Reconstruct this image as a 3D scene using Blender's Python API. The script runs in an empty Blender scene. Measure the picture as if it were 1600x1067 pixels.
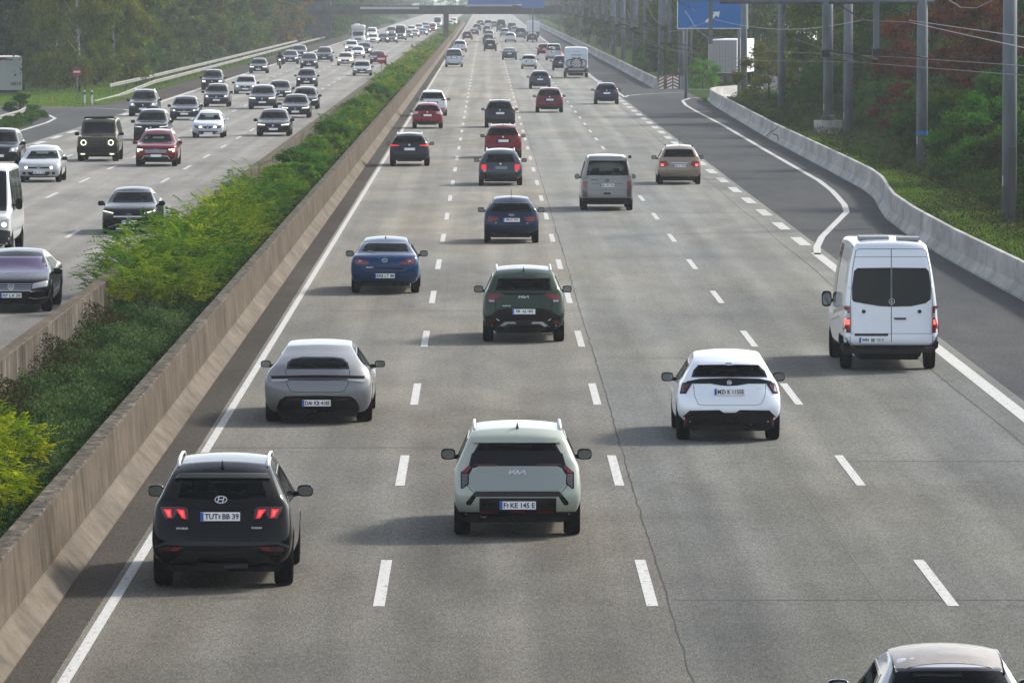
import bpy, bmesh, math, random
import numpy as np
from mathutils import Vector, Matrix
from mathutils.bvhtree import BVHTree
R = math.radians
S = bpy.context.scene
COL = S.collection
random.seed(7); rng = np.random.default_rng(7)

# ------------------------------------------------------------------ camera, sky, sun, exposure
CAM_H = 7.8; F = 8944.0; HZ = -8.0; VX = 759.0        # lens in photo pixels, horizon row, column of the road's vanishing point
cam_d = bpy.data.cameras.new('camera'); cam = bpy.data.objects.new('camera', cam_d); COL.objects.link(cam)
cam_d.sensor_width = 36; cam_d.lens = 36 * F / 1600; cam_d.clip_start = 1; cam_d.clip_end = 12000
cam.location = (0, 0, CAM_H)
pitch = math.atan((533.5 - HZ) / F); yaw = math.atan((800 - VX) / F)
cam.rotation_euler = (math.pi / 2 - pitch, 0, -yaw)
S.camera = cam
SUN_EL = 35; SUN_AZ = 57           # degrees, azimuth clockwise from +Y (road direction) towards +X
w = bpy.data.worlds.new("World"); S.world = w; w.use_nodes = True
nt = w.node_tree; bg = nt.nodes['Background']
sky = nt.nodes.new('ShaderNodeTexSky'); sky.sky_type = 'NISHITA'; sky.sun_disc = False
sky.sun_elevation = R(SUN_EL); sky.sun_rotation = R(SUN_AZ); sky.air_density = 1.0; sky.dust_density = 1.6; sky.ozone_density = 1.0
hs = nt.nodes.new('ShaderNodeHueSaturation'); hs.inputs['Saturation'].default_value = 0.5     # hazy white autumn sky
nt.links.new(sky.outputs[0], hs.inputs['Color']); nt.links.new(hs.outputs[0], bg.inputs[0]); bg.inputs[1].default_value = 0.15
sun_d = bpy.data.lights.new('sun', 'SUN'); sun = bpy.data.objects.new('sun', sun_d); COL.objects.link(sun)
sun_d.energy = 2.8; sun_d.angle = R(7.0); sun_d.color = (1.0, 0.93, 0.83)
_d = Vector((math.sin(R(SUN_AZ)) * math.cos(R(SUN_EL)), math.cos(R(SUN_AZ)) * math.cos(R(SUN_EL)), math.sin(R(SUN_EL))))
sun.rotation_euler = _d.to_track_quat('Z', 'Y').to_euler(); sun.location = (60, 60, 60)
S.view_settings.view_transform = 'Standard'; S.view_settings.look = 'None'; S.view_settings.gamma = 1
S.view_settings.exposure = 0.93
S.cycles.max_bounces = 8; S.cycles.transparent_max_bounces = 24; S.cycles.volume_bounces = 2
S.cycles.volume_step_rate = 4; S.cycles.volume_max_steps = 64
HAZE = 0.00014

def gx(px, py): return (px - VX) / (py - HZ) * CAM_H          # photo pixel on the ground -> metres
def gy(py): return F * CAM_H / (py - HZ)

# ------------------------------------------------------------------ materials
M = {}
def mat(name, col, rough=0.6, metal=0.0, coat=0.0, emit=None, es=1.0, spec=0.5, alpha=None):
    m = bpy.data.materials.new(name); m.use_nodes = True; b = m.node_tree.nodes['Principled BSDF']
    b.inputs['Base Color'].default_value = (*col, 1); b.inputs['Roughness'].default_value = rough
    b.inputs['Metallic'].default_value = metal; b.inputs['Coat Weight'].default_value = coat
    b.inputs['Coat Roughness'].default_value = 0.06; b.inputs['Coat IOR'].default_value = 1.25; b.inputs['Specular IOR Level'].default_value = spec
    if emit: b.inputs['Emission Color'].default_value = (*emit, 1); b.inputs['Emission Strength'].default_value = es
    M[name] = m; return m
def nodes(m): return m.node_tree.nodes, m.node_tree.links, m.node_tree.nodes['Principled BSDF']
def noise(m, scale, coord='Object', detail=4, sc=(1, 1, 1), rough=0.55, dist=0.0):
    n, l, b = nodes(m)
    tc = n.new('ShaderNodeTexCoord'); mp = n.new('ShaderNodeMapping'); mp.inputs['Scale'].default_value = sc
    t = n.new('ShaderNodeTexNoise'); t.inputs['Scale'].default_value = scale; t.inputs['Detail'].default_value = detail
    t.inputs['Roughness'].default_value = rough; t.inputs['Distortion'].default_value = dist
    l.new(tc.outputs[coord], mp.inputs[0]); l.new(mp.outputs[0], t.inputs['Vector']); return t.outputs['Fac']
def ramp(m, fac, stops):
    n, l, b = nodes(m); r = n.new('ShaderNodeValToRGB'); l.new(fac, r.inputs[0])
    e = r.color_ramp.elements
    while len(e) < len(stops): e.new(0.5)
    for i, (p, c) in enumerate(stops):
        e[i].position = p; e[i].color = (c, c, c, 1) if isinstance(c, (int, float)) else (*c, 1)
    return r.outputs[0]
def mix(m, a, bb, fac, mode='MIX'):
    n, l, b = nodes(m); x = n.new('ShaderNodeMix'); x.data_type = 'RGBA'; x.blend_type = mode
    for inp, v in ((x.inputs[0], fac), (x.inputs[6], a), (x.inputs[7], bb)):
        if isinstance(v, (int, float)): inp.default_value = v
        elif isinstance(v, tuple): inp.default_value = (*v, 1)
        else: l.new(v, inp)
    return x.outputs[2]
def math_(m, op, a, b_=0.0, c=0.0):
    n, l, b = nodes(m); x = n.new('ShaderNodeMath'); x.operation = op
    for i, v in enumerate((a, b_, c)):
        if isinstance(v, (int, float)): x.inputs[i].default_value = v
        else: l.new(v, x.inputs[i])
    return x.outputs[0]
def axis(m, k, coord='Object'):
    n, l, b = nodes(m); tc = n.new('ShaderNodeTexCoord'); s = n.new('ShaderNodeSeparateXYZ'); l.new(tc.outputs[coord], s.inputs[0]); return s.outputs[k]
def setc(m, c): nodes(m)[1].new(c, nodes(m)[2].inputs['Base Color'])
def bump(m, h, dist=0.01, st=0.5):
    n, l, b = nodes(m); x = n.new('ShaderNodeBump'); x.inputs['Distance'].default_value = dist; x.inputs['Strength'].default_value = st
    l.new(h, x.inputs['Height']); l.new(x.outputs[0], b.inputs['Normal'])

# car paint: the colour is each body's own object colour
pm = mat('car_paint', (.5, .5, .5), 0.32, 0.25, 1.0, spec=.02)
n, l, b = nodes(pm); oi = n.new('ShaderNodeObjectInfo')
dirt = ramp(pm, noise(pm, 3.0, detail=6), [(0.40, 0.0), (0.85, 0.012)])
c1 = mix(pm, oi.outputs['Color'], (.17, .155, .13), dirt)
geo = n.new('ShaderNodeNewGeometry')
setc(pm, mix(pm, c1, (.02, .02, .022), geo.outputs['Backfacing']))
l.new(ramp(pm, noise(pm, 6.0, detail=5), [(0.3, .30), (0.8, .46)]), b.inputs['Roughness'])
b.inputs['Coat Roughness'].default_value = 0.07; b.inputs['Coat IOR'].default_value = 1.28
mat('black_plastic', (.018, .018, .02), 0.7, spec=.05)
setc(M['black_plastic'], ramp(M['black_plastic'], noise(M['black_plastic'], 5, detail=6), [(.3, (.008, .008, .009)), (.8, (.020, .020, .019))]))
mat('grey_plastic', (.035, .037, .040), 0.6, spec=.15); mat('dark_grey_trim', (.016, .017, .018), 0.5, spec=.15)
mat('gloss_black', (.004, .004, .005), 0.12, 0, .7, spec=.15); mat('silver', (.62, .63, .64), 0.3, .35); mat('chrome', (.6, .6, .6), 0.15, 1.0)
mat('tyre', (.016, .016, .017), 0.95, spec=.01); setc(M['tyre'], ramp(M['tyre'], noise(M['tyre'], 14, detail=5), [(.35, (.004, .004, .0045)), (.8, (.012, .0115, .011))]))
mat('rim', (.30, .31, .32), 0.35, .8); mat('rim_dark', (.03, .03, .032), 0.4, .4)
mat('plate', (.80, .81, .82), 0.45); mat('plate_blue', (.01, .07, .42), 0.4); mat('plate_text', (.012, .012, .014), 0.5)
mat('lamp_red', (.16, .006, .010), 0.15, 0, .8); mat('lamp_darkred', (.055, .006, .01), 0.12, 0, 1.0)
mat('lamp_clear', (.35, .36, .38), 0.12, 0, 1.0); mat('lamp_smoke', (.07, .05, .055), 0.12, 0, 1.0)
mat('lamp_on_red', (.5, .01, .02), 0.3, emit=(1, .02, .035), es=.32)
mat('lamp_on_hot', (.8, .1, .1), 0.3, emit=(1, .10, .06), es=1.0)
mat('headlight_on', (.9, .9, .8), 0.3, emit=(1, .95, .78), es=1.5)
mat('headlight_warm', (.9, .85, .7), 0.3, emit=(1, .84, .52), es=1.3)
mat('led_on', (.9, .9, .7), 0.3, emit=(.97, 1, .66), es=.9)
mat('seat_fabric', (.012, .012, .013), 0.9, spec=.1); mat('seat_grey', (.09, .095, .10), 0.8); mat('interior_dark', (.008, .008, .009), 0.9, spec=.1)
mat('mirror_glass', (.30, .34, .38), 0.08, 1.0)
mat('white_paint', (.58, .60, .61), 0.5, 0, .3)
def glass_mat(name, tint, refl=1.0):
    m = bpy.data.materials.new(name); m.use_nodes = True; t = m.node_tree; t.nodes.clear()
    o = t.nodes.new('ShaderNodeOutputMaterial'); a = t.nodes.new('ShaderNodeBsdfTransparent'); g = t.nodes.new('ShaderNodeBsdfGlossy')
    fr = t.nodes.new('ShaderNodeFresnel'); fr.inputs[0].default_value = 1.3; mx = t.nodes.new('ShaderNodeMixShader')
    a.inputs[0].default_value = (*tint, 1); g.inputs['Roughness'].default_value = 0.04; g.inputs[0].default_value = (refl * .38, refl * .41, refl * .43, 1)
    t.links.new(fr.outputs[0], mx.inputs[0]); t.links.new(a.outputs[0], mx.inputs[1]); t.links.new(g.outputs[0], mx.inputs[2]); t.links.new(mx.outputs[0], o.inputs[0])
    M[name] = m
glass_mat('glass_tint', (.58, .66, .64)); glass_mat('glass_privacy', (.14, .155, .16)); glass_mat('glass_clear', (.82, .88, .85))
glass_mat('glass_purple', (.30, .20, .42))
mat('glass_far', (.006, .009, .010), 0.08, 0, .7, spec=.1)
mat('glass_front_purple', (.035, .015, .07), 0.10, 0, .6)

# roads
def road_mat(name, base, warm, streak=True):
    base, warm = tuple(v * .72 for v in base), tuple(v * .72 for v in warm)
    m = mat(name, base, 0.9, spec=.03)
    x = axis(m, 0)
    big = noise(m, 0.16, sc=(1.6, .22, 1), detail=6)
    grain = noise(m, 1.0, sc=(46, 5.0, 1), detail=3, rough=.8)
    agg = noise(m, 1.0, sc=(14, 2.4, 1), detail=4, rough=.75)
    mid = noise(m, 1.0, sc=(1.1, .22, 1), detail=7, rough=.62)
    c = ramp(m, big, [(.36, base), (.64, warm)])
    if name == 'road_concrete':                           # two paving batches either side of the tar seam
        c = mix(m, c, mix(m, c, (.98, 1.03, 1.08), 1.0, 'MULTIPLY'), math_(m, 'GREATER_THAN', x, 2.34))
    if streak:                                            # paler with distance: haze and grazing sheen painted into the road colour
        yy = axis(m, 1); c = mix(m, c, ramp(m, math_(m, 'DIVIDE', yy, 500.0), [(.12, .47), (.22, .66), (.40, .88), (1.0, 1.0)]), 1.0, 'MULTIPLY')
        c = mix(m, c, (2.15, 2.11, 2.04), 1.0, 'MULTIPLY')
    c = mix(m, c, ramp(m, mid, [(.3, .86), (.7, 1.12)]), 1.0, 'MULTIPLY')
    c = mix(m, c, ramp(m, grain, [(.30, .56), (.5, 1.0), (.70, 1.5)]), 1.0, 'MULTIPLY')
    c = mix(m, c, ramp(m, agg, [(.30, .78), (.70, 1.22)]), 1.0, 'MULTIPLY')
    if streak:                                            # worn wheel paths and oil strip: bands along each lane
        band = math_(m, 'SINE', math_(m, 'MULTIPLY_ADD', x, 3.6, .6))
        lng = noise(m, .35, sc=(4, .05, 1), detail=5)
        c = mix(m, c, ramp(m, band, [(0.0, .92), (1.0, 1.06)]), 1.0, 'MULTIPLY')
        c = mix(m, c, ramp(m, lng, [(.3, .84), (.7, 1.10)]), 1.0, 'MULTIPLY')
        tr = noise(m, 1.0, sc=(.22, .055, 1), detail=4)
        c = mix(m, c, ramp(m, tr, [(.36, .84), (.50, 1.0), (.62, 1.05)]), 1.0, 'MULTIPLY')
        sk = noise(m, 1.0, sc=(1.1, .75, 1), detail=3)      # short skid and patch marks
        c = mix(m, c, ramp(m, sk, [(.27, .80), (.33, 1.0)]), 1.0, 'MULTIPLY')
    setc(m, c); bump(m, agg, .004, .35); return m
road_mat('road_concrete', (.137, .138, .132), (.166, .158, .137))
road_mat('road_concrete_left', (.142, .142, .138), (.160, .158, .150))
road_mat('asphalt_dark', (.080, .084, .088), (.102, .104, .105), False)
road_mat('asphalt_brown', (.060, .052, .045), (.088, .078, .066), False)
mk = mat('road_paint', (.66, .67, .66), 0.9, spec=.05)
setc(mk, mix(mk, ramp(mk, noise(mk, 1.0, sc=(14, 3.5, 1), detail=7, rough=.75), [(.33, (.15, .15, .14)), (.44, (.42, .425, .41)), (.8, (.54, .545, .53))]),
    ramp(mk, noise(mk, 60, detail=2), [(.3, .86), (.7, 1.06)]), 1.0, 'MULTIPLY'))
mat('seam_tar', (.070, .066, .060), 0.9, spec=.02)
mat('seam_faint', (.095, .093, .090), 0.9, spec=.02); mat('scratch_light', (.20, .20, .19), .8, spec=.05)
def concrete(name, a, b_, c_, streak=9.0):
    a, b_, c_ = (tuple(v * (1.0 if 'barrier' in name else .66) for v in q) for q in (a, b_, c_))
    m = mat(name, a, 0.95, spec=.04)
    st = noise(m, 1.0, sc=(streak, streak * .55, .7), detail=8, rough=.72, dist=.35)
    bl = noise(m, 1.0, sc=(.7, .30, .9), detail=8, rough=.7)
    fi = noise(m, 30, detail=3)
    c = ramp(m, st, [(.32, a), (.5, b_), (.68, c_)])
    c = mix(m, c, ramp(m, bl, [(.3, .66), (.7, 1.22)]), 1.0, 'MULTIPLY')
    c = mix(m, c, ramp(m, fi, [(.3, .88), (.7, 1.10)]), 1.0, 'MULTIPLY')
    setc(m, c); bump(m, fi, .01, .5); return m
concrete('wall_concrete', (.082, .066, .050), (.145, .119, .092), (.19, .160, .126), 5.0)
concrete('wall_foot', (.14, .118, .094), (.20, .172, .138), (.24, .208, .17), 2.0)
concrete('wall_mossy', (.030, .026, .020), (.115, .10, .080), (.27, .245, .205), 6.0)
concrete('barrier_concrete', (.33, .325, .31), (.39, .385, .37), (.43, .425, .41), 1.2)
m_ = M['barrier_concrete']; oi_ = m_.node_tree.nodes.new('ShaderNodeObjectInfo'); old = m_.node_tree.nodes['Principled BSDF'].inputs['Base Color'].links[0].from_socket
setc(m_, mix(m_, old, ramp(m_, oi_.outputs['Random'], [(0, .84), (1, 1.10)]), 1.0, 'MULTIPLY'))
concrete('bridge_concrete', (.09, .10, .11), (.12, .13, .14), (.15, .16, .165), .5)
mat('bridge_pale', (.40, .42, .42), .8); mat('bridge_blue', (.06, .13, .34), .7)
g_ = mat('galvanised', (.30, .34, .38), 0.55, .2, spec=.2)
setc(g_, ramp(g_, noise(g_, 2.5, sc=(1, 1, .25), detail=6), [(.3, (.085, .10, .118)), (.7, (.155, .178, .20))]))
ra = mat('rail_steel', (.42, .42, .40), .6, .3, spec=.2)
setc(ra, ramp(ra, noise(ra, 1.2, detail=5), [(.3, (.12, .115, .10)), (.7, (.27, .26, .245))]))
mat('post_dark', (.06, .06, .06), .6, .3); mat('wire_dark', (.025, .025, .025), .5, .3); mat('wire_pale', (.24, .25, .25), .5, .2)
mat('sign_blue', (.0, .125, .40), .45, spec=.3); mat('sign_white', (.66, .67, .67), .5); mat('sign_red', (.30, .012, .02), .5); mat('sign_grey', (.22, .23, .24), .6)
mat('truck_white', (.62, .64, .67), .5); mat('truck_grey', (.30, .30, .30), .55); mat('truck_dark', (.03, .03, .035), .7)
mat('logo_pink', (.45, .05, .09), .5); mat('post_orange', (.45, .14, .03), .6)
gr = mat('grass_ground', (.06, .10, .02), .95, spec=.01)
setc(gr, mix(gr, ramp(gr, noise(gr, .12, detail=6), [(.3, (.020, .030, .007)), (.55, (.030, .058, .009)), (.75, (.040, .070, .011))]),
    ramp(gr, noise(gr, 3, detail=5), [(.3, .7), (.7, 1.3)]), 1.0, 'MULTIPLY'))
ear = mat('soil', (.045, .036, .026), .95, spec=.02)
setc(ear, ramp(ear, noise(ear, 2, detail=6), [(.3, (.012, .010, .007)), (.7, (.035, .028, .020))]))
br = mat('bark', (.06, .05, .04), .9); setc(br, ramp(br, noise(br, 4, sc=(1, 1, .2), detail=6), [(.3, (.010, .009, .007)), (.7, (.030, .026, .020))]))
bb = mat('birch_bark', (.4, .4, .37), .8); setc(bb, ramp(bb, noise(bb, 2.2, sc=(1, 1, 1.4), detail=5), [(.40, (.03, .03, .027)), (.52, (.30, .295, .27)), (.8, (.38, .37, .35))]))
mat('twig', (.030, .022, .013), .9)
def leaf_mat(name, cols, scale=1.6, use_obj=False, tr=.35):
    f_ = {'ailanthus_leaf': .82, 'yellow_leaf': .85, 'cover_leaf': .95, 'tree_leaf': .80, 'bush_leaf': .80, 'under_leaf': .85, 'lawn_leaf': 1.35, 'dry_leaf': .7}.get(name, .6)
    cols = [(r_ * f_, g_ * f_ * 1.08, b_ * f_ * .75) for r_, g_, b_ in cols]
    m = bpy.data.materials.new(name); m.use_nodes = True; b = m.node_tree.nodes['Principled BSDF']; M[name] = m
    b.inputs['Roughness'].default_value = .7; b.inputs['Specular IOR Level'].default_value = .02
    fac = math_(m, 'ADD', math_(m, 'MULTIPLY', noise(m, scale, detail=3), .55), math_(m, 'MULTIPLY', noise(m, scale * 14, detail=1), .45))
    k = len(cols); c = ramp(m, fac, [(.33 + .34 * i / (k - 1), cc) for i, cc in enumerate(cols)])
    n, l, _ = nodes(m)
    if use_obj:
        oi = n.new('ShaderNodeObjectInfo'); c = mix(m, c, oi.outputs['Color'], 1.0, 'MULTIPLY')
    l.new(c, b.inputs['Base Color'])
    t = n.new('ShaderNodeBsdfTranslucent'); l.new(c, t.inputs[0]); mx = n.new('ShaderNodeMixShader'); mx.inputs[0].default_value = tr
    o = n['Material Output']; l.new(b.outputs[0], mx.inputs[1]); l.new(t.outputs[0], mx.inputs[2]); l.new(mx.outputs[0], o.inputs[0])
leaf_mat('ailanthus_leaf', [(.028, .085, .022), (.085, .175, .024), (.22, .29, .022), (.44, .42, .020)], .9, True, .4)
leaf_mat('cover_leaf', [(.014, .032, .016), (.050, .092, .040), (.165, .22, .115)], 1.2, False, .25)
leaf_mat('yellow_leaf', [(.16, .22, .02), (.34, .36, .02), (.45, .34, .02)], 1.5, False, .4)
leaf_mat('tree_leaf', [(.028, .066, .016), (.068, .122, .026), (.150, .185, .036)], .45, True, .25)
leaf_mat('bush_leaf', [(.020, .055, .014), (.045, .105, .022), (.095, .155, .030)], .8, True, .25)
leaf_mat('lawn_leaf', [(.045, .075, .020), (.085, .140, .026), (.16, .19, .05)], .55, False, .3)
leaf_mat('under_leaf', [(.014, .036, .011), (.032, .070, .018), (.070, .095, .024)], .5, False, .25)
leaf_mat('dry_leaf', [(.030, .025, .017), (.060, .050, .030), (.10, .085, .045)], 2, False, .2)

# ------------------------------------------------------------------ object helpers
def tag(o, label=None, cat=None, group=None, kind=None):
    if label: o['label'] = label
    if cat: o['category'] = cat
    if group: o['group'] = group
    if kind: o['kind'] = kind
    return o
def empty(name, loc=(0, 0, 0), rz=0):
    o = bpy.data.objects.new(name, None); COL.objects.link(o); o.location = loc; o.rotation_euler = (0, 0, rz); o.empty_display_size = .3; return o
def link(name, me, parent=None):
    o = bpy.data.objects.new(name, me); COL.objects.link(o)
    if parent: o.parent = parent
    return o
def copy_tree(o, parent=None):
    c = o.copy(); COL.objects.link(c); c.parent = parent
    for ch in list(o.children): copy_tree(ch, c)
    return c
class MB:
    def __init__(s): s.v = []; s.f = []; s.m = []; s.sm = []
    def add(s, vs, fs, mi=0, smooth=False):
        k = len(s.v); s.v += [tuple(v) for v in vs]; s.f += [tuple(i + k for i in f) for f in fs]; s.m += [mi] * len(fs); s.sm += [smooth] * len(fs); return s
    def box(s, c, d, mi=0, rz=0, taper=1.0, M4=None):
        x, y, z = d[0] / 2, d[1] / 2, d[2] / 2; cr, sr = math.cos(rz), math.sin(rz); vs = []
        for (a, b_, e) in ((-1, -1, -1), (1, -1, -1), (1, 1, -1), (-1, 1, -1), (-1, -1, 1), (1, -1, 1), (1, 1, 1), (-1, 1, 1)):
            t = taper if e > 0 else 1; px, py = a * x * t, b_ * y * t
            v = Vector((px * cr - py * sr, px * sr + py * cr, e * z))
            if M4: v = M4 @ v
            vs.append((v.x + c[0], v.y + c[1], v.z + c[2]))
        return s.add(vs, [(0, 3, 2, 1), (4, 5, 6, 7), (0, 1, 5, 4), (1, 2, 6, 5), (2, 3, 7, 6), (3, 0, 4, 7)], mi)
    def rbox(s, c, d, e=.35, mi=0):      # rounded block (superellipsoid), smooth
        N = 12; L = 8; vs = []; fs = []
        for i in range(L + 1):
            ph = -math.pi / 2 + math.pi * i / L
            for j in range(N):
                th = 2 * math.pi * (j + .5) / N
                pw = lambda t: math.copysign(abs(t) ** e, t)
                vs.append((c[0] + d[0] / 2 * pw(math.cos(ph)) * pw(math.cos(th)), c[1] + d[1] / 2 * pw(math.cos(ph)) * pw(math.sin(th)), c[2] + d[2] / 2 * pw(math.sin(ph))))
        for i in range(L):
            for j in range(N): fs.append((i * N + j, i * N + (j + 1) % N, (i + 1) * N + (j + 1) % N, (i + 1) * N + j))
        return s.add(vs, fs, mi, True)
    def tube(s, pts, r, n=8, mi=0, cap=True, smooth=True):
        P = [Vector(p) for p in pts]; k0 = []; vs = []; fs = []
        rr = r if isinstance(r, (list, tuple)) else [r] * len(P)
        for i, p in enumerate(P):
            d = (P[min(i + 1, len(P) - 1)] - P[max(i - 1, 0)]).normalized()
            a = d.cross(Vector((0, 0, 1)) if abs(d.z) < .9 else Vector((1, 0, 0))).normalized(); bq = d.cross(a)
            for j in range(n):
                t = 2 * math.pi * j / n; vs.append(p + (a * math.cos(t) + bq * math.sin(t)) * rr[i])
        for i in range(len(P) - 1):
            for j in range(n): fs.append((i * n + j, (i + 1) * n + j, (i + 1) * n + (j + 1) % n, i * n + (j + 1) % n))
        s.add(vs, fs, mi, smooth)
        if cap:
            k = len(s.v) - len(vs); s.f += [tuple(k + j for j in range(n)), tuple(k + (len(P) - 1) * n + j for j in reversed(range(n)))]; s.m += [mi] * 2; s.sm += [False] * 2
        return s
    def sweep(s, prof, path, mi=0, cap=True, mis=None):   # prof: (offset right, z); path: (x,y[,z])
        n = len(prof); vs = []; fs = []; P = [Vector((p[0], p[1])) for p in path]
        for i, p in enumerate(P):
            d = (P[min(i + 1, len(P) - 1)] - P[max(i - 1, 0)]).normalized(); nr = Vector((d.y, -d.x))
            zz = path[i][2] if len(path[i]) > 2 else 0
            for (o, z) in prof: q = p + nr * o; vs.append((q.x, q.y, z + zz))
        mm = []
        for i in range(len(P) - 1):
            for j in range(n): fs.append((i * n + j, i * n + (j + 1) % n, (i + 1) * n + (j + 1) % n, (i + 1) * n + j)); mm.append(mis[j] if mis else mi)
        k = len(s.v); s.add(vs, fs, mi)
        s.m[-len(fs):] = mm
        if cap: s.f += [tuple(k + j for j in reversed(range(n))), tuple(k + (len(P) - 1) * n + j for j in range(n))]; s.m += [mi] * 2; s.sm += [False] * 2
        return s
    def mesh(s, name, mats):
        me = bpy.data.meshes.new(name); me.from_pydata(s.v, [], s.f)
        for m in (mats if isinstance(mats, (list, tuple)) else [mats]): me.materials.append(M[m] if isinstance(m, str) else m)
        me.polygons.foreach_set('material_index', s.m); me.polygons.foreach_set('use_smooth', s.sm); me.update(); return me
    def build(s, name, mats, parent=None): return link(name, s.mesh(name, mats), parent)
_fc = {}
def text_geo(txt, h, mi=0, font_sx=1.0):
    key = (txt, font_sx)
    if key not in _fc:
        cu = bpy.data.curves.new('t', 'FONT'); cu.body = txt; cu.size = 1; cu.align_x = 'CENTER'; cu.align_y = 'CENTER'; cu.offset = .028; cu.resolution_u = 2
        o = bpy.data.objects.new('t', cu); COL.objects.link(o); dg = bpy.context.evaluated_depsgraph_get()
        me = bpy.data.meshes.new_from_object(o.evaluated_get(dg)); bpy.data.objects.remove(o)
        _fc[key] = ([tuple(v.co) for v in me.vertices], [tuple(p.vertices) for p in me.polygons]); bpy.data.meshes.remove(me); bpy.data.curves.remove(cu)
    vs, fs = _fc[key]
    x0 = min(v[0] for v in vs); x1 = max(v[0] for v in vs); y0 = min(v[1] for v in vs); y1 = max(v[1] for v in vs)
    k = h / max(y1 - y0, 1e-6)
    return [((v[0] - (x0 + x1) / 2) * k * font_sx, (v[1] - (y0 + y1) / 2) * k) for v in vs], fs, (x1 - x0) * k * font_sx
# ------------------------------------------------------------------ vehicle building
from mathutils.geometry import tessellate_polygon
def lerp(a, b_, t): return a + (b_ - a) * t
def resample(pts, n):
    P = [np.array(p, float) for p in pts]; d = [0]
    for i in range(1, len(P)): d.append(d[-1] + math.hypot(P[i][0] - P[i - 1][0], P[i][1] - P[i - 1][1]))
    out = []
    for k in range(n):
        s = d[-1] * k / (n - 1); i = 1
        while i < len(P) - 1 and d[i] < s: i += 1
        out.append(P[i - 1] + (P[i] - P[i - 1]) * ((s - d[i - 1]) / max(d[i] - d[i - 1], 1e-9)))
    return out
# profiles from bottom to belt and from belt to roof: (z, inset from the end, half width as a fraction)
def profile(kind, L, W, H, g):
    zb = g.get('zb', .28); bz = g.get('belt', H * .64); hz = g.get('hood', bz - .20); rx = g.get('roofx', .66)
    gi = g.get('rake', .45); wx = g.get('shx', .93)
    if kind in ('hatch', 'suv', 'estate'):
        rl = [(zb, .20, .78), (zb + .12, .07, .88), (.5, .0, .95), (.66, .015, .975), (.85, .07, .965), (bz, .15, wx)]
        ru = [(bz, .15, wx), (bz + .08, .19, wx - .07), (lerp(bz, H, .5), .15 + gi * .45, (wx - .08 + rx) / 2 + .03), (H - .13, gi + .02, rx + .055), (H - .045, gi + .24, rx)]
    elif kind == 'sedan':
        dk = g.get('deck', .55); rl = [(zb, .2, .80), (zb + .12, .06, .88), (.5, 0, .94), (.66, .01, .96), (.85, .03, .95), (bz - .02, .06, wx)]
        ru = [(bz - .02, .06, wx), (bz + .04, .12, wx - .03), (bz + .07, dk, wx - .09), (lerp(bz, H, .62), dk + .42, rx + .08), (H - .05, dk + .85, rx)]
    elif kind in ('van', 'box'):
        rl = [(zb, .12, .88), (zb + .12, .03, .94), (.55, .0, .965), (.8, .02, .975), (bz, .05, .965)]
        ru = [(bz, .05, .965), (lerp(bz, H, .5), .10, lerp(.96, rx, .45)), (H - .12, .18, rx + .03), (H - .03, .24, rx)]
    fi = g.get('nose', .12)
    if kind == 'van':
        fl = [(.22, .14, .84), (.34, .04, .90), (.55, .0, .92), (.8, .06, .93), (hz, .16, .92)]
        fu = [(hz, .16, .92), (hz + .12, .50, .90), (hz + .22, .72, .88), (lerp(hz + .22, H, .6), 1.12, lerp(.88, rx, .6)), (H - .06, g.get('wsh', 1.6), rx)]
    elif kind == 'box':
        fl = [(.3, .12, .88), (.45, .03, .95), (.7, .0, .96), (.95, .01, .96), (hz, .02, .95)]
        fu = [(hz, .02, .95), (hz + .06, .30, .90), (hz + .08, 1.0, .86), (H - .16, 1.32, rx + .03), (H - .05, 1.5, rx)]
    else:
        cw = g.get('cowl', 1.15); wh = g.get('wsh', 1.95)
        fl = [(.20, .22, .78), (.30, .08, .86), (.48, .0, .90), (.62, .02, .92), (hz, fi, .91)]
        fu = [(hz, fi, .91), (hz + .07, .42, .90), (bz - .02, cw, .86), (lerp(bz, H, .55), lerp(cw, wh, .55), lerp(.86, rx, .55)), (H - .06, wh, rx)]
    return rl, ru, fl, fu
def half_at(pts, z):
    for i in range(1, len(pts)):
        if pts[i][0] >= z: 
            a, b_ = pts[i - 1], pts[i]; t = (z - a[0]) / max(b_[0] - a[0], 1e-6); return lerp(a[2], b_[2], t), lerp(a[1], b_[1], t)
    return pts[-1][2], pts[-1][1]
class Car: pass
def wheel_pos(sp): return sp.get('ya', .85), sp['L'] - sp.get('yb', .86)
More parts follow.
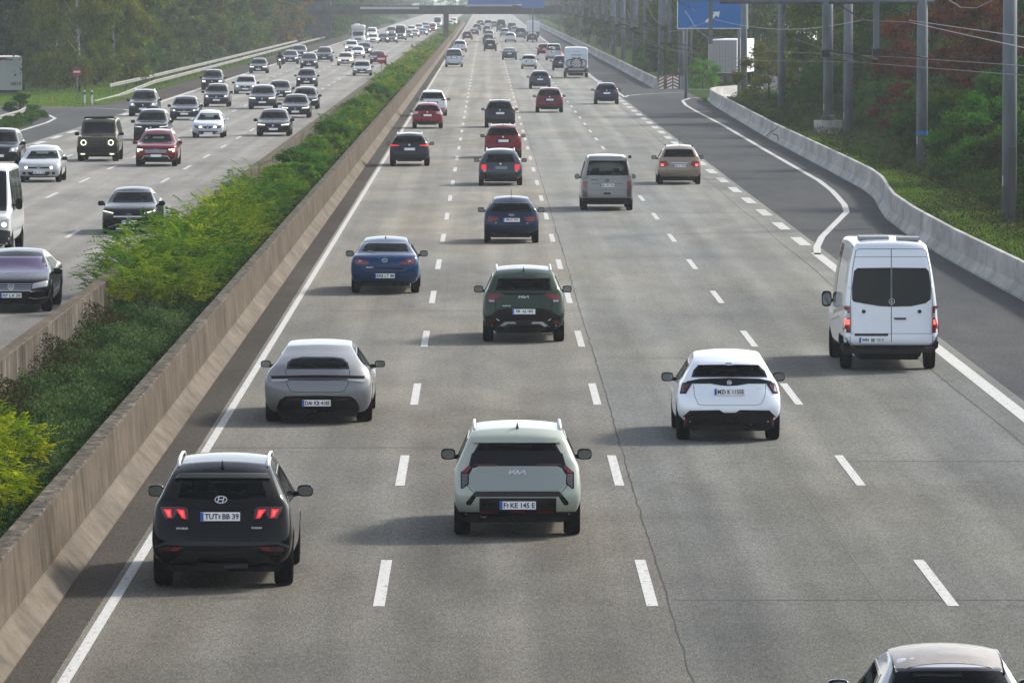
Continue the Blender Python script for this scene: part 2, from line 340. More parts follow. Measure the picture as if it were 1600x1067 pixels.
def body(sp, root, sub=True):
    L, W, H, kind = sp['L'], sp['W'], sp['H'], sp['kind']; g = sp.get('g', {}); W2 = W / 2
    rl, ru, fl, fu = profile(kind, L, W, H, g)
    nL, nU, nT, nX = (9, 9, 34, 8) if sub else (6, 7, 22, 5)
    RL, RU, FL, FU = resample(rl, nL), resample(ru, nU), resample(fl, nL), resample(fu, nU)
    rows_r = RL + RU[1:]; rows_f = FL + FU[1:]; nr = len(rows_r)
    r = sp.get('r', .34); yw1, yw2 = wheel_pos(sp); Ra = r + .055; crown = g.get('crown', .05); rx = g.get('roofx', .66); wx = .965
    cL, cU = g.get('corner', .16), g.get('corner_u', .10)
    midL = [(0, .90), (.15, .97), (.45, 1.0), (.75, .99), (1, wx)]
    def bz(y): t = (y) / L; return lerp(RL[-1][0], FL[-1][0], t)
    def pt(u, t, v):
        a, f = rows_r[v], rows_f[v]; up = v >= nL; q = (v - nL + 1) / (nr - nL) if up else v / (nL - 1)
        c = cU if up else cL; cf = c * 1.25
        y0 = a[1]; y1 = L - f[1]; au = abs(u) ** 4
        y = lerp(y0 + c * au, y1 - cf * au, t); z = lerp(a[0], f[0], t)
        if up: z += g.get('arch', .05) * q * q * math.sin(math.pi * t)
        if not up:
            xm = np.interp(q, [m[0] for m in midL], [m[1] for m in midL])
        else:
            zb_ = bz(y); zn = min(max((z - zb_) / max(H - .05 - zb_, .1), 0), 1); xm = lerp(wx, rx, zn ** g.get('tumble', 1.15))
        er = max(0, 1 - (y - y0) / .75) ** 2; ef = max(0, 1 - (y1 - y) / .75) ** 2
        x = xm + (a[2] - xm) * er + (f[2] - xm) * ef
        if up: z += crown * (1 - u * u) * min(1, q * 2.2)
        if not up:
            for yw in (yw1, yw2):
                d = abs(y - yw)
                if d < Ra: z = max(z, r + math.sqrt(Ra * Ra - d * d))
        return (u * x * W2, y, z)
    vs = []; fs = []; idx = {}
    def V(p):
        k = (round(p[0], 4), round(p[1], 4), round(p[2], 4))
        if k not in idx: idx[k] = len(vs); vs.append(p)
        return idx[k]
    def quad(a, b_, c, d, flip=False):
        i = [V(a), V(b_), V(c), V(d)]; i = [q for j, q in enumerate(i) if q not in i[:j]]
        if len(i) > 2: fs.append(tuple(reversed(i)) if flip else tuple(i))
    T = [i / nT for i in range(nT + 1)]; U = [math.sin(math.pi / 2 * (2 * i / (2 * nX) - 1) ) if False else -1 + i / nX for i in range(2 * nX + 1)]
    for i in range(nT):
        for v in range(nr - 1):
            for sgn in (1, -1):
                quad(pt(sgn, T[i], v), pt(sgn, T[i + 1], v), pt(sgn, T[i + 1], v + 1), pt(sgn, T[i], v + 1), sgn < 0)
        for j in range(2 * nX):
            quad(pt(U[j], T[i], nr - 1), pt(U[j + 1], T[i], nr - 1), pt(U[j + 1], T[i + 1], nr - 1), pt(U[j], T[i + 1], nr - 1))
            quad(pt(U[j], T[i], 0), pt(U[j + 1], T[i], 0), pt(U[j + 1], T[i + 1], 0), pt(U[j], T[i + 1], 0), True)
    for v in range(nr - 1):
        for j in range(2 * nX):
            quad(pt(U[j], 0, v), pt(U[j + 1], 0, v), pt(U[j + 1], 0, v + 1), pt(U[j], 0, v + 1))
            quad(pt(U[j], 1, v), pt(U[j + 1], 1, v), pt(U[j + 1], 1, v + 1), pt(U[j], 1, v + 1), True)
    me = bpy.data.meshes.new('body'); me.from_pydata(vs, [], fs); me.polygons.foreach_set('use_smooth', [True] * len(fs)); me.update()
    if sub:
        o = bpy.data.objects.new('b', me); COL.objects.link(o); md = o.modifiers.new('s', 'SUBSURF'); md.levels = 1; md.render_levels = 1
        m2 = bpy.data.meshes.new_from_object(o.evaluated_get(bpy.context.evaluated_depsgraph_get())); bpy.data.objects.remove(o); me = m2
    me.name = 'body'
    bm = bmesh.new(); bm.from_mesh(me); bm.normal_update()
    c = Car(); c.bvh = BVHTree.FromBMesh(bm); c.bm = bm; c.me = me; c.root = root; c.sp = sp; c.rl, c.ru, c.fl, c.fu = rl, ru, fl, fu
    c.bz = bz; c.L, c.W2, c.H = L, W2, H
    return c
def finish_body(c, col, name='body'):
    sp = c.sp; cl = sp.get('clad', .0); yw = wheel_pos(sp); r = sp.get('r', .34)
    for f in c.bm.faces:
        p = f.calc_center_median(); k = 0
        if p.z < .24: k = 1
        if cl and p.z < cl: k = 1
        if cl and p.z < .95:
            for y in yw:
                if math.hypot(p.y - y, p.z - r) < r + .11: k = 1
        f.material_index = k; f.smooth = True
    c.bm.to_mesh(c.me); c.bm.free(); c.me.materials.clear(); c.me.materials.append(M[sp.get('paint', 'car_paint')]); c.me.materials.append(M['black_plastic'])
    o = link(name, c.me, c.root); o.color = (*col, 1); c.body = o; return o
DIRS = {'rear': (0, 1), 'front': (0, -1), 'left': (1, 0), 'right': (-1, 0)}
def project(c, mode, k, a, z):
    if mode in ('rear', 'front'):
        s = 1 if mode == 'rear' else -1; d = Vector((0, s, -k)).normalized()
        y0 = 0 if mode == 'rear' else c.L; o = Vector((a, y0, z)) - d * 3
    else:
        s = 1 if mode == 'left' else -1; d = Vector((s, 0, 0)); o = Vector((-s * 3, a, z))
    hit = c.bvh.ray_cast(o, d)
    return hit[0], d, o
def poly2d(polys, cell, hole=None):
    bm = bmesh.new()
    for P in polys:
        vs = [bm.verts.new((p[0], 0, p[1])) for p in P]
        for tri in tessellate_polygon([[Vector((p[0], p[1], 0)) for p in P]]):
            try: bm.faces.new([vs[i] for i in tri])
            except ValueError: pass
    xs = [v.co.x for v in bm.verts]; zs = [v.co.z for v in bm.verts]
    def cut(co, no): bmesh.ops.bisect_plane(bm, geom=bm.verts[:] + bm.edges[:] + bm.faces[:], dist=1e-5, plane_co=co, plane_no=no)
    if cell:
        x = math.floor(min(xs) / cell) * cell + cell
        while x < max(xs) - 1e-4: cut((x, 0, 0), (1, 0, 0)); x += cell
        z = math.floor(min(zs) / cell) * cell + cell
        while z < max(zs) - 1e-4: cut((0, 0, z), (0, 0, 1)); z += cell
    if hole:
        for i in range(len(hole)):
            a, b_ = hole[i], hole[(i + 1) % len(hole)]; cut((a[0], 0, a[1]), (b_[1] - a[1], 0, a[0] - b_[0]))
        dead = [f for f in bm.faces if inside(hole, f.calc_center_median().x, f.calc_center_median().z)]
        bmesh.ops.delete(bm, geom=dead, context='FACES')
    return bm
def inside(poly, x, y):
    r = False; n = len(poly)
    for i in range(n):
        (x1, y1), (x2, y2) = poly[i], poly[i - 1]
        if (y1 > y) != (y2 > y) and x < (x2 - x1) * (y - y1) / (y2 - y1) + x1: r = not r
    return r
def decal(c, name, m, polys, mode='rear', off=.006, cell=.07, k=None, hole=None, parent=None, label=None, skirt=.012, flat=None, plane=None):
    if polys and isinstance(polys[0][0], (int, float)): polys = [polys]
    if k is None: k = c.k if mode in ('rear', 'front') else 0
    bm = poly2d(polys, cell, hole); hits = {}; miss = []; d = None
    for v in bm.verts:
        h, d, o = project(c, mode, k, v.co.x, v.co.z)
        if h is not None: hits[v] = h
        else: miss.append((v, o))
    hv = list(hits.items())
    for v, o in miss:
        if not hv: hits[v] = o + d * 3; continue
        n_, h = min(hv, key=lambda q: (q[0].co.x - v.co.x) ** 2 + (q[0].co.z - v.co.z) ** 2)
        hits[v] = o + d * ((h - o).dot(d))
    if flat is not None:                    # a flat plate: one plane through the mean hit
        mi = min(h.dot(d) for h in hits.values()) if plane is None else plane + off - .004
        if plane is None: c.plane = mi - off
        for v in list(hits): h = hits[v]; hits[v] = h + d * (mi - h.dot(d))
    for v in bm.verts: v.co = hits[v] - d * off
    for f in bm.faces: f.smooth = flat is None
    if skirt:
        be = [e for e in bm.edges if e.is_boundary]
        ex = bmesh.ops.extrude_edge_only(bm, edges=be)['geom']
        for v in ex:
            if isinstance(v, bmesh.types.BMVert): v.co += d * (off + skirt)
        for f in ex:
            if isinstance(f, bmesh.types.BMFace): f.smooth = False
    bm.normal_update()
    up = [f for f in bm.faces if abs(f.normal.dot(d)) > .3]
    if up and sum(f.normal.dot(d) for f in up) > 0: bmesh.ops.reverse_faces(bm, faces=bm.faces[:])
    me = bpy.data.meshes.new(name); bm.to_mesh(me); bm.free()
    if skirt: me.set_sharp_from_angle(angle=R(50))
    me.materials.append(M[m]); o = link(name, me, parent or c.root)
    if label: o['label'] = label
    return o
def mir(P): return [(-x, z) for x, z in reversed(P)]
def line(pts, w, closed=False):
    out = []; n = len(pts)
    for i in range(n if closed else n - 1):
        a = Vector(pts[i]); b_ = Vector(pts[(i + 1) % n]); d = (b_ - a).normalized() * (w / 2 * .8); nn = Vector((-d.y, d.x)).normalized() * w / 2
        out.append([tuple(a - d + nn), tuple(a - d - nn), tuple(b_ + d - nn), tuple(b_ + d + nn)])
    return out
def ring(cx, cz, rx, rz, w, n=20):
    o = []
    for i in range(n):
        t0, t1 = 2 * math.pi * i / n, 2 * math.pi * (i + 1) / n
        o.append([(cx + math.cos(t0) * rx, cz + math.sin(t0) * rz), (cx + math.cos(t1) * rx, cz + math.sin(t1) * rz), (cx + math.cos(t1) * (rx - w), cz + math.sin(t1) * (rz - w)), (cx + math.cos(t0) * (rx - w), cz + math.sin(t0) * (rz - w))])
    return o
def disc(cx, cz, rx, rz=None, n=14): rz = rz or rx; return [(cx + math.cos(2 * math.pi * i / n) * rx, cz + math.sin(2 * math.pi * i / n) * rz) for i in range(n)]
def star(cx, cz, r, w=.012): return ring(cx, cz, r, r, w) + [[(cx - w * .8 * math.sin(a + 0), cz + w * .8 * math.cos(a)), (cx + r * .95 * math.cos(a), cz + r * .95 * math.sin(a)), (cx + w * .8 * math.sin(a), cz - w * .8 * math.cos(a))] for a in (math.pi / 2, math.pi * 7 / 6, math.pi * 11 / 6)]
def badge(kind, cx, cz, s):
    if kind == 'H': return ring(cx, cz, s * 1.0, s * .62, s * .14) + line([(cx - s * .5, cz - s * .42), (cx - s * .28, cz + s * .42)], s * .15) + line([(cx + s * .28, cz - s * .42), (cx + s * .5, cz + s * .42)], s * .15) + line([(cx - s * .38, cz - .02 * s), (cx + s * .38, cz + .05 * s)], s * .14)
    if kind == 'K':
        a = s; return line([(cx - a, cz - .35 * a), (cx - .85 * a, cz + .35 * a)], .15 * a) + line([(cx - .85 * a, cz - .15 * a), (cx - .3 * a, cz + .35 * a)], .15 * a) + line([(cx - .55 * a, cz + .05 * a), (cx - .25 * a, cz - .35 * a), (cx + .05 * a, cz + .35 * a)], .15 * a) + line([(cx + .05 * a, cz + .35 * a), (cx + .18 * a, cz - .35 * a), (cx + .8 * a, cz + .35 * a)], .15 * a) + line([(cx + .8 * a, cz + .35 * a), (cx + .95 * a, cz - .35 * a)], .15 * a)
    if kind == 'star': return star(cx, cz, s, s * .13)
    if kind == 'rings': return sum([ring(cx + q * s * .8, cz, s * .55, s * .55, s * .13, 14) for q in (-1.5, -.5, .5, 1.5)], [])
    if kind == 'wing': return ring(cx, cz, s, s * .85, s * .15) + line([(cx - s * .8, cz + s * .3), (cx - s * .3, cz + .2 * s), (cx, cz - s * .2), (cx + .3 * s, cz + .2 * s), (cx + s * .8, cz + s * .3)], s * .15)
    if kind == 'VW': return ring(cx, cz, s, s, s * .13) + line([(cx - s * .45, cz + s * .75), (cx, cz + .1 * s), (cx + s * .45, cz + s * .75)], s * .14) + line([(cx - s * .8, cz + s * .35), (cx - s * .38, cz - .75 * s), (cx, cz - .05 * s), (cx + s * .38, cz - .75 * s), (cx + s * .8, cz + s * .35)], s * .14)
    if kind == 'diamond': return line([(cx, cz + s), (cx + s * .6, cz), (cx, cz - s), (cx - s * .6, cz)], s * .25, True)
    if kind == 'G': return [disc(cx, cz, s, s, 8)] 
    return [disc(cx, cz, s, s * .8, 12)]
def plate(c, x, z, txt, mode='rear', w=.52, h=.115, frame=False, col='plate'):
    flip = -1 if mode == 'front' else 1
    q = [(x - w / 2, z - h / 2), (x + w / 2, z - h / 2), (x + w / 2, z + h / 2), (x - w / 2, z + h / 2)]
    off = .028
    p = decal(c, 'registration_plate', col, [q], mode, off, .3, flat=1, skirt=.03)
    bw = .042; xa = x - flip * w / 2; xb = xa + flip * bw; e = .003
    decal(c, 'blue_strip', 'plate_blue', [[(min(xa, xb), z - h / 2 + e), (max(xa, xb), z - h / 2 + e), (max(xa, xb), z + h / 2 - e), (min(xa, xb), z + h / 2 - e)]], mode, .003, .3, flat=1, skirt=0, parent=p, plane=c.plane)
    if txt:
        vs, fs, tw = text_geo(txt, h * .66, font_sx=1.0); sx = min(1.15, (w - bw - .03) / tw)
        P = [[(x + flip * (bw / 2 + vs[i][0] * sx), z + vs[i][1]) for i in f] for f in fs]
        decal(c, 'plate_lettering', 'plate_text', P, mode, .001, 0, flat=1, skirt=0, parent=p, plane=c.plane)
    return p
def letters(c, txt, x, z, h, mode='rear', m='silver', name='lettering', parent=None):
    vs, fs, tw = text_geo(txt, h); P = [[(x + vs[i][0], z + vs[i][1]) for i in f] for f in fs]
    return decal(c, name, m, P, mode, .009, 0, skirt=0, parent=parent)
_wc = {}
def wheel_mesh(r, wd):
    k = (round(r, 3), round(wd, 3))
    if k in _wc: return _wc[k]
    N = 28; t = MB(); pr = [(-wd / 2 + .012, r * .64), (-wd / 2, r * .72), (-wd / 2, r * .9), (-wd / 2 + .02, r * .975), (-wd / 2 + .05, r), (wd / 2 - .05, r), (wd / 2 - .02, r * .975), (wd / 2, r * .9), (wd / 2, r * .72), (wd / 2 - .012, r * .64)]
    vs = []; fs = []
    for i in range(N):
        a = 2 * math.pi * i / N
        for (x, q) in pr: vs.append((x, q * math.cos(a), q * math.sin(a)))
    n_ = len(pr)
    for i in range(N):
        for j in range(n_ - 1): fs.append((i * n_ + j, i * n_ + j + 1, (i + 1) % N * n_ + j + 1, (i + 1) % N * n_ + j))
    t.add(vs, fs, 0, True); tm = t.mesh('tyre', 'tyre')
    m = MB(); ro = r * .65
    for s_, xx in ((1, wd / 2 - .025), (-1, -wd / 2 + .03)):
        ringv = [(xx - s_ * .0, ro * math.cos(2 * math.pi * i / N), ro * math.sin(2 * math.pi * i / N)) for i in range(N)]; rin = [(xx - s_ * .05, v[1] * .88, v[2] * .88) for v in ringv]
        m.add(ringv + rin, [(i, (i + 1) % N, N + (i + 1) % N, N + i) for i in range(N)], 0)
        m.add(rin, [tuple(range(N))], 1)
        if s_ > 0 or True:
            for q in range(5):
                a = 2 * math.pi * q / 5 + .3; ca, sa = math.cos(a), math.sin(a)
                def P(rad, off, x): return (x, rad * ca - off * sa, rad * sa + off * ca)
                m.add([P(.02, -.03, xx - s_ * .02), P(ro * .95, -.045, xx - s_ * .005), P(ro * .95, .045, xx - s_ * .005), P(.02, .03, xx - s_ * .02)], [(0, 1, 2, 3)], 0)
    rm = m.mesh('rim', ['rim', 'interior_dark']); _wc[k] = (tm, rm); return _wc[k]
def wheels(c, lod):
    sp = c.sp; r = sp.get('r', .34); wd = sp.get('tw', .23); tm, rm = wheel_mesh(r, wd)
    for y in wheel_pos(sp):
        for s in (-1, 1):
            o = link('wheel', rm, c.root); o.location = (s * (c.W2 - wd / 2 - sp.get('win', .015)), y, r)
            t = link('tyre', tm, o)
def mirrors(c, m='black_plastic', size=(.22, .12, .165), y=None, z=None, out=.085):
    g = c.sp.get('g', {}); y = y or c.L - g.get('cowl', 1.15) - .35; z = z or c.bz(y) + .10
    for s in (-1, 1):
        b_ = MB(); cx = s * (c.W2 + out); size = tuple(size); b_.rbox((cx, y, z), size, e=.6)
        b_.tube([(s * (c.W2 * .90), y + .02, z - .05), (cx - s * .03, y + .02, z - .03)], [.045, .03], 6)
        o = b_.build('wing_mirror', m, c.root); 
        if m == 'car_paint': o.color = c.col4
        gl = MB(); w_, h_ = size[0] * .42, size[2] * .38
        gl.add([(cx + w_ * math.copysign(abs(math.cos(a)) ** .7, math.cos(a)), y - size[1] / 2 - .003, z + h_ * math.copysign(abs(math.sin(a)) ** .7, math.sin(a))) for a in [2 * math.pi * i / 14 for i in range(14)]], [tuple(range(14))])
        gl.build('mirror_glass', 'mirror_glass', o)
def inset(poly, d):
    cx = sum(p[0] for p in poly) / len(poly); cz = sum(p[1] for p in poly) / len(poly); out = []; n = len(poly)
    ar = sum(poly[i - 1][0] * poly[i][1] - poly[i][0] * poly[i - 1][1] for i in range(n)); sg = 1 if ar > 0 else -1
    for i in range(n):
        a, b_, e = Vector(poly[i - 1]), Vector(poly[i]), Vector(poly[(i + 1) % n])
        n1 = Vector((-(b_ - a).y, (b_ - a).x)).normalized() * sg; n2 = Vector((-(e - b_).y, (e - b_).x)).normalized() * sg
        m_ = (n1 + n2).normalized(); q = b_ + m_ * (d / max(m_.dot(n1), .4)); out.append((q.x, q.y))
    return out
def cut_hole(c, poly, mode, k):
    bm = c.bm; L2 = c.L * .5
    xs = [p[0] for p in poly]; zs = [p[1] for p in poly]; x0, x1, z0, z1 = min(xs) - .02, max(xs) + .02, min(zs) - .02, max(zs) + .02
    def pr(co):
        if mode == 'rear': return co.x, co.z + k * co.y
        if mode == 'front': return co.x, co.z + k * (c.L - co.y)
        return co.y, co.z
    def reg(f):
        p = f.calc_center_median()
        if mode == 'rear': return p.y < L2 and p.z > .6 and f.normal.y < -.05
        if mode == 'front': return p.y > L2 and p.z > .6 and f.normal.y > .05
        return (p.x < -.3 if mode == 'left' else p.x > .3) and p.z > .6 and abs(f.normal.x) > .35
    d = {'rear': Vector((0, 1, -k)), 'front': Vector((0, -1, -k)), 'left': Vector((1, 0, 0)), 'right': Vector((1, 0, 0))}[mode]
    def sel():
        out = []
        for f in bm.faces:
            if not reg(f): continue
            q = [pr(v.co) for v in f.verts]
            if max(a[0] for a in q) > x0 and min(a[0] for a in q) < x1 and max(a[1] for a in q) > z0 and min(a[1] for a in q) < z1: out.append(f)
        return out
    for i in range(len(poly)):
        a, b_ = poly[i], poly[(i + 1) % len(poly)]
        if mode == 'rear': A, B = Vector((a[0], 0, a[1])), Vector((b_[0], 0, b_[1]))
        elif mode == 'front': A, B = Vector((a[0], c.L, a[1])), Vector((b_[0], c.L, b_[1]))
        else: A, B = Vector((0, a[0], a[1])), Vector((0, b_[0], b_[1]))
        fs = sel(); es = {e for f in fs for e in f.edges}; vs = {v for f in fs for v in f.verts}
        bmesh.ops.bisect_plane(bm, geom=list(vs) + list(es) + fs, dist=1e-4, plane_co=A, plane_no=(B - A).cross(d).normalized())
    dead = [f for f in sel() if inside(poly, *pr(f.calc_center_median()))]
    bmesh.ops.delete(bm, geom=dead, context='FACES')
def window(c, name, poly, mode, glass='glass_tint', border=.03, see=True, frame='gloss_black', k=None):
    if k is None: k = c.k if mode in ('rear', 'front') else 0
    if not see:
        return decal(c, name, glass if glass.startswith('glass_f') else 'glass_far', poly, mode, .005, .09, k=k)
    hole = inset(poly, border); cut_hole(c, hole, mode, k)
    o = decal(c, name, glass, inset(poly, border - .012), mode, .002, .06, k=k, skirt=0)
    decal(c, 'window_frame', frame, poly, mode, .006, .06, k=k, hole=hole, parent=o)
    return o
def interior(c, H=None):
    L = c.L; H = H or c.H; yf = L * .52; dark = 'seat_fabric'
    for s in (-1, 1):
        m = MB(); m.rbox((s * .37, yf, H * .5), (.50, .17, .62)); m.rbox((s * .37, yf - .06, H * .5 + .40), (.26, .10, .20)); m.rbox((s * .37, yf + .3, .48), (.5, .5, .18))
        m.build('front_seat', dark, c.root)
    m = MB(); m.rbox((0, yf - .95, H * .46), (1.24, .16, .55))
    for s in (-1, 1): m.rbox((s * .42, yf - 1.0, H * .46 + .31), (.24, .09, .13))
    m.build('rear_seat', dark, c.root)
    m = MB(); m.box((0, c.L - c.sp.get('g', {}).get('cowl', 1.15) - .35, c.bz(L * .6) - .20), (1.35, .4, .3)); d = m.build('dashboard', 'interior_dark', c.root)
    m = MB(); a = [(-.37 + .18 * math.cos(t), yf + .62 + .05 * math.sin(t), c.bz(L * .6) + .01 + .18 * math.sin(t)) for t in [2 * math.pi * i / 16 for i in range(17)]]
    m.tube(a, .014, 5); m.build('steering_wheel', 'interior_dark', d)
def chassis(c):
    m = MB(); m.box((0, c.L / 2, .34), (c.W2 * 1.22, c.L - 1.5, .26)); m.build('underbody', 'interior_dark', c.root)
def side_windows(c, see, y0=None, glass='glass_tint'):
    sp = c.sp; g = sp.get('g', {}); L, H = c.L, c.H; kind = sp['kind']; top = H - g.get('wtop', .15)
    cw, wh = g.get('cowl', 1.15), g.get('wsh', 1.95)
    if kind == 'van': cw, wh = .95, 1.5
    if kind == 'box': cw, wh = 1.12, 1.45
    rk = {'hatch': .55, 'suv': .62, 'estate': .6, 'sedan': g.get('deck', .55) + .42, 'van': .55, 'box': .35}[kind]
    ya_b, ya_t = L - cw - .28, L - wh - .14
    yc_b = g.get('yc', rk + .05); yc_t = yc_b + (.35 if kind != 'sedan' else .35); yB = g.get('yB', L * .53)
    def bzz(y): return c.bz(y) + .045
    P = [('rear_side_window', [(yc_b, bzz(yc_b) + .06), (yB - .05, bzz(yB)), (yB - .05, top), (yc_t, top - .03)]),
         ('front_side_window', [(yB + .05, bzz(yB)), (ya_b, bzz(ya_b)), (ya_t + .02, top), (yB + .05, top)])]
    if kind == 'van' or (kind == 'box' and not g.get('nosplit')):
        ym = (yc_b + yB) / 2
        P = [('rear_side_window', [(yc_b, bzz(yc_b) + .02), (ym - .06, bzz(ym) + .02), (ym - .06, top), (yc_b + .1, top)]), ('rear_side_window', [(ym + .06, bzz(ym) + .02), (yB - .05, bzz(yB) + .02), (yB - .05, top), (ym + .06, top)]), P[1]]
        if g.get('panel'): P = [P[2]]
    for mode in ('left', 'right'):
        for nme, q in P: window(c, nme, q, mode, glass, .025, see)
def vehicle(sp):
    """place, body, windows, wheels, mirrors; returns the car for its own details"""
    face = sp['face']; py = sp['py']; px = sp['px']; L = sp['L']; yw = wheel_pos(sp)
    Y = gy(py); X = sp['X'] if 'X' in sp else gx(px, py)
    if face == 'rear': root = empty(sp['name'], (X, Y - yw[0], 0), sp.get('rz', 0)); dist = Y - yw[0]
    else: root = empty(sp['name'], (X, Y + yw[1], 0), math.pi + sp.get('rz', 0)); dist = Y - (L - yw[1])
    tag(root, sp['label'], sp['cat'], sp.get('group'))
    lod = sp.get('lod', 1); c = body(sp, root, lod < 2); c.k = CAM_H / dist; c.col4 = (*sp['col'], 1); c.dist = dist
    return c
def rear_glass_poly(c, m=.955, top=.095, low=.055):
    ru = c.ru; kd = c.sp['kind']
    z1 = c.bz(0) + low if kd != 'sedan' else c.bz(0) + .10; z2 = c.H - top
    if kd == 'sedan': a, y1 = ru[2][2], ru[2][1] + .05
    else: a, y1 = half_at(ru, z1)
    b_, y2 = half_at(ru, z2)
    a *= c.W2 * m; b_ *= c.W2 * m; z1 += c.k * y1; z2 += c.k * y2
    return [(-a, z1), (a, z1), (a * .97 + b_ * .03, z1 + .05), (b_, z2), (-b_, z2), (-a * .97 - b_ * .03, z1 + .05)]
def shield_poly(c, m=.94):
    fu = c.fu; kd = c.sp['kind']; z1, y1, a = fu[2]
    z1 += .03; z2 = c.H - .12; b_, y2 = half_at(fu, z2)
    if kd == 'box': z1, y1, a = fu[1][0] + .04, 1.0, .86
    a *= c.W2 * m; b_ *= c.W2 * m
    return [(-a, z1 + c.k * y1), (a, z1 + c.k * y1), (b_, z2 + c.k * y2), (-b_, z2 + c.k * y2)]
TAILS = {  # outlines on the right-hand side, x as a fraction of the half width, z in metres for a car 1.5 high
 'wide': [(.58, .93), (.97, .92), (.97, 1.03), (.90, 1.05), (.60, 1.0)],
 'block': [(.74, .80), (.985, .78), (.985, 1.0), (.93, 1.05), (.76, .99)],
 'slim': [(.50, .95), (.97, .93), (.97, 1.02), (.52, .99)],
 'tri': [(.62, .90), (.96, .84), (.98, .98), (.90, 1.06), (.56, 1.0)],
 'tall': [(.86, .75), (.985, .75), (.985, 1.22), (.88, 1.22)],
 'col': [(.80, .95), (.93, .95), (.86, 1.32), (.76, 1.32)]}
def antenna(c, y=.75, h=.09, stick=False):
    hit = c.bvh.ray_cast(Vector((0, y, 4)), Vector((0, 0, -1)))[0]
    if hit is None: return
    m = MB()
    if stick: m.tube([hit, hit + Vector((0, -.10, .34))], .008, 5)
    else: m.add([hit + Vector((-.022, -.07, -.01)), hit + Vector((.022, -.07, -.01)), hit + Vector((.022, .10, -.01)), hit + Vector((-.022, .10, -.01)), hit + Vector((0, -.06, h)), hit + Vector((0, -.02, h * .85))], [(0, 1, 4), (1, 2, 5, 4), (2, 3, 5), (3, 0, 4, 5)])
    m.build('roof_antenna', 'gloss_black', c.root)
def roof_rails(c, m='silver', y0=.75, y1=None):
    y1 = y1 or c.L - 2.15
    for s in (-1, 1):
        pts = []
        for i in range(9):
            y = lerp(y0, y1, i / 8); x = s * c.W2 * (c.sp.get('g', {}).get('roofx', .66) - .03)
            h = c.bvh.ray_cast(Vector((x, y, 4)), Vector((0, 0, -1)))[0]
            if h is not None: pts.append(h + Vector((0, 0, .05 if 0 < i < 8 else .0)))
        if len(pts) > 2: MB().tube(pts, .022, 6).build('roof_rail', m, c.root)
def generic_rear(c, tail='wide', lamp='lamp_red', pz=.80, see=True, wiper=True, low=.42, refl=True, glass='glass_tint', bdg=True, dark_low='black_plastic', plate_on=True):
    H = c.H / 1.5; W2 = c.W2
    g = rear_glass_poly(c); window(c, 'rear_window', g, 'rear', glass, .03, see)
    T = [(x * W2, z * (H if tail not in ('tall',) else 1)) for x, z in TAILS[tail]]
    for P in (T, mir(T)): decal(c, 'tail_lamp', lamp, P, off=.012)
    a = .84 * W2
    decal(c, 'lower_bumper', dark_low, [(-a, .28), (a, .28), (a * .98, low - .04), (a * .8, low), (-a * .8, low), (-a * .98, low - .04)], off=.008, cell=.12)
    if refl:
        q = [(.58 * W2, low + .05), (.86 * W2, low + .05), (.86 * W2, low + .09), (.58 * W2, low + .09)]
        for P in (q, mir(q)): decal(c, 'reflector', 'lamp_darkred', P, off=.012)
    bzz = c.bz(0) - .06; decal(c, 'tailgate_seam', 'gloss_black', line([(-.80 * W2, bzz), (-.76 * W2, pz * H - .10), (-.66 * W2, pz * H - .17), (.66 * W2, pz * H - .17), (.76 * W2, pz * H - .10), (.80 * W2, bzz)], .012), off=.004, cell=.12, skirt=0)
    decal(c, 'plate_recess', 'gloss_black', [(-.36, pz * H - .085), (.36, pz * H - .085), (.33, pz * H + .085), (-.33, pz * H + .085)], off=.005)
    if plate_on: plate(c, 0, pz * H, None)
    if bdg: decal(c, 'badge', 'silver', [disc(0, pz * H + .19, .045)], off=.012, cell=0, skirt=.005)
def shade_lights(c, P, lit, mode='front', kind='full'):
    out = []
    for Q in (P, mir(P)):
        o = decal(c, 'headlight', 'lamp_clear' if kind != 'full' else lit, Q, mode, off=.012)
        if kind == 'led': decal(c, 'daytime_light', lit, [inset([(x * .99, z) for x, z in Q], .034)], mode, off=.018, cell=.1, parent=o, skirt=.004)
        if kind == 'round':
            cx = sum(p[0] for p in Q) / len(Q) * .97; cz = sum(p[1] for p in Q) / len(Q); decal(c, 'bulb', lit, [disc(cx, cz, .048)], mode, off=.02, cell=0, parent=o, skirt=.004)
        out.append(o)
    return out
HEADS = {'wide': [(.50, .60), (.88, .64), (.90, .74), (.54, .69)], 'block': [(.56, .58), (.88, .60), (.89, .76), (.60, .75)], 'slim': [(.46, .66), (.90, .68), (.90, .75), (.50, .71)], 'big': [(.50, .60), (.90, .60), (.92, .82), (.60, .76)]}
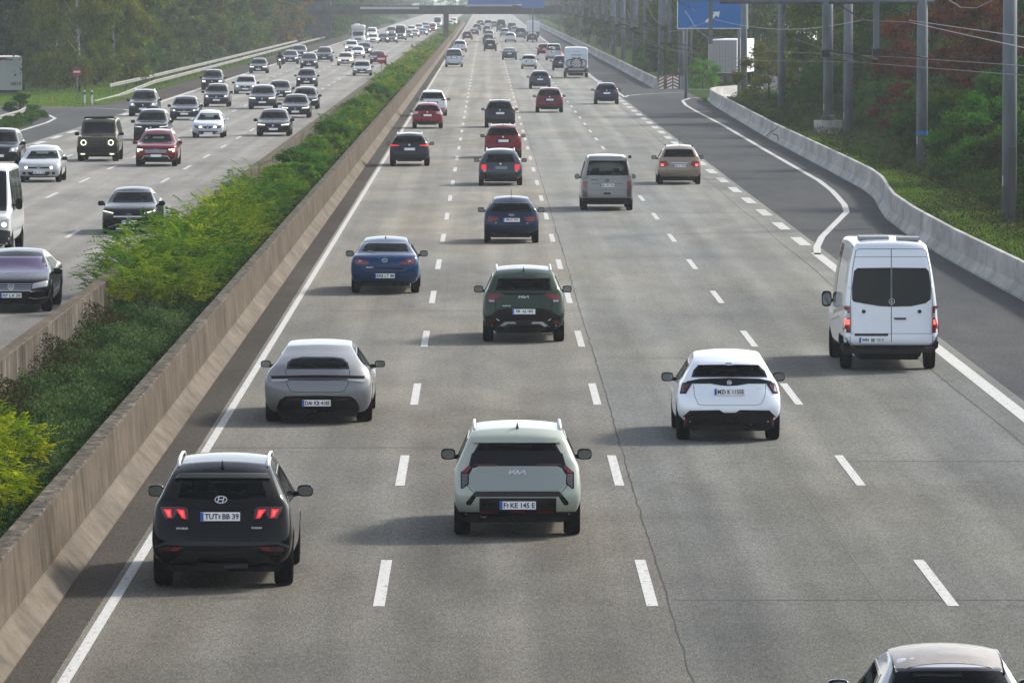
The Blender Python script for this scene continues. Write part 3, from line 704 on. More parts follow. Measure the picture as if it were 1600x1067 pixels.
def generic_front(c, head='wide', lit='headlight_on', kind='led', see=True, gr='dark', pz=.44, glass='glass_tint', bdg=None, chrome=False, gw=.46, gz=(.50, .68)):
    hz = c.fl[-1][0] / .78; W2 = c.W2
    window(c, 'windscreen', shield_poly(c), 'front', glass, .03, see)
    P = [(x * W2, z * hz) for x, z in HEADS[head]]; shade_lights(c, P, lit, 'front', kind)
    a = gw * W2; z0, z1 = gz[0] * hz, gz[1] * hz
    go = decal(c, 'grille', 'gloss_black', [(-a * .86, z0), (a * .86, z0), (a, z1), (-a, z1)], 'front', off=.008)
    if chrome: decal(c, 'grille_trim', 'chrome', line([(-a * .95, (z0 + z1) / 2), (a * .95, (z0 + z1) / 2)], .025), 'front', off=.014, parent=go)
    b_ = .74 * W2; decal(c, 'lower_intake', 'black_plastic', [(-b_, .24), (b_, .24), (b_ * .9, .36 * hz), (-b_ * .9, .36 * hz)], 'front', off=.008, cell=.12)
    plate(c, 0, pz * hz, None, 'front')
    decal(c, 'badge', 'silver', badge(bdg, 0, z1 - .06, .075) if bdg else [disc(0, z1 - .03, .05)], 'front', off=.02, cell=0, skirt=.003)
def std(c, see=True, cabin=True, mir_m='black_plastic', msize=(.22, .12, .165), g='glass_tint'):
    lod = c.sp.get('lod', 1)
    if see and c.sp['face'] == 'rear' and c.sp['kind'] != 'box': window(c, 'windscreen', shield_poly(c), 'front', 'glass_clear', .04)
    if see and c.sp['face'] == 'front' and c.sp['kind'] != 'box' and lod == 0: window(c, 'rear_window', rear_glass_poly(c), 'rear', 'glass_tint', .04)
    side_windows(c, see, glass=g)
    body_o = finish_body(c, c.sp['col'])
    wheels(c, lod); mirrors(c, mir_m, msize); chassis(c)
    if cabin and see: interior(c)
    return c
# ================================================================== vehicles seen from behind, traced one by one
def CV(cx, z0, s):
    f = lambda *p: [((a - cx) / s, (z0 - b_) / s) for a, b_ in p]
    return f
def nb(name, label, px, py, kind, L, W, H, col, face='rear', cat='car', **kw):
    sp = dict(name=name, label=label, px=px, py=py, kind=kind, L=L, W=W, H=H, col=col, face=face, cat=cat); sp.update(kw); return vehicle(sp)
def both(c, name, m, P, **kw):
    for Q in (P, mir(P)): decal(c, name, m, Q, **kw)
BELOW = 'cars driving away on the right carriageway'; ONC = 'oncoming vehicles on the left carriageway'

# --- black compact SUV, bottom left
c = nb('suv', 'glossy black SUV with lit red tail lamps and plate TUT BB 39', 348, 915, 'suv', 4.50, 1.86, 1.64, (.002, .002, .0025), lod=0, clad=.36, r=.355, ya=.88, tw=.24, group=BELOW,
       g=dict(belt=1.10, rake=.50, roofx=.66, corner=.18))
v = CV(620, 1006, 511)
window(c, 'rear_window', v((296, 398), (620, 418), (945, 398), (938, 330), (905, 240), (335, 240), (310, 330)), 'rear', 'glass_tint', .05)
decal(c, 'roof_spoiler', 'car_paint', v((300, 240), (945, 240), (925, 205), (330, 205)), off=.05, skirt=.2).color = (.05, .052, .055, 1)
both(c, 'tail_lamp', 'lamp_darkred', v((205, 436), (395, 436), (402, 520), (360, 516), (330, 470), (300, 516), (245, 516)), off=.006)
for a in (0, 1):
    P = v((232, 452), (283, 450), (288, 510), (262, 506)); Q = v((318, 452), (372, 456), (384, 518), (358, 512)); T = v((230, 435), (378, 435), (378, 442), (230, 445))
    if a: P, Q, T = mir(P), mir(Q), mir(T)
    for X in (P, Q): decal(c, 'tail_light', 'lamp_on_red', X, off=.014)
    decal(c, 'light_bar', 'lamp_darkred', T, off=.014)
    cx = sum(p[0] for p in P) / 4; cz = sum(p[1] for p in P) / 4
    for X in (P, Q): decal(c, 'lamp_core', 'lamp_on_hot', inset(X, .024), off=.018, skirt=0, cell=0)
decal(c, 'light_strip', 'gloss_black', v((380, 432), (860, 432), (860, 445), (380, 445)), off=.012)
decal(c, 'badge', 'silver', badge('H', 0.0, .0, 1) and [[(x * .083 - .005, z * .083 + 1.21) for x, z in P] for P in badge('H', 0, 0, 1)], off=.012, cell=0, skirt=.003)
decal(c, 'tailgate_seam', 'gloss_black', line(v((205, 430), (255, 560), (280, 640), (620, 652), (985, 640), (1010, 560), (1035, 430)), .008), off=.004, cell=.09, skirt=0); plate(c, -.01, .985, 'TUT  BB 39')
decal(c, 'plate_sticker', 'sign_grey', [disc(-.018, .995, .016), disc(-.018, .967, .014)], off=.002, cell=0, skirt=0, flat=1, plane=c.plane)
letters(c, 'HYUNDAI', -.51, .83, .026); letters(c, 'TUCSON', .465, .836, .026)
decal(c, 'bumper_trim', 'grey_plastic', v((175, 700), (240, 672), (1010, 672), (1075, 700), (1072, 712), (1000, 690), (860, 700), (380, 700), (245, 690), (178, 712)), off=.012)
decal(c, 'bumper_grille', 'black_plastic', v((200, 705), (1050, 705), (1045, 790), (980, 800), (270, 800), (195, 780)), off=.006)
decal(c, 'skid_plate', 'dark_grey_trim', v((265, 815), (385, 732), (845, 732), (985, 815), (800, 805), (780, 780), (470, 780), (445, 805)), off=.02)
decal(c, 'skid_panel', 'grey_plastic', v((450, 818), (800, 818), (795, 850), (455, 850)), off=.02)
both(c, 'reflector', 'lamp_darkred', v((205, 712), (370, 706), (330, 736), (205, 738)), off=.014); both(c, 'reflector_stripe', 'lamp_red', v((300, 712), (365, 708), (328, 734), (285, 735)), off=.018)
decal(c, 'lower_valance', 'black_plastic', v((230, 830), (1030, 830), (1000, 872), (260, 872)), off=.012)
roof_rails(c, 'silver'); antenna(c, .62); std(c, mir_m='car_paint')

# --- pale green boxy electric SUV
c = nb('suv', 'pale sage green boxy SUV with plate F KE 145E driving in the second lane', 808, 836, 'suv', 4.30, 1.85, 1.56, (.36, .39, .34), lod=0, clad=.42, r=.35, ya=.86, tw=.235, group=BELOW,
       g=dict(belt=1.04, rake=.34, roofx=.70, corner=.15, shx=.95))
v = CV(685, 995, 507)
window(c, 'rear_window', v((362, 362), (1005, 362), (960, 288), (405, 288)), 'rear', 'glass_privacy', .035)
decal(c, 'tailgate_glass_band', 'gloss_black', v((355, 362), (1012, 362), (1040, 455), (1005, 470), (975, 456), (405, 456), (370, 470), (330, 455)), off=.006)
decal(c, 'roof_spoiler', 'car_paint', v((365, 284), (1000, 284), (975, 250), (395, 250)), off=.05, skirt=.2).color = c.col4
for a in (0, 1):
    P = v((272, 500), (345, 442), (360, 470), (332, 520), (332, 585), (284, 622), (272, 620)); Q = v((276, 500), (330, 450), (352, 462), (322, 500), (300, 505)); G = v((280, 510), (322, 512), (322, 578), (284, 612)); D = v((312, 722), (375, 645), (395, 665), (345, 742), (315, 742))
    I = v((335, 510), (345, 498), (345, 600), (335, 590))
    if a: P, Q, G, D = map(mir, (P, Q, G, D))
    decal(c, 'tail_lamp', 'gloss_black', P, off=.008); decal(c, 'lamp_upper', 'lamp_red', Q, off=.012, skirt=.004); decal(c, 'lamp_lower', 'lamp_smoke', G, off=.012, skirt=.004); decal(c, 'bumper_slot', 'gloss_black', D, off=.008)
decal(c, 'light_bar', 'lamp_darkred', v((370, 440), (535, 440), (545, 452), (380, 452)), off=.01); decal(c, 'light_bar', 'lamp_darkred', v((830, 440), (1005, 440), (990, 452), (820, 452)), off=.01)
decal(c, 'tailgate_panel', 'car_paint', v((332, 520), (405, 462), (970, 462), (1040, 520), (1038, 590), (990, 638), (380, 638), (332, 590)), off=.012).color = (.27, .30, .28, 1)
decal(c, 'badge', 'silver', [[(x * .118 + .0, z * .075 + .975) for x, z in P] for P in badge('K', 0, 0, 1)], off=.02, cell=0, skirt=.002)
decal(c, 'bumper_band', 'gloss_black', v((378, 642), (990, 642), (1008, 665), (975, 682), (395, 682), (362, 665)), off=.014)
decal(c, 'plate_recess', 'black_plastic', v((408, 690), (968, 690), (968, 800), (408, 800)), off=.008); decal(c, 'recess_louvre', 'dark_grey_trim', v((490, 700), (885, 700), (955, 782), (425, 782)), off=.012)
[decal(c, 'recess_line', 'black_plastic', line(v(*q_), .012), off=.016, cell=0, skirt=0) for q_ in (((470, 735), (535, 725)), ((460, 755), (535, 745)), ((835, 725), (905, 735)), ((835, 745), (915, 755)))]
[decal(c, 'tailgate_seam', 'dark_grey_trim', line(v(*q_), .007), off=.014, cell=.09, skirt=0) for q_ in (((355, 360), (330, 470), (322, 600), (365, 648)), ((1012, 360), (1042, 470), (1048, 600), (1005, 648)))]; plate(c, .005, .495, 'F  KE 145 E')
decal(c, 'plate_sticker', 'sign_grey', [disc(-.15 + .01, .505, .015), disc(-.14, .478, .014)], off=.002, cell=0, skirt=0, flat=1, plane=c.plane)
for x0, x1 in ((412, 550), (635, 745), (825, 950)): decal(c, 'reflector_strip', 'lamp_red', v((x0, 786), (x1, 786), (x1, 801), (x0, 801)), off=.014)
decal(c, 'lower_valance', 'black_plastic', v((245, 790), (408, 792), (968, 792), (1125, 790), (1090, 850), (1000, 866), (345, 866), (275, 850)), off=.01)
roof_rails(c, 'silver'); antenna(c, .62); std(c)

# --- silver low estate sports car
c = nb('sports_car', 'low silver grey sports estate with slim rear light bar and plate DA KB 4185', 498, 658, 'estate', 4.96, 1.97, 1.41, (.20, .208, .215), lod=0, clad=0, r=.355, ya=1.03, tw=.29, group=BELOW,
       g=dict(belt=.96, rake=.80, roofx=.60, corner=.26, corner_u=.2, shx=.86, hood=.72, crown=.035, tumble=.9, zb=.20))
v = CV(735, 967, 541)
window(c, 'rear_window', v((425, 412), (1045, 412), (1030, 345), (985, 305), (900, 288), (560, 288), (470, 308), (435, 340)), 'rear', 'glass_tint', .03)
decal(c, 'light_bar', 'gloss_black', v((270, 480), (735, 472), (1200, 480), (1185, 520), (735, 524), (285, 520)), off=.010)
both(c, 'tail_lamp', 'lamp_clear', v((278, 512), (440, 510), (440, 530), (300, 540), (280, 540)), off=.018)
decal(c, 'light_bar_lens', 'lamp_smoke', v((425, 504), (1045, 504), (1045, 516), (425, 516)), off=.014, skirt=.003)
decal(c, 'tailgate_seam', 'gloss_black', line(v((418, 425), (432, 560), (470, 632), (520, 640), (960, 640), (1000, 630), (1035, 560), (1050, 425)), .008), off=.004, cell=.09, skirt=0)
decal(c, 'bumper_valance', 'gloss_black', v((330, 790), (360, 720), (420, 682), (735, 676), (1060, 682), (1110, 720), (1145, 790), (1145, 830), (330, 830)), off=.008)
decal(c, 'diffuser', 'black_plastic', v((345, 800), (385, 750), (420, 712), (1050, 712), (1090, 750), (1130, 800), (1120, 880), (350, 880)), off=.014)
both(c, 'reflector', 'lamp_darkred', v((435, 708), (555, 708), (555, 724), (425, 724)), off=.02)
plate(c, -.022, .402, 'DA  KB 4185'); decal(c, 'plate_sticker', 'sign_grey', [disc(-.106, .412, .015), disc(-.106, .386, .013)], off=.002, cell=0, skirt=0, flat=1, plane=c.plane)
std(c, mir_m='black_plastic', msize=(.20, .12, .13))

# --- white electric hatchback
c = nb('hatchback', 'white hatchback with black bumper and plate MZ K 1155E in the third lane', 1138, 687, 'hatch', 4.29, 1.83, 1.50, (.76, .80, .86), lod=0, clad=.30, r=.345, ya=.80, tw=.235, group=BELOW,
       g=dict(belt=1.0, rake=.46, roofx=.64, corner=.2, shx=.9))
v = CV(705, 964, 532)
window(c, 'rear_window', v((355, 352), (1062, 352), (1040, 290), (985, 238), (760, 236), (705, 242), (650, 236), (420, 238), (375, 285)), 'rear', 'glass_tint', .035)
decal(c, 'roof_spoiler', 'car_paint', v((415, 236), (650, 232), (705, 240), (760, 232), (985, 236), (960, 192), (430, 192)), off=.06, skirt=.22).color = c.col4
decal(c, 'spoiler_notch', 'dark_grey_trim', v((675, 218), (728, 218), (732, 228), (670, 228)), off=.066, skirt=0)
decal(c, 'tailgate_band', 'gloss_black', v((300, 392), (430, 366), (705, 358), (985, 366), (1110, 392), (1060, 412), (880, 412), (780, 430), (705, 434), (630, 430), (530, 412), (360, 412)), off=.008)
both(c, 'tail_lamp', 'gloss_black', v((268, 404), (362, 390), (358, 412), (300, 505), (244, 504)), off=.012); both(c, 'lamp_lens', 'lamp_darkred', v((285, 420), (340, 412), (295, 490), (258, 492)), off=.018)
decal(c, 'badge', 'silver', [[(x * .043 + .0, z * .043 + 1.055) for x, z in P] for P in (ring(0, 0, 1, 1, .2, 8) + line([(-.55, -.4), (-.55, .4), (-.25, 0), (.0, .4), (0, -.4)], .2) + line([(.6, .3), (.25, .3), (.25, -.35), (.6, -.35), (.6, 0)], .2))], off=.014, cell=0, skirt=.002)
plate(c, .0, .89, 'MZ  K 1155E', w=.53); decal(c, 'plate_sticker', 'sign_grey', [disc(-.078, .90, .014), disc(-.078, .874, .014)], off=.002, cell=0, skirt=0, flat=1, plane=c.plane)
letters(c, 'ELECTRIC', .54, .952, .022)
decal(c, 'tailgate_seam', 'dark_grey_trim', line(v((370, 420), (382, 530), (415, 605), (470, 615), (940, 615), (1000, 603), (1035, 530), (1045, 420)), .007), off=.004, cell=.09, skirt=0)
decal(c, 'rear_bumper', 'black_plastic', v((245, 790), (240, 728), (270, 722), (335, 664), (610, 658), (650, 684), (760, 684), (800, 658), (1075, 662), (1140, 722), (1168, 728), (1160, 790), (1120, 825), (290, 825)), off=.010)
decal(c, 'bumper_insert', 'dark_grey_trim', v((330, 712), (600, 700), (800, 700), (1070, 712), (1060, 770), (880, 800), (520, 800), (345, 770)), off=.016)
both(c, 'reflector', 'lamp_red', v((302, 790), (288, 788), (318, 722), (334, 722)), off=.02)
decal(c, 'fog_lamp', 'lamp_darkred', v((680, 765), (738, 765), (730, 785), (690, 785)), off=.022)
decal(c, 'lower_valance', 'black_plastic', v((330, 820), (1080, 820), (1060, 852), (350, 852)), off=.008)
std(c)

# --- white high-roof van
c = nb('van', 'white high roof van with dark rear door windows and plate WN BE 1313', 1388, 576, 'box', 5.95, 1.99, 2.68, (.70, .74, .80), cat='van', lod=0, clad=.42, r=.35, ya=1.15, yb=1.0, tw=.225, group=BELOW,
       g=dict(belt=1.30, hood=1.15, roofx=.74, zb=.45, crown=.04, corner=.10, corner_u=.08, tumble=1.9, panel=True))
v = CV(570, 985, 322)
for P in (v((308, 420), (322, 310), (345, 290), (566, 288), (566, 548), (500, 546), (400, 530), (320, 515), (308, 500)), v((574, 288), (800, 290), (822, 310), (836, 420), (834, 498), (800, 525), (700, 546), (574, 548))):
    decal(c, 'rear_door_window', 'glass_far', P, off=.008, cell=.1)
decal(c, 'door_seam', 'dark_grey_trim', line(v((570, 165), (570, 805)), .014) + line(v((296, 800), (296, 560), (312, 300), (335, 175), (360, 162), (780, 162), (805, 180), (830, 300), (848, 560), (846, 790), (825, 806), (320, 806), (296, 790)), .010) + line(v((330, 216), (812, 214)), .008) + line(v((300, 728), (845, 728)), .008), off=.004, cell=.09, skirt=0)
for a in (0, 1):
    P = v((250, 540), (297, 545), (300, 722), (252, 722)); Q = v((258, 632), (292, 634), (292, 668), (260, 668)); H_ = v((258, 590), (294, 592), (294, 622), (258, 622)); A = v((252, 726), (298, 726), (298, 748), (258, 748))
    if a: P, Q, H_, A = [[(x + .01, z) for x, z in mir(q)] for q in (P, Q, H_, A)]
    o = decal(c, 'tail_lamp', 'lamp_red', P, off=.03); decal(c, 'brake_light', 'lamp_on_hot', Q, off=.038, parent=o, skirt=.004); decal(c, 'indicator_lens', 'lamp_clear', H_, off=.038, parent=o, skirt=.004); decal(c, 'corner_step', 'car_paint', A, off=.02).color = c.col4
for x, z in ((290, 412), (850, 408)): decal(c, 'door_hinge', 'car_paint', v((x - 14, z - 12), (x + 14, z - 12), (x + 14, z + 14), (x - 14, z + 14)), off=.03).color = c.col4
decal(c, 'bumper_step', 'dark_grey_trim', v((225, 722), (262, 752), (300, 808), (840, 806), (880, 750), (886, 722), (886, 820), (845, 855), (280, 862), (250, 852), (228, 790)), off=.05, skirt=.08)
decal(c, 'handle_bar', 'gloss_black', v((326, 728), (548, 728), (548, 744), (326, 744)), off=.014); decal(c, 'door_handle', 'gloss_black', v((585, 622), (668, 622), (665, 634), (590, 634)), off=.03)
for x in (385, 758): decal(c, 'door_button', 'gloss_black', [[(q[0], q[1]) for q in [(((x - 570) / 322) + .04 * math.cos(t), ((985 - 580) / 322) + .04 * math.sin(t)) for t in [2 * math.pi * i / 12 for i in range(12)]]]], off=.02, cell=0)
decal(c, 'badge', 'silver', badge('star', .008, (985 - 513) / 322, .062), off=.02, cell=0, skirt=.003)
both(c, 'reflector', 'lamp_darkred', v((285, 815), (345, 815), (340, 836), (285, 836)), off=.058)
plate(c, (438 - 570) / 322, (985 - 772) / 322, 'WN  BE 1313')
m = MB()
for x, y, w_, d_ in ((-.30, 1.3, .62, .7), (.40, .9, .46, .6)): m.box((x, y, c.H + .05), (w_, d_, .07))
m.build('roof_vent', 'sign_grey', c.root); MB().tube([(-.55, .35, .42), (.55, .35, .42)], .05, 6).build('exhaust_beam', 'gloss_black', c.root)
std(c, cabin=False, see=False, msize=(.22, .13, .34))

# --- silver hatchback cut off by the lower edge
c = nb('hatchback', 'small silver grey car with faded brown roof cut off by the bottom of the photo', 0, 1268, 'hatch', 4.0, 1.72, 1.45, (.52, .53, .56), X=4.44, lod=0, clad=.3, r=.31, ya=.75, tw=.2, group=BELOW, g=dict(belt=.98, rake=.5, roofx=.63, corner=.24, corner_u=.2, shx=.88))
window(c, 'rear_window', rear_glass_poly(c, .95, .08), 'rear', 'glass_tint', .04)
P = [(-.50, .72), (.50, .72), (.52, 2.0), (-.52, 2.0)]
bmr = MB(); g_ = []
for i in range(11):
    for j in range(9):
        x = lerp(-.515, .515, j / 8); y = lerp(.62, 2.05, i / 10); h = c.bvh.ray_cast(Vector((x, y, 4)), Vector((0, 0, -1)))[0]; g_.append((h.x, h.y, h.z + .006))
bmr.add(g_, [(i * 9 + j, i * 9 + j + 1, (i + 1) * 9 + j + 1, (i + 1) * 9 + j) for i in range(10) for j in range(8)], 0, True)
rm = mat('roof_faded', (.15, .135, .12), .5, 0, .3); setc(rm, ramp(rm, noise(rm, 3, detail=6), [(.3, (.22, .20, .18)), (.7, (.34, .31, .275))])); bmr.build('roof_panel', 'roof_faded', c.root)
for s in (-1, 1): MB().tube([(s * .525, lerp(.6, 2.05, i / 6), c.bvh.ray_cast(Vector((s * .525, lerp(.6, 2.05, i / 6), 4)), Vector((0, 0, -1)))[0].z + .006) for i in range(7)], .012, 5).build('roof_gutter', 'gloss_black', c.root)
both(c, 'tail_lamp', 'lamp_red', [(.6, .85), (.82, .85), (.82, 1.05), (.66, 1.08)], off=.01); plate(c, 0, .75, None)
decal(c, 'rear_wiper', 'gloss_black', line([(0, 1.12), (-.3, 1.2)], .018), off=.02, cell=0)
std(c, mir_m='gloss_black', msize=(.23, .12, .16))

# --- dark green crossover
c = nb('suv', 'dark green SUV with silver skid plate and plate FB AJ 182 in the second lane', 818, 533, 'suv', 4.50, 1.86, 1.64, (.032, .052, .036), lod=0, clad=.52, r=.36, ya=.88, tw=.24, group=BELOW, g=dict(belt=1.10, rake=.46, roofx=.68, corner=.18))
v = CV(700, 972, 497)
window(c, 'rear_window', v((385, 382), (1015, 382), (990, 250), (420, 250)), 'rear', 'glass_tint', .04)
decal(c, 'roof_spoiler', 'car_paint', v((400, 246), (1000, 246), (975, 212), (430, 212)), off=.05, skirt=.2).color = c.col4
both(c, 'tail_lamp', 'lamp_red', v((300, 445), (330, 420), (488, 418), (440, 448), (375, 484), (305, 488)), off=.01); both(c, 'lamp_lower', 'lamp_clear', v((306, 488), (374, 486), (372, 506), (320, 506)), off=.012)
decal(c, 'light_bar', 'gloss_black', v((440, 408), (960, 408), (910, 428), (490, 428)), off=.008)
decal(c, 'badge', 'silver', [[(x * .115, z * .07 + 1.045) for x, z in P] for P in badge('K', 0, 0, 1)], off=.014, cell=0, skirt=.002); decal(c, 'tailgate_seam', 'gloss_black', line(v((375, 490), (390, 600), (420, 655), (985, 655), (1010, 600), (1020, 490)), .009), off=.004, cell=.09, skirt=0); letters(c, 'SPORTAGE', -.385, .845, .028)
decal(c, 'bumper_cladding', 'black_plastic', v((250, 690), (330, 650), (430, 590), (560, 576), (850, 576), (980, 592), (1075, 650), (1150, 690), (1150, 790), (1100, 822), (300, 822), (255, 790)), off=.008)
decal(c, 'skid_plate', 'silver', v((395, 790), (470, 718), (700, 708), (930, 718), (1010, 790), (930, 806), (860, 770), (540, 770), (480, 800)), off=.02).data.materials[0] = M['grey_plastic']
both(c, 'skid_fin', 'silver', v((430, 775), (490, 732), (600, 732), (620, 752), (520, 752), (470, 785)), off=.026)
[decal(c, 'bumper_chrome', 'silver', q, off=.014, cell=0, skirt=.004) for q in (line(v((260, 702), (400, 700), (425, 715), (345, 772)), .02), line(v((1142, 702), (1000, 700), (975, 715), (1060, 772)), .02))]
both(c, 'reflector', 'lamp_red', v((315, 715), (385, 715), (345, 758), (320, 752)), off=.014)
plate(c, -.002, .715, 'FB  AJ 182'); decal(c, 'lower_valance', 'black_plastic', v((350, 815), (1050, 815), (1000, 855), (400, 855)), off=.008)
roof_rails(c, 'silver'); antenna(c, .62); std(c)

# --- blue saloon
c = nb('saloon', 'bright blue saloon with round silver badge in the left lane behind the silver sports estate', 602, 457, 'sedan', 4.75, 1.80, 1.40, (.007, .036, .100), lod=0, r=.33, ya=1.05, tw=.215, group=BELOW, g=dict(belt=.97, deck=.50, roofx=.62, corner=.2, shx=.92))
v = CV(665, 907, 493)
window(c, 'rear_window', v((345, 368), (985, 368), (950, 250), (925, 228), (430, 228), (400, 250)), 'rear', 'glass_privacy', .03)
both(c, 'tail_lamp', 'lamp_red', v((275, 450), (300, 442), (390, 452), (440, 478), (472, 510), (440, 518), (300, 512), (280, 490)), off=.01); both(c, 'lamp_lens', 'lamp_clear', v((325, 462), (372, 468), (365, 485), (330, 482)), off=.014)
decal(c, 'badge', 'silver', [[(x * .075, z * .062 + .897) for x, z in P] for P in badge('wing', 0, 0, 1)], off=.014, cell=0, skirt=.003)
decal(c, 'boot_recess', 'gloss_black', v((420, 575), (430, 555), (905, 555), (915, 575), (900, 582), (440, 582)), off=.004).data.materials[0] = M['dark_grey_trim']
letters(c, 'MAZDA 6', -.385, .715, .034); plate(c, -.0, .492, 'ERB LT 88'); decal(c, 'rear_wiper', 'gloss_black', line(v((440, 338), (545, 366)), .016), off=.02, cell=0)
both(c, 'reflector', 'lamp_darkred', v((400, 735), (530, 735), (520, 752), (415, 752)), off=.01)
decal(c, 'lower_valance', 'black_plastic', v((345, 745), (985, 745), (990, 800), (340, 800)), off=.006)
both(c, 'exhaust', 'dark_grey_trim', disc(-.57, .295, .055, .04), off=.03, cell=0)
antenna(c, 1.55, .06); std(c)

# --- dark blue small hatch
c = nb('hatchback', 'dark blue small hatchback with stick aerial and four ring badge in the second lane', 799, 379, 'hatch', 3.96, 1.74, 1.42, (.007, .022, .050), lod=0, r=.32, ya=.75, tw=.21, group=BELOW, g=dict(belt=1.0, rake=.50, roofx=.62, corner=.18))
v = CV(750, 976, 533)
window(c, 'rear_window', v((415, 440), (1085, 440), (1040, 285), (460, 285)), 'rear', 'glass_privacy', .03)
both(c, 'tail_lamp', 'lamp_red', v((370, 510), (400, 515), (545, 535), (500, 588), (395, 612), (350, 580)), off=.01)
decal(c, 'badge', 'silver', badge('rings', 0, .905, .052), off=.014, cell=0, skirt=.002); plate(c, .0, .745, 'MB JC 955'); letters(c, 'A1', -.49, .655, .03); letters(c, 'TDI', .50, .65, .028)
decal(c, 'lower_valance', 'black_plastic', v((360, 800), (1130, 800), (1060, 870), (420, 870)), off=.006); both(c, 'reflector', 'lamp_darkred', v((370, 780), (480, 785), (480, 808), (375, 806)), off=.01)
decal(c, 'bumper_crease', 'gloss_black', line(v((380, 640), (1120, 640)), .01), off=.003, cell=.09, skirt=0)
antenna(c, .55, stick=True); std(c)

# --- grey van with sunshade rail
c = nb('van', 'light grey passenger van with roof awning rail and dark rear window', 948, 328, 'van', 4.90, 1.90, 1.97, (.22, .228, .23), cat='van', lod=0, clad=.5, r=.34, ya=.95, tw=.225, group=BELOW, g=dict(belt=1.16, hood=1.0, roofx=.74, tumble=1.5, wtop=.2))
v = CV(468, 798, 289)
window(c, 'rear_window', v((248, 426), (692, 428), (670, 272), (282, 270)), 'rear', 'glass_privacy', .03)
both(c, 'tail_lamp', 'lamp_red', v((215, 482), (262, 486), (260, 555), (215, 565)), off=.01); both(c, 'corner_panel', 'lamp_smoke', v((216, 566), (260, 556), (264, 650), (216, 650)), off=.01)
decal(c, 'badge', 'grey_plastic', badge('VW', 0, 1.11, .062), off=.014, cell=0, skirt=.003); plate(c, .0, .925, 'MA HX 296'); decal(c, 'tailgate_handle', 'gloss_black', v((432, 605), (504, 605), (504, 624), (432, 624)), off=.014); decal(c, 'tailgate_crease', 'dark_grey_trim', line(v((305, 510), (630, 512)), .012) + line(v((265, 580), (670, 580)), .008), off=.004, cell=.09, skirt=0)
letters(c, '4MOTION', -.46, 1.13, .04, m='grey_plastic')
decal(c, 'rear_bumper', 'black_plastic', v((210, 660), (725, 660), (725, 705), (660, 728), (270, 728), (212, 705)), off=.02)
MB().tube([(-.65, .25, c.H + .0), (.55, .25, c.H + .0)], .03, 6).build('roof_awning', 'white_paint', c.root); MB().rbox((.82, .3, c.H - .02), (.12, .2, .12)).build('awning_end_cap', 'gloss_black', c.root)
std(c, mir_m='car_paint', msize=(.2, .12, .2))

# --- beige compact van
c = nb('people_carrier', 'beige compact people carrier with brake lamps lit, right of the grey van', 1061, 287.5, 'hatch', 4.27, 1.78, 1.58, (.26, .215, .165), lod=0, r=.32, ya=.8, tw=.21, group=BELOW, clad=.0, g=dict(belt=1.08, rake=.40, roofx=.66, corner=.2))
v = CV(1228, 526.6, 254)
window(c, 'rear_window', v((1058, 236), (1392, 236), (1362, 155), (1085, 155)), 'rear', 'glass_clear', .03)
both(c, 'tail_lamp', 'lamp_red', v((1022, 280), (1090, 275), (1120, 320), (1060, 345), (1020, 340)), off=.01); both(c, 'brake_light', 'lamp_on_hot', v((1032, 308), (1062, 308), (1064, 332), (1034, 332)), off=.016)
decal(c, 'boot_trim', 'chrome', v((1140, 292), (1312, 292), (1312, 302), (1140, 302)), off=.012); plate(c, .0, .775, 'DN C 1196'); decal(c, 'boot_seam', 'dark_grey_trim', line(v((1085, 345), (1090, 380), (1110, 384), (1346, 384), (1366, 380), (1371, 345)), .01), off=.004, cell=.09, skirt=0)
decal(c, 'lower_valance', 'black_plastic', v((1045, 440), (1400, 440), (1380, 485), (1070, 485)), off=.006)
antenna(c, .6, stick=True); roof_rails(c, 'dark_grey_trim'); std(c)

# --- dark grey estate
c = nb('estate_car', 'dark grey estate car with red tail lamps and roof rails in the second lane', 782, 289, 'estate', 4.65, 1.81, 1.46, (.045, .058, .072), lod=0, r=.33, ya=.98, tw=.215, group=BELOW, g=dict(belt=1.0, rake=.42, roofx=.65))
v = CV(1140, 1009, 226.6)
window(c, 'rear_window', v((1008, 790), (1272, 790), (1250, 712), (1025, 712)), 'rear', 'glass_privacy', .03)
both(c, 'tail_lamp', 'lamp_on_red', v((962, 812), (1008, 808), (1008, 858), (968, 862)), off=.01); both(c, 'lamp_lens', 'lamp_clear', v((975, 864), (1006, 860), (1006, 876), (985, 880)), off=.012)
decal(c, 'badge', 'silver', [disc(0, .90, .045)], off=.012, cell=0); plate(c, .02, .745, None, col='sign_grey'); decal(c, 'tailgate_crease', 'gloss_black', line(v((975, 912), (1310, 912)), .012), off=.004, cell=.09, skirt=0)
both(c, 'reflector', 'lamp_darkred', v((970, 892), (1010, 892), (1005, 930), (975, 925)), off=.01); decal(c, 'lower_valance', 'black_plastic', v((985, 935), (1300, 935), (1290, 970), (995, 970)), off=.006)
roof_rails(c, 'silver'); std(c)
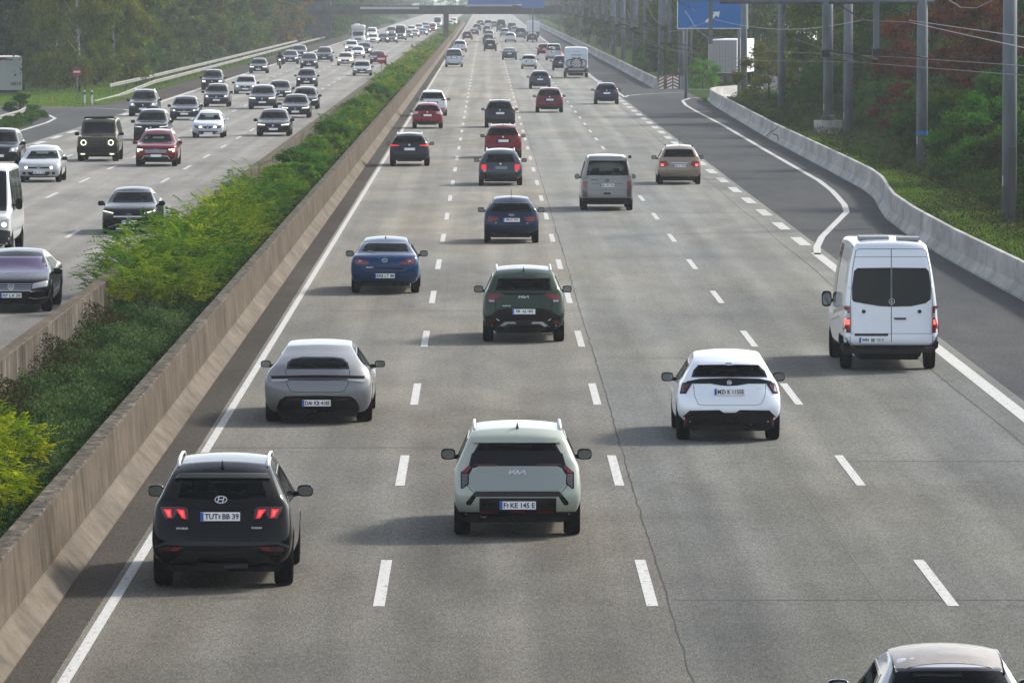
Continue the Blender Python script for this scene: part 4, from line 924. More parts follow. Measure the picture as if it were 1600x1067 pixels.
# ================================================================== the other cars driving away: (label, px, py, kind, L, W, H, colour, tail, lamp, options)
def rear_car(label, px, py, kind, L, W, H, col, tail='wide', lamp='lamp_red', see=True, glass='glass_tint', name='car', extra=None, low=.42, pz=.8, **kw):
    kw.setdefault('r', .34); kw.setdefault('group', BELOW)
    c = nb(name, label, px, py, kind, L, W, H, col, **kw)
    generic_rear(c, tail, lamp, see=see, glass=glass, low=low, pz=pz)
    if extra == 'rails': roof_rails(c, 'silver')
    if extra == 'both': roof_rails(c, 'silver'); antenna(c)
    std(c, see=see); return c
G = dict
rear_car('black estate car with both brake lamps lit beside the median wall', 640, 259, 'estate', 4.6, 1.82, 1.48, (.012, .016, .022), 'slim', 'lamp_on_red', extra='rails', g=G(belt=1.0, rake=.42, roofx=.64), name='estate_car')
rear_car('red crossover half hidden behind the dark grey estate car', 786, 246.5, 'suv', 4.3, 1.80, 1.57, (.16, .006, .012), 'tri', 'lamp_red', extra='both', g=G(belt=1.04, roofx=.65), name='crossover')
rear_car('bright red hatchback with pale tail lamps close behind the white SUV', 668, 200.5, 'hatch', 4.25, 1.78, 1.47, (.24, .008, .018), 'tri', 'lamp_clear', g=G(belt=1.0, rake=.5, roofx=.62), clad=.3, name='hatchback')
rear_car('white SUV in front of the bright red hatchback beside the median wall', 676, 181, 'suv', 4.7, 1.86, 1.62, (.60, .62, .64), 'wide', 'lamp_red', g=G(belt=1.06, rake=.45, roofx=.66), clad=.4, name='suv')
rear_car('black crossover with white number plate ahead of the red crossover', 781, 199, 'suv', 4.4, 1.82, 1.60, (.012, .017, .024), 'block', 'lamp_darkred', extra='both', g=G(belt=1.06, roofx=.66), clad=.4, name='crossover')
rear_car('dark red SUV in the third lane, second car beyond the grey van', 858.5, 175.7, 'suv', 4.4, 1.83, 1.62, (.115, .010, .022), 'tri', 'lamp_red', g=G(belt=1.08, roofx=.66), clad=.44, name='suv')
rear_car('dark blue grey hatchback just beyond the dark red SUV in the third lane', 843.5, 138.7, 'hatch', 4.3, 1.80, 1.48, (.030, .045, .06), 'wide', 'lamp_red', g=G(belt=1.0, roofx=.64), name='hatchback')
rear_car('dark blue small car with spoiler next to the start of the exit lane', 947.5, 162.7, 'hatch', 4.0, 1.76, 1.50, (.009, .018, .05), 'tri', 'lamp_red', g=G(belt=1.02, roofx=.62, corner=.22), name='small_car')
rear_car('dark small car partly hidden to the left of the white motorhome', 876, 110, 'hatch', 4.0, 1.76, 1.50, (.03, .035, .045), 'tri', 'lamp_red', see=False, name='small_car', lod=1)
rear_car('white passenger van with red corner lamps beyond the white motorhome', 865, 94.3, 'van', 4.9, 1.90, 1.95, (.42, .46, .50), 'tall', 'lamp_on_red', name='van', cat='van', g=G(belt=1.16, hood=1.0, roofx=.74, tumble=1.5), glass='glass_clear')
rear_car('dark reddish hatchback mostly hidden by the far white passenger van', 850, 86.6, 'hatch', 4.2, 1.78, 1.48, (.12, .03, .035), 'wide', 'lamp_on_red', see=False, name='hatchback')
rear_car('tiny white city car with tall red lamps in the third lane', 826.5, 107.8, 'hatch', 3.6, 1.66, 1.50, (.58, .62, .64), 'col', 'lamp_red', glass='glass_clear', name='city_car', g=G(belt=1.0, rake=.25, roofx=.66), r=.29)
rear_car('dark slate saloon in the third lane ahead of the tiny white city car', 796, 93.7, 'sedan', 4.7, 1.83, 1.44, (.05, .065, .085), 'slim', 'lamp_darkred', see=False, name='saloon', g=G(belt=1.0, deck=.5))
rear_car('black SUV in the second lane, nearest of the distant queue', 766, 80, 'suv', 4.4, 1.82, 1.60, (.018, .022, .03), 'wide', 'lamp_darkred', see=False, name='suv')
rear_car('white passenger van close to the median wall, nearest of the distant left lane', 709.5, 105, 'van', 4.9, 1.90, 1.95, (.50, .54, .60), 'tall', 'lamp_red', name='van', cat='van', g=G(belt=1.16, hood=1.0, roofx=.74, tumble=1.5), glass='glass_privacy')
rear_car('white SUV directly ahead of the white van beside the median wall', 718.8, 81.5, 'suv', 4.6, 1.85, 1.62, (.55, .58, .62), 'wide', 'lamp_red', see=False, name='suv')
# --- far ones share archetypes
def set_col(root, col):
    for ch in root.children:
        if ch.name.split('.')[0] in ('body',): ch.color = (*col, 1)
_arch = {}
def far_car(label, px, py, kind, face, col, cat='car', name=None, lit=True, scale=1.0, X=None):
    dims = {'suv': (4.5, 1.85, 1.63), 'hatch': (4.2, 1.78, 1.48), 'sedan': (4.7, 1.82, 1.45), 'van': (4.9, 1.9, 1.95), 'box': (6.0, 2.0, 2.6)}[kind]
    nm = name or {'suv': 'suv', 'hatch': 'hatchback', 'sedan': 'saloon', 'van': 'van', 'box': 'van'}[kind]
    cat = 'van' if kind in ('van', 'box') else cat; key = (kind, face)
    if key not in _arch:
        g = {'van': G(belt=1.16, hood=1.0, roofx=.74, tumble=1.5), 'box': G(belt=1.3, hood=1.15, roofx=.74, zb=.45, nosplit=True), 'sedan': G(belt=1.0, deck=.5)}.get(kind, {})
        kw = dict(L=dims[0], W=dims[1], H=dims[2], col=col, lod=2, r=.34, g=g)
        c = nb(nm, label, px, py, kind, face=face, cat=cat, group=BELOW if face == 'rear' else ONC, **kw)
        if face == 'rear': generic_rear(c, 'tall' if kind in ('van', 'box') else 'wide', 'lamp_red', see=False)
        else: generic_front(c, 'block', 'headlight_on', 'full', see=False)
        side_windows(c, False); finish_body(c, col); wheels(c, 2); mirrors(c); _arch[key] = c; root = c.root
    else:
        a = _arch[key]; root = copy_tree(a.root); root['label'] = label; root.name = nm; set_col(root, col)
        yw = wheel_pos(a.sp); Y = gy(py); root.location = (gx(px, py), Y - yw[0] if face == 'rear' else Y + yw[1], 0)
    return root
FR = [('dark grey car tucked behind the nearest black SUV of the distant queue', 763.5, 70, 'suv', (.05, .055, .065)),
      ('pale car in the distant second lane in front of two dark ones', 764, 62, 'suv', (.35, .37, .38)),
      ('white SUV standing out in the middle of the distant third lane', 797.5, 66.5, 'suv', (.62, .64, .67)),
      ('blue grey people carrier right of the distant white SUV', 813, 61, 'van', (.14, .17, .20)),
      ('dark red saloon far away next to the motorhome box, right lane', 831.6, 65, 'sedan', (.16, .05, .06)),
      ('light grey hatchback left of the blue grey people carrier, far away', 789, 57, 'hatch', (.32, .36, .36)),
      ('dark tall van far off between second and third lane', 783, 50, 'box', (.07, .09, .10)),
      ('dark red hatchback far off by the median wall', 730.5, 62.5, 'hatch', (.14, .03, .045)),
      ('dark saloon far off left lane beyond the dark red hatchback', 741, 56, 'sedan', (.03, .035, .045)),
      ('dark car leading the far left lane', 745.5, 48.5, 'hatch', (.05, .05, .06)),
      ('small dark car far off in the second lane near the vanishing point', 761.5, 52, 'hatch', (.06, .06, .07)),
      ('pale van near the vanishing point in the second lane', 763, 44.5, 'van', (.40, .40, .40)),
      ('grey car near the vanishing point in the third lane', 772, 44, 'suv', (.12, .13, .14)),
      ('dark van near the vanishing point in the fourth lane', 800, 50.5, 'van', (.08, .10, .11)),
      ('silver car far off in the fourth lane ahead of the blue grey people carrier', 806, 54, 'suv', (.3, .31, .33)),
      ('grey saloon far off in the fourth lane', 816, 56, 'sedan', (.2, .22, .24)),
      ('dark speck of a car in the far left lane', 751, 41, 'hatch', (.05, .05, .06))]
for l_, px, py, kd, cl in FR: far_car(l_, px, py, kd, 'rear', cl)

# ================================================================== motorhome with bicycles, right lane
def box_truck(name, label, cat, x, y, rz, W, Hb, L, m='truck_white', z0=.95, group=None):
    root = empty(name, (x, y, 0), rz); tag(root, label, cat, group)
    b_ = MB(); b_.box((0, L / 2, (z0 + Hb) / 2), (W, L, Hb - z0)); bo = b_.build('cargo_box', m, root)
    bv = bo.modifiers.new('b', 'BEVEL'); bv.width = .03; bv.segments = 2
    ch = MB(); ch.box((0, L / 2, z0 - .15), (W * .7, L - .6, .3)); ch.box((0, .12, .55), (W * .95, .1, .14)); ch.build('underframe', 'truck_dark', root)
    tm, rm = wheel_mesh(.5, .35)
    for yy in (2.2, 3.5, L - 1.8):
        for s in (-1, 1):
            o = link('wheel', rm, root); o.location = (s * (W / 2 - .2), yy, .5); link('tyre', tm, o)
    return root, bo
c = nb('motorhome', 'white motorhome carrying two bicycles on its rear rack beyond the dark blue small car', 900, 121.5, 'box', 6.6, 2.25, 2.85, (.50, .56, .62), cat='motorhome', r=.35, ya=1.5, group=BELOW, clad=0, g=dict(belt=1.4, hood=1.2, roofx=.93, zb=.45, tumble=3, corner=.08, corner_u=.05, nosplit=True))
a = c.W2
decal(c, 'rear_bumper', 'grey_plastic', [(-a, .50), (a, .50), (a, .72), (-a, .72)], off=.02); both(c, 'tail_lamp', 'lamp_darkred', [(a * .62, .60), (a * .98, .60), (a * .98, .92), (a * .7, .92)], off=.04)
decal(c, 'panel_line', 'sign_grey', line([(-a * .85, 2.35), (-a * .7, 2.45), (a * .2, 2.45), (a * .3, 2.40)], .05) + line([(-a * .8, .98), (a * .8, .98)], .03), off=.01, cell=0, skirt=0)
decal(c, 'roof_hatch', 'sign_grey', [(-.5, 2.1), (.5, 2.1), (.5, 2.2), (-.5, 2.2)], off=.01)
m = MB(); m.box((0, -.25, .95), (1.9, .5, .05)); m.tube([(-.5, -.05, 1.0), (-.5, -.08, 1.8)], .02, 5); m.tube([(.5, -.05, 1.0), (.5, -.08, 1.8)], .02, 5); m.build('bicycle_rack', 'post_dark', c.root)
std(c, see=False, cabin=False, msize=(.2, .12, .3))
motor_x, motor_y = c.root.location.x, c.root.location.y
def bicycle(label, x, y, z, flip=1, group='bicycles on the rear rack of the motorhome'):
    root = empty('bicycle', (x, y, z)); tag(root, label, 'bicycle', group); r = .36; wb = .58
    for s in (-1, 1):
        m = MB(); pts = [(s * wb + r * math.cos(t), 0, r + r * math.sin(t)) for t in [2 * math.pi * i / 20 for i in range(21)]]; m.tube(pts, .036, 6, cap=False)
        w_ = m.build('wheel', 'tyre', root); m = MB()
        for i in range(8): t = math.pi * i / 8; m.tube([(s * wb + r * math.cos(t), 0, r + r * math.sin(t)), (s * wb - r * math.cos(t), 0, r - r * math.sin(t))], .004, 3)
        m.build('spokes', 'silver', w_)
    m = MB(); f = flip
    for A, B in (((-wb * f, r), (-.1 * f, r - .03)), ((-.1 * f, r - .03), (-.22 * f, r + .48)), ((-wb * f, r), (-.2 * f, r + .42)), ((-.2 * f, r + .42), (.36 * f, r + .46)), ((-.1 * f, r - .03), (.38 * f, r + .38)), ((.36 * f, r + .52), (wb * f, r))): m.tube([(A[0], 0, A[1]), (B[0], 0, B[1])], .028, 6)
    m.build('frame', 'gloss_black', root)
    m = MB(); m.rbox((-.24 * f, 0, r + .52), (.26, .12, .06)); m.build('saddle', 'seat_fabric', root)
    m = MB(); m.tube([(.34 * f, -.22, r + .60), (.36 * f, 0, r + .56), (.34 * f, .22, r + .60)], .016, 6); m.build('handlebar', 'gloss_black', root)
bicycle('dark bicycle mounted outermost on the motorhome rear rack', motor_x, motor_y - .42, 1.0, 1)
bicycle('dark bicycle mounted innermost on the motorhome rear rack', motor_x, motor_y - .22, 1.02, -1)
bo = empty('warning_board', (motor_x, motor_y - .50, 1.12)); tag(bo, 'square red and white striped warning board hung over the bicycles on the motorhome', 'warning board')
m = MB(); m.box((0, 0, .25), (.5, .02, .5)); m.build('board', 'sign_white', bo); bo.scale = (1.35, 1, 1.1)
m = MB()
for i in range(-2, 4):                      # 45 degree stripes clipped to the board
    pts = []
    for xs_, order in ((-.45 + i * .2, 1), (-.35 + i * .2, -1)):
        t0, t1 = max(0, -.25 - xs_), min(.5, .25 - xs_)
        if t1 <= t0: pts = []; break
        e = [(xs_ + t0, t0), (xs_ + t1, t1)]; pts += e if order > 0 else e[::-1]
    if len(pts) == 4: m.add([(p[0], -.013, p[1]) for p in pts], [(0, 3, 2, 1)])
m.build('red_stripes', 'lamp_red', bo)
# the far box body seen beyond the dark red saloon
r_, b_ = box_truck('box_truck', 'pale grey box truck far off in the right lane above the dark red saloon', 'truck', gx(833, 58), gy(58), 0, 2.3, 2.9, 6.5, 'truck_white'); 

# ================================================================== oncoming cars, traced
def nf(*a, **k): k['face'] = 'front'; k.setdefault('group', ONC); return nb(*a, **k)
def CF(cx, z0, s): return lambda *p: [(-(a - cx) / s, (z0 - b_) / s) for a, b_ in p]
def bothf(c, name, m, P, **kw):
    nested = isinstance(P[0][0], (list, tuple)); return [decal(c, name, m, Q, 'front', **kw) for Q in (P, [mir(q) for q in P] if nested else mir(P))]
# black limousine at the left edge
c = nf('limousine', 'long black limousine with purple windscreen and plate RP LX 20 at the left edge', 15.7, 486, 'sedan', 5.06, 1.90, 1.45, (.004, .004, .005), X=-11.65, lod=0, r=.36, ya=1.1, yb=.93, tw=.24, g=dict(belt=1.02, hood=.80, deck=.7, roofx=.64, wsh=2.05, cowl=1.25))
v = CF(70, 1021, 284)
window(c, 'windscreen', v((-170, 738), (308, 728), (268, 618), (-130, 618)), 'front', 'glass_front_purple', .03, see=False)
decal(c, 'grille', 'gloss_black', v((-78, 812), (222, 812), (205, 866), (-62, 866)), 'front', off=.008)
decal(c, 'grille_bars', 'chrome', sum([line(v((-74 + i * 2, 816 + i * 15), (218 - i * 3, 816 + i * 15)), .014) for i in range(4)], []), 'front', off=.016, cell=.2, skirt=0)
decal(c, 'badge', 'chrome', badge('VW', 0, .655, .078), 'front', off=.03, cell=0, skirt=.003)
for P in (v((222, 812), (302, 795), (322, 800), (318, 832), (215, 850)),):
    for Q in (P, mir(P)): o = decal(c, 'headlight', 'lamp_clear', Q, 'front', off=.012); decal(c, 'daytime_light', 'lamp_clear', inset(Q, .02), 'front', off=.018, cell=.1, parent=o)
plate(c, 0, .44, 'RP LX 20', 'front')
bothf(c, 'bumper_chrome', 'chrome', line(v((205, 870), (318, 858)), .012), off=.014, cell=.2, skirt=0); bothf(c, 'bumper_chrome', 'chrome', line(v((200, 912), (240, 920), (318, 908)), .016), off=.014, cell=.2, skirt=0)
decal(c, 'lower_intake', 'black_plastic', v((-160, 915), (300, 915), (280, 960), (-140, 960)), 'front', off=.006)
std(c, mir_m='car_paint', cabin=False)
# white camper van behind it
c = nf('van', 'white high roof camper van cut off by the left edge above the black limousine', 0, 397, 'box', 5.6, 2.05, 2.62, (.62, .64, .65), X=-15.25, cat='van', lod=0, clad=.0, r=.35, ya=.95, yb=.95, tw=.22, g=dict(belt=1.35, hood=1.2, roofx=.80, zb=.40, tumble=1.6, corner_u=.06))
window(c, 'windscreen', shield_poly(c), 'front', 'glass_far', .03, see=False)
for P in ([(.62, .80), (.95, .84), (.97, 1.12), (.74, 1.05)],):
    for Q in (P, mir(P)): o = decal(c, 'headlight', 'lamp_clear', Q, 'front', off=.012); cx = .82 * (1 if Q[0][0] > 0 else -1); decal(c, 'bulb', 'headlight_on', [disc(cx, .93, .075)], 'front', off=.02, cell=0, parent=o)
decal(c, 'front_bumper', 'grey_plastic', [(-1.0, .35), (1.0, .35), (1.0, .74), (.6, .80), (-.6, .80), (-1.0, .74)], 'front', off=.02, skirt=.2)
decal(c, 'grille', 'gloss_black', [(-.55, .82), (.55, .82), (.6, 1.0), (-.6, 1.0)], 'front', off=.01); plate(c, 0, .55, None, 'front')
side_windows(c, False); finish_body(c, c.sp['col']); wheels(c, 0); mirrors(c, size=(.20, .14, .34), out=.14, z=1.5); chassis(c)
# black saloon
c = nf('saloon', 'black saloon with star badge, chrome bar grille and lit slim lamps beside the bushes', 201, 364.5, 'sedan', 4.75, 1.82, 1.44, (.006, .0065, .008), X=-11.63, lod=0, r=.34, ya=1.05, yb=.86, g=dict(belt=1.0, hood=.82, roofx=.62, corner=.2, wsh=2.0))
v = CF(802, 747, 192)
window(c, 'windscreen', v((675, 550), (952, 548), (925, 472), (705, 474)), 'front', 'glass_tint', .03)
for P in (v((642, 598), (702, 612), (706, 628), (650, 624)),):
    for Q in (P, mir(P)):
        o = decal(c, 'headlight', 'lamp_smoke', Q, 'front', off=.012); e = [Q[i] for i in range(4)]
        decal(c, 'daytime_light', 'led_on', line([e[0], e[1]] if Q is P else [e[3], e[2]], .03), 'front', off=.02, cell=.1, parent=o, skirt=.004)
decal(c, 'grille', 'gloss_black', v((712, 622), (892, 622), (875, 650), (730, 650)), 'front', off=.008); decal(c, 'grille_bar', 'silver', line(v((708, 634), (898, 634)), .035), 'front', off=.016, cell=.15, skirt=.004)
decal(c, 'badge', 'chrome', badge('star', 0, .60, .088), 'front', off=.035, cell=0, skirt=.003); plate(c, -.01, .405, 'F LT 5401', 'front')
decal(c, 'front_bumper_intake', 'gloss_black', v((665, 650), (945, 650), (960, 705), (650, 705)), 'front', off=.004); bothf(c, 'bumper_fin', 'silver', line(v((670, 700), (735, 680)), .02), off=.012, cell=.15, skirt=0)
std(c, mir_m='car_paint')
# silver hatchback
c = nf('hatchback', 'silver hatchback with warm lit headlights near the left edge above the camper van', 63, 284, 'hatch', 4.25, 1.79, 1.46, (.40, .42, .43), lod=0, r=.325, ya=.8, g=dict(belt=1.0, hood=.80, roofx=.64))
v = CF(565, 933, 334)
window(c, 'windscreen', v((350, 607), (820, 600), (782, 482), (425, 487)), 'front', 'glass_tint', .03)
for Q in (v((318, 690), (395, 702), (420, 740), (330, 738)), mir(v((318, 690), (395, 702), (420, 740), (330, 738)))):
    o = decal(c, 'headlight', 'lamp_clear', Q, 'front', off=.012); cx = sum(p[0] for p in Q) / 4 * .88; decal(c, 'bulb', 'headlight_warm', [disc(cx, .625, .062)], 'front', off=.02, cell=0, parent=o, skirt=.004)
decal(c, 'grille', 'gloss_black', v((402, 715), (728, 715), (715, 738), (412, 738)), 'front', off=.008); decal(c, 'badge', 'chrome', badge('VW', 0, .64, .07), 'front', off=.02, cell=0, skirt=.003); plate(c, 0, .43, 'HD LY 155', 'front')
decal(c, 'lower_intake', 'black_plastic', v((400, 785), (730, 785), (690, 832), (440, 832)), 'front', off=.006); bothf(c, 'fog_intake', 'black_plastic', v((335, 785), (385, 785), (380, 820), (345, 820)), off=.006)
decal(c, 'lower_lip', 'grey_plastic', line(v((310, 845), (565, 860), (820, 845)), .03), 'front', off=.012, cell=.2); std(c)
# boxy black off-roader; the gold reflection is put into its body colour
c = nf('off_roader', 'boxy black off-roader with painted gold reflection, round glowing headlamps and upright windscreen', 154, 251.5, 'box', 4.6, 1.93, 1.96, (.055, .046, .026), cat='off-roader', lod=0, clad=.62, r=.40, ya=.85, yb=.80, tw=.28,
       g=dict(belt=1.22, hood=1.14, roofx=.80, zb=.45, tumble=1.0, corner=.06, corner_u=.03, nosplit=True))
v = CF(410, 856, 254)
window(c, 'windscreen', v((232, 525), (600, 522), (585, 382), (245, 385)), 'front', 'glass_privacy', .03, see=False)
for s in (-1, 1):
    o = decal(c, 'headlight', 'gloss_black', [disc(s * .64, .89, .155)], 'front', off=.02, cell=0); decal(c, 'light_ring', 'led_on', ring(s * .64, .89, .135, .135, .045), 'front', off=.028, cell=0, parent=o, skirt=.004)
    decal(c, 'daytime_light', 'led_on', [(s * .68 - .10, .33), (s * .68 + .10, .33), (s * .68 + .10, .385), (s * .68 - .10, .385)], 'front', off=.04, cell=0)
decal(c, 'grille', 'gloss_black', v((298, 598), (522, 598), (515, 668), (305, 668)), 'front', off=.014); decal(c, 'grille_bars', 'grey_plastic', sum([line([(x / 20, .755), (x / 20, .99)], .010) for x in range(-7, 8)], []), 'front', off=.022, cell=0, skirt=0)
decal(c, 'badge', 'grey_plastic', badge('star', 0, .87, .09), 'front', off=.03, cell=0); decal(c, 'front_bumper', 'gloss_black', [(-.96, .42), (.96, .42), (.96, .70), (-.96, .70)], 'front', off=.05, skirt=.2); plate(c, 0, .60, None, 'front', col='sign_grey')
decal(c, 'bonnet_trim', 'gloss_black', v((325, 545), (480, 545), (470, 560), (335, 560)), 'front', off=.01)
m = MB()
for s in (-1, 1): m.tube([(s * .72, .3, c.H + .02), (s * .72, 2.9, c.H + .02)], .03, 6)
m.box((0, 2.9, c.H + .06), (1.4, .12, .10)); m.build('roof_rack', 'gloss_black', c.root)
std(c, see=False, cabin=False)
# red SUV
c = nf('suv', 'dark red SUV with lit angular headlamps and silver star grille right of the gold off-roader', 245, 259.4, 'suv', 4.66, 1.89, 1.62, (.14, .006, .012), lod=0, r=.36, clad=.0, g=dict(belt=1.08, hood=.92, roofx=.64, corner=.2))
v = CF(1112, 917, 262)
window(c, 'windscreen', v((925, 632), (1300, 625), (1258, 517), (978, 517)), 'front', 'glass_tint', .03)
for Q in (v((890, 702), (962, 708), (952, 722), (915, 722), (912, 742), (893, 738)), mir(v((890, 702), (962, 708), (952, 722), (915, 722), (912, 742), (893, 738)))): decal(c, 'headlight', 'led_on', Q, 'front', off=.014)
decal(c, 'grille', 'gloss_black', v((978, 708), (1246, 708), (1232, 762), (990, 762)), 'front', off=.008); decal(c, 'grille_bars', 'silver', line(v((982, 722), (1242, 722)), .028) + line(v((988, 744), (1236, 744)), .028), 'front', off=.016, cell=.15, skirt=.003)
decal(c, 'badge', 'chrome', badge('star', 0, .74, .095), 'front', off=.03, cell=0, skirt=.003); plate(c, 0, .50, None, 'front')
decal(c, 'lower_intake', 'black_plastic', v((900, 800), (1324, 800), (1300, 862), (925, 862)), 'front', off=.006); decal(c, 'skid_plate', 'silver', line(v((948, 822), (972, 790), (1048, 790)), .03) + line(v((1276, 822), (1252, 790), (1176, 790)), .03), 'front', off=.014, cell=.2)
roof_rails(c, 'silver'); std(c, mir_m='car_paint')
# white small hatch
c = nf('hatchback', 'white small hatchback with black diamond grille and lit inner lamps', 326, 215, 'hatch', 4.06, 1.75, 1.45, (.58, .62, .68), lod=0, r=.32, ya=.75, g=dict(belt=.98, hood=.80, roofx=.62, corner=.22))
v = CF(1303, 862, 114.7)
window(c, 'windscreen', v((1228, 750), (1380, 748), (1362, 704), (1250, 705)), 'front', 'glass_clear', .03)
for Q in (v((1214, 780), (1270, 790), (1265, 804), (1222, 800)), mir(v((1214, 780), (1270, 790), (1265, 804), (1222, 800)))):
    o = decal(c, 'headlight', 'lamp_smoke', Q, 'front', off=.012); cx = .40 * (1 if Q[0][0] > 0 else -1); decal(c, 'bulb', 'headlight_on', [disc(cx, .60, .09, .055)], 'front', off=.022, cell=0, parent=o, skirt=.004)
decal(c, 'grille', 'gloss_black', v((1270, 790), (1303, 786), (1336, 790), (1325, 800), (1303, 806), (1281, 800)), 'front', off=.016); decal(c, 'badge', 'chrome', badge('diamond', 0, .62, .10), 'front', off=.03, cell=0, skirt=.003)
decal(c, 'lower_intake', 'black_plastic', v((1240, 818), (1366, 818), (1350, 836), (1256, 836)), 'front', off=.006); plate(c, 0, .27, None, 'front'); std(c, mir_m='car_paint')
# ================================================================== other oncoming vehicles
def front_car(label, px, py, kind, L, W, H, col, head='wide', lit='headlight_on', kindl='led', see=True, name='car', extra=None, bdg=None, chrome=False, glass='glass_tint', **kw):
    kw.setdefault('r', .34)
    c = nf(name, label, px, py, kind, L, W, H, col, **kw); generic_front(c, head, lit, kindl, see=see, bdg=bdg, chrome=chrome, glass=glass)
    if extra == 'rails': roof_rails(c, 'silver')
    std(c, see=see); return c
K1 = (.006, .007, .009); K2 = (.020, .025, .03)
front_car('black SUV cut off by the left edge beside the silver hatchback', -8, 258.7, 'suv', 4.6, 1.88, 1.65, K1, 'big', 'headlight_warm', 'round', name='suv', clad=.4, X=-22.2)
front_car('black SUV with white hooked headlamps directly behind the dark red SUV', 237, 219, 'suv', 4.7, 1.90, 1.62, K1, 'slim', 'headlight_on', 'led', name='suv')
front_car('black SUV with three bright lamps at the mouth of the slip road', 224.7, 181.5, 'suv', 4.6, 1.88, 1.68, (.02, .022, .024), 'big', 'headlight_on', 'round', name='suv', extra='rails')
front_car('dark grey saloon between the slip road SUV and the dark brown MPV', 289, 187.5, 'sedan', 4.8, 1.84, 1.45, K2, 'wide', 'headlight_warm', 'round', name='saloon', bdg='star', chrome=True)
front_car('dark brown MPV with warm headlamps and horizontal chrome grille', 339, 167, 'hatch', 4.3, 1.82, 1.58, (.035, .032, .035), 'block', 'headlight_warm', 'round', name='people_carrier', bdg='star', chrome=True, g=G(belt=1.04, hood=.88))
front_car('black SUV right on the solid edge line behind the brown MPV', 332.5, 140.5, 'suv', 4.4, 1.84, 1.63, K1, 'block', 'headlight_on', 'led', name='suv')
front_car('silver saloon with round lamps between black cars near the edge line', 384, 146.5, 'sedan', 4.6, 1.80, 1.43, (.30, .31, .32), 'wide', 'headlight_on', 'round', name='saloon')
front_car('dark grey electric crossover with smooth nose in the third oncoming lane', 410.5, 170.3, 'hatch', 4.75, 1.92, 1.60, (.045, .055, .065), 'slim', 'led_on', 'full', name='crossover', g=G(belt=1.04, hood=.86))
front_car('black saloon with long slim lit lamps nearest the median bushes', 427.7, 212.5, 'sedan', 4.9, 1.88, 1.45, K1, 'slim', 'led_on', 'full', name='saloon')
front_car('dark saloon half hidden behind the dark grey electric crossover', 437, 156.5, 'sedan', 4.7, 1.84, 1.43, K2, 'slim', 'led_on', 'full', name='saloon')
front_car('black saloon with one bright lamp following the nearest median lane saloon', 462, 184, 'sedan', 4.85, 1.87, 1.45, (.018, .019, .022), 'slim', 'led_on', 'full', name='saloon', bdg='star')
front_car('black estate car partly hidden behind the second median lane saloon', 477, 170.5, 'estate', 4.7, 1.84, 1.48, (.014, .014, .02), 'wide', 'headlight_on', 'led', name='estate_car')
front_car('black hatchback with visible door mirrors in the third oncoming lane', 479.5, 135.5, 'hatch', 4.1, 1.78, 1.50, (.016, .018, .022), 'block', 'headlight_on', 'round', name='hatchback')
front_car('dark green saloon hugging the solid line near the motorcycle', 404.5, 114.7, 'sedan', 4.7, 1.85, 1.47, (.025, .035, .035), 'slim', 'headlight_on', 'full', name='saloon')
front_car('blue grey car just right of the motorcycle', 454, 100, 'hatch', 4.4, 1.82, 1.52, (.05, .065, .08), 'block', 'headlight_warm', 'round', see=False, name='hatchback')
front_car('dark car tucked behind the blue grey car near the motorcycle', 468.5, 91, 'suv', 4.4, 1.82, 1.58, (.05, .06, .07), 'wide', 'headlight_on', 'led', see=False, name='suv')
front_car('black SUV with small warm lamps in front of the two dark cars', 483, 107.3, 'suv', 4.5, 1.85, 1.62, (.022, .027, .032), 'block', 'headlight_warm', 'round', see=False, name='suv')
front_car('large dark grey SUV with unlit front right of the small-lamp SUV', 507, 96.7, 'suv', 4.8, 1.92, 1.70, (.035, .042, .048), 'wide', 'lamp_clear', 'full', see=False, name='suv')
front_car('cream taxi coloured saloon with warm lamps in the middle of the road', 540, 102.8, 'sedan', 4.8, 1.85, 1.47, (.50, .46, .38), 'wide', 'headlight_warm', 'full', see=False, name='saloon')
front_car('silver grey saloon close to the red round sign in the median', 566, 118.5, 'sedan', 4.7, 1.84, 1.44, (.24, .25, .26), 'wide', 'headlight_on', 'led', name='saloon')
front_car('dark maroon saloon half covered by the round red sign', 591, 100, 'sedan', 4.6, 1.82, 1.44, (.045, .018, .022), 'wide', 'headlight_warm', 'led', see=False, name='saloon')
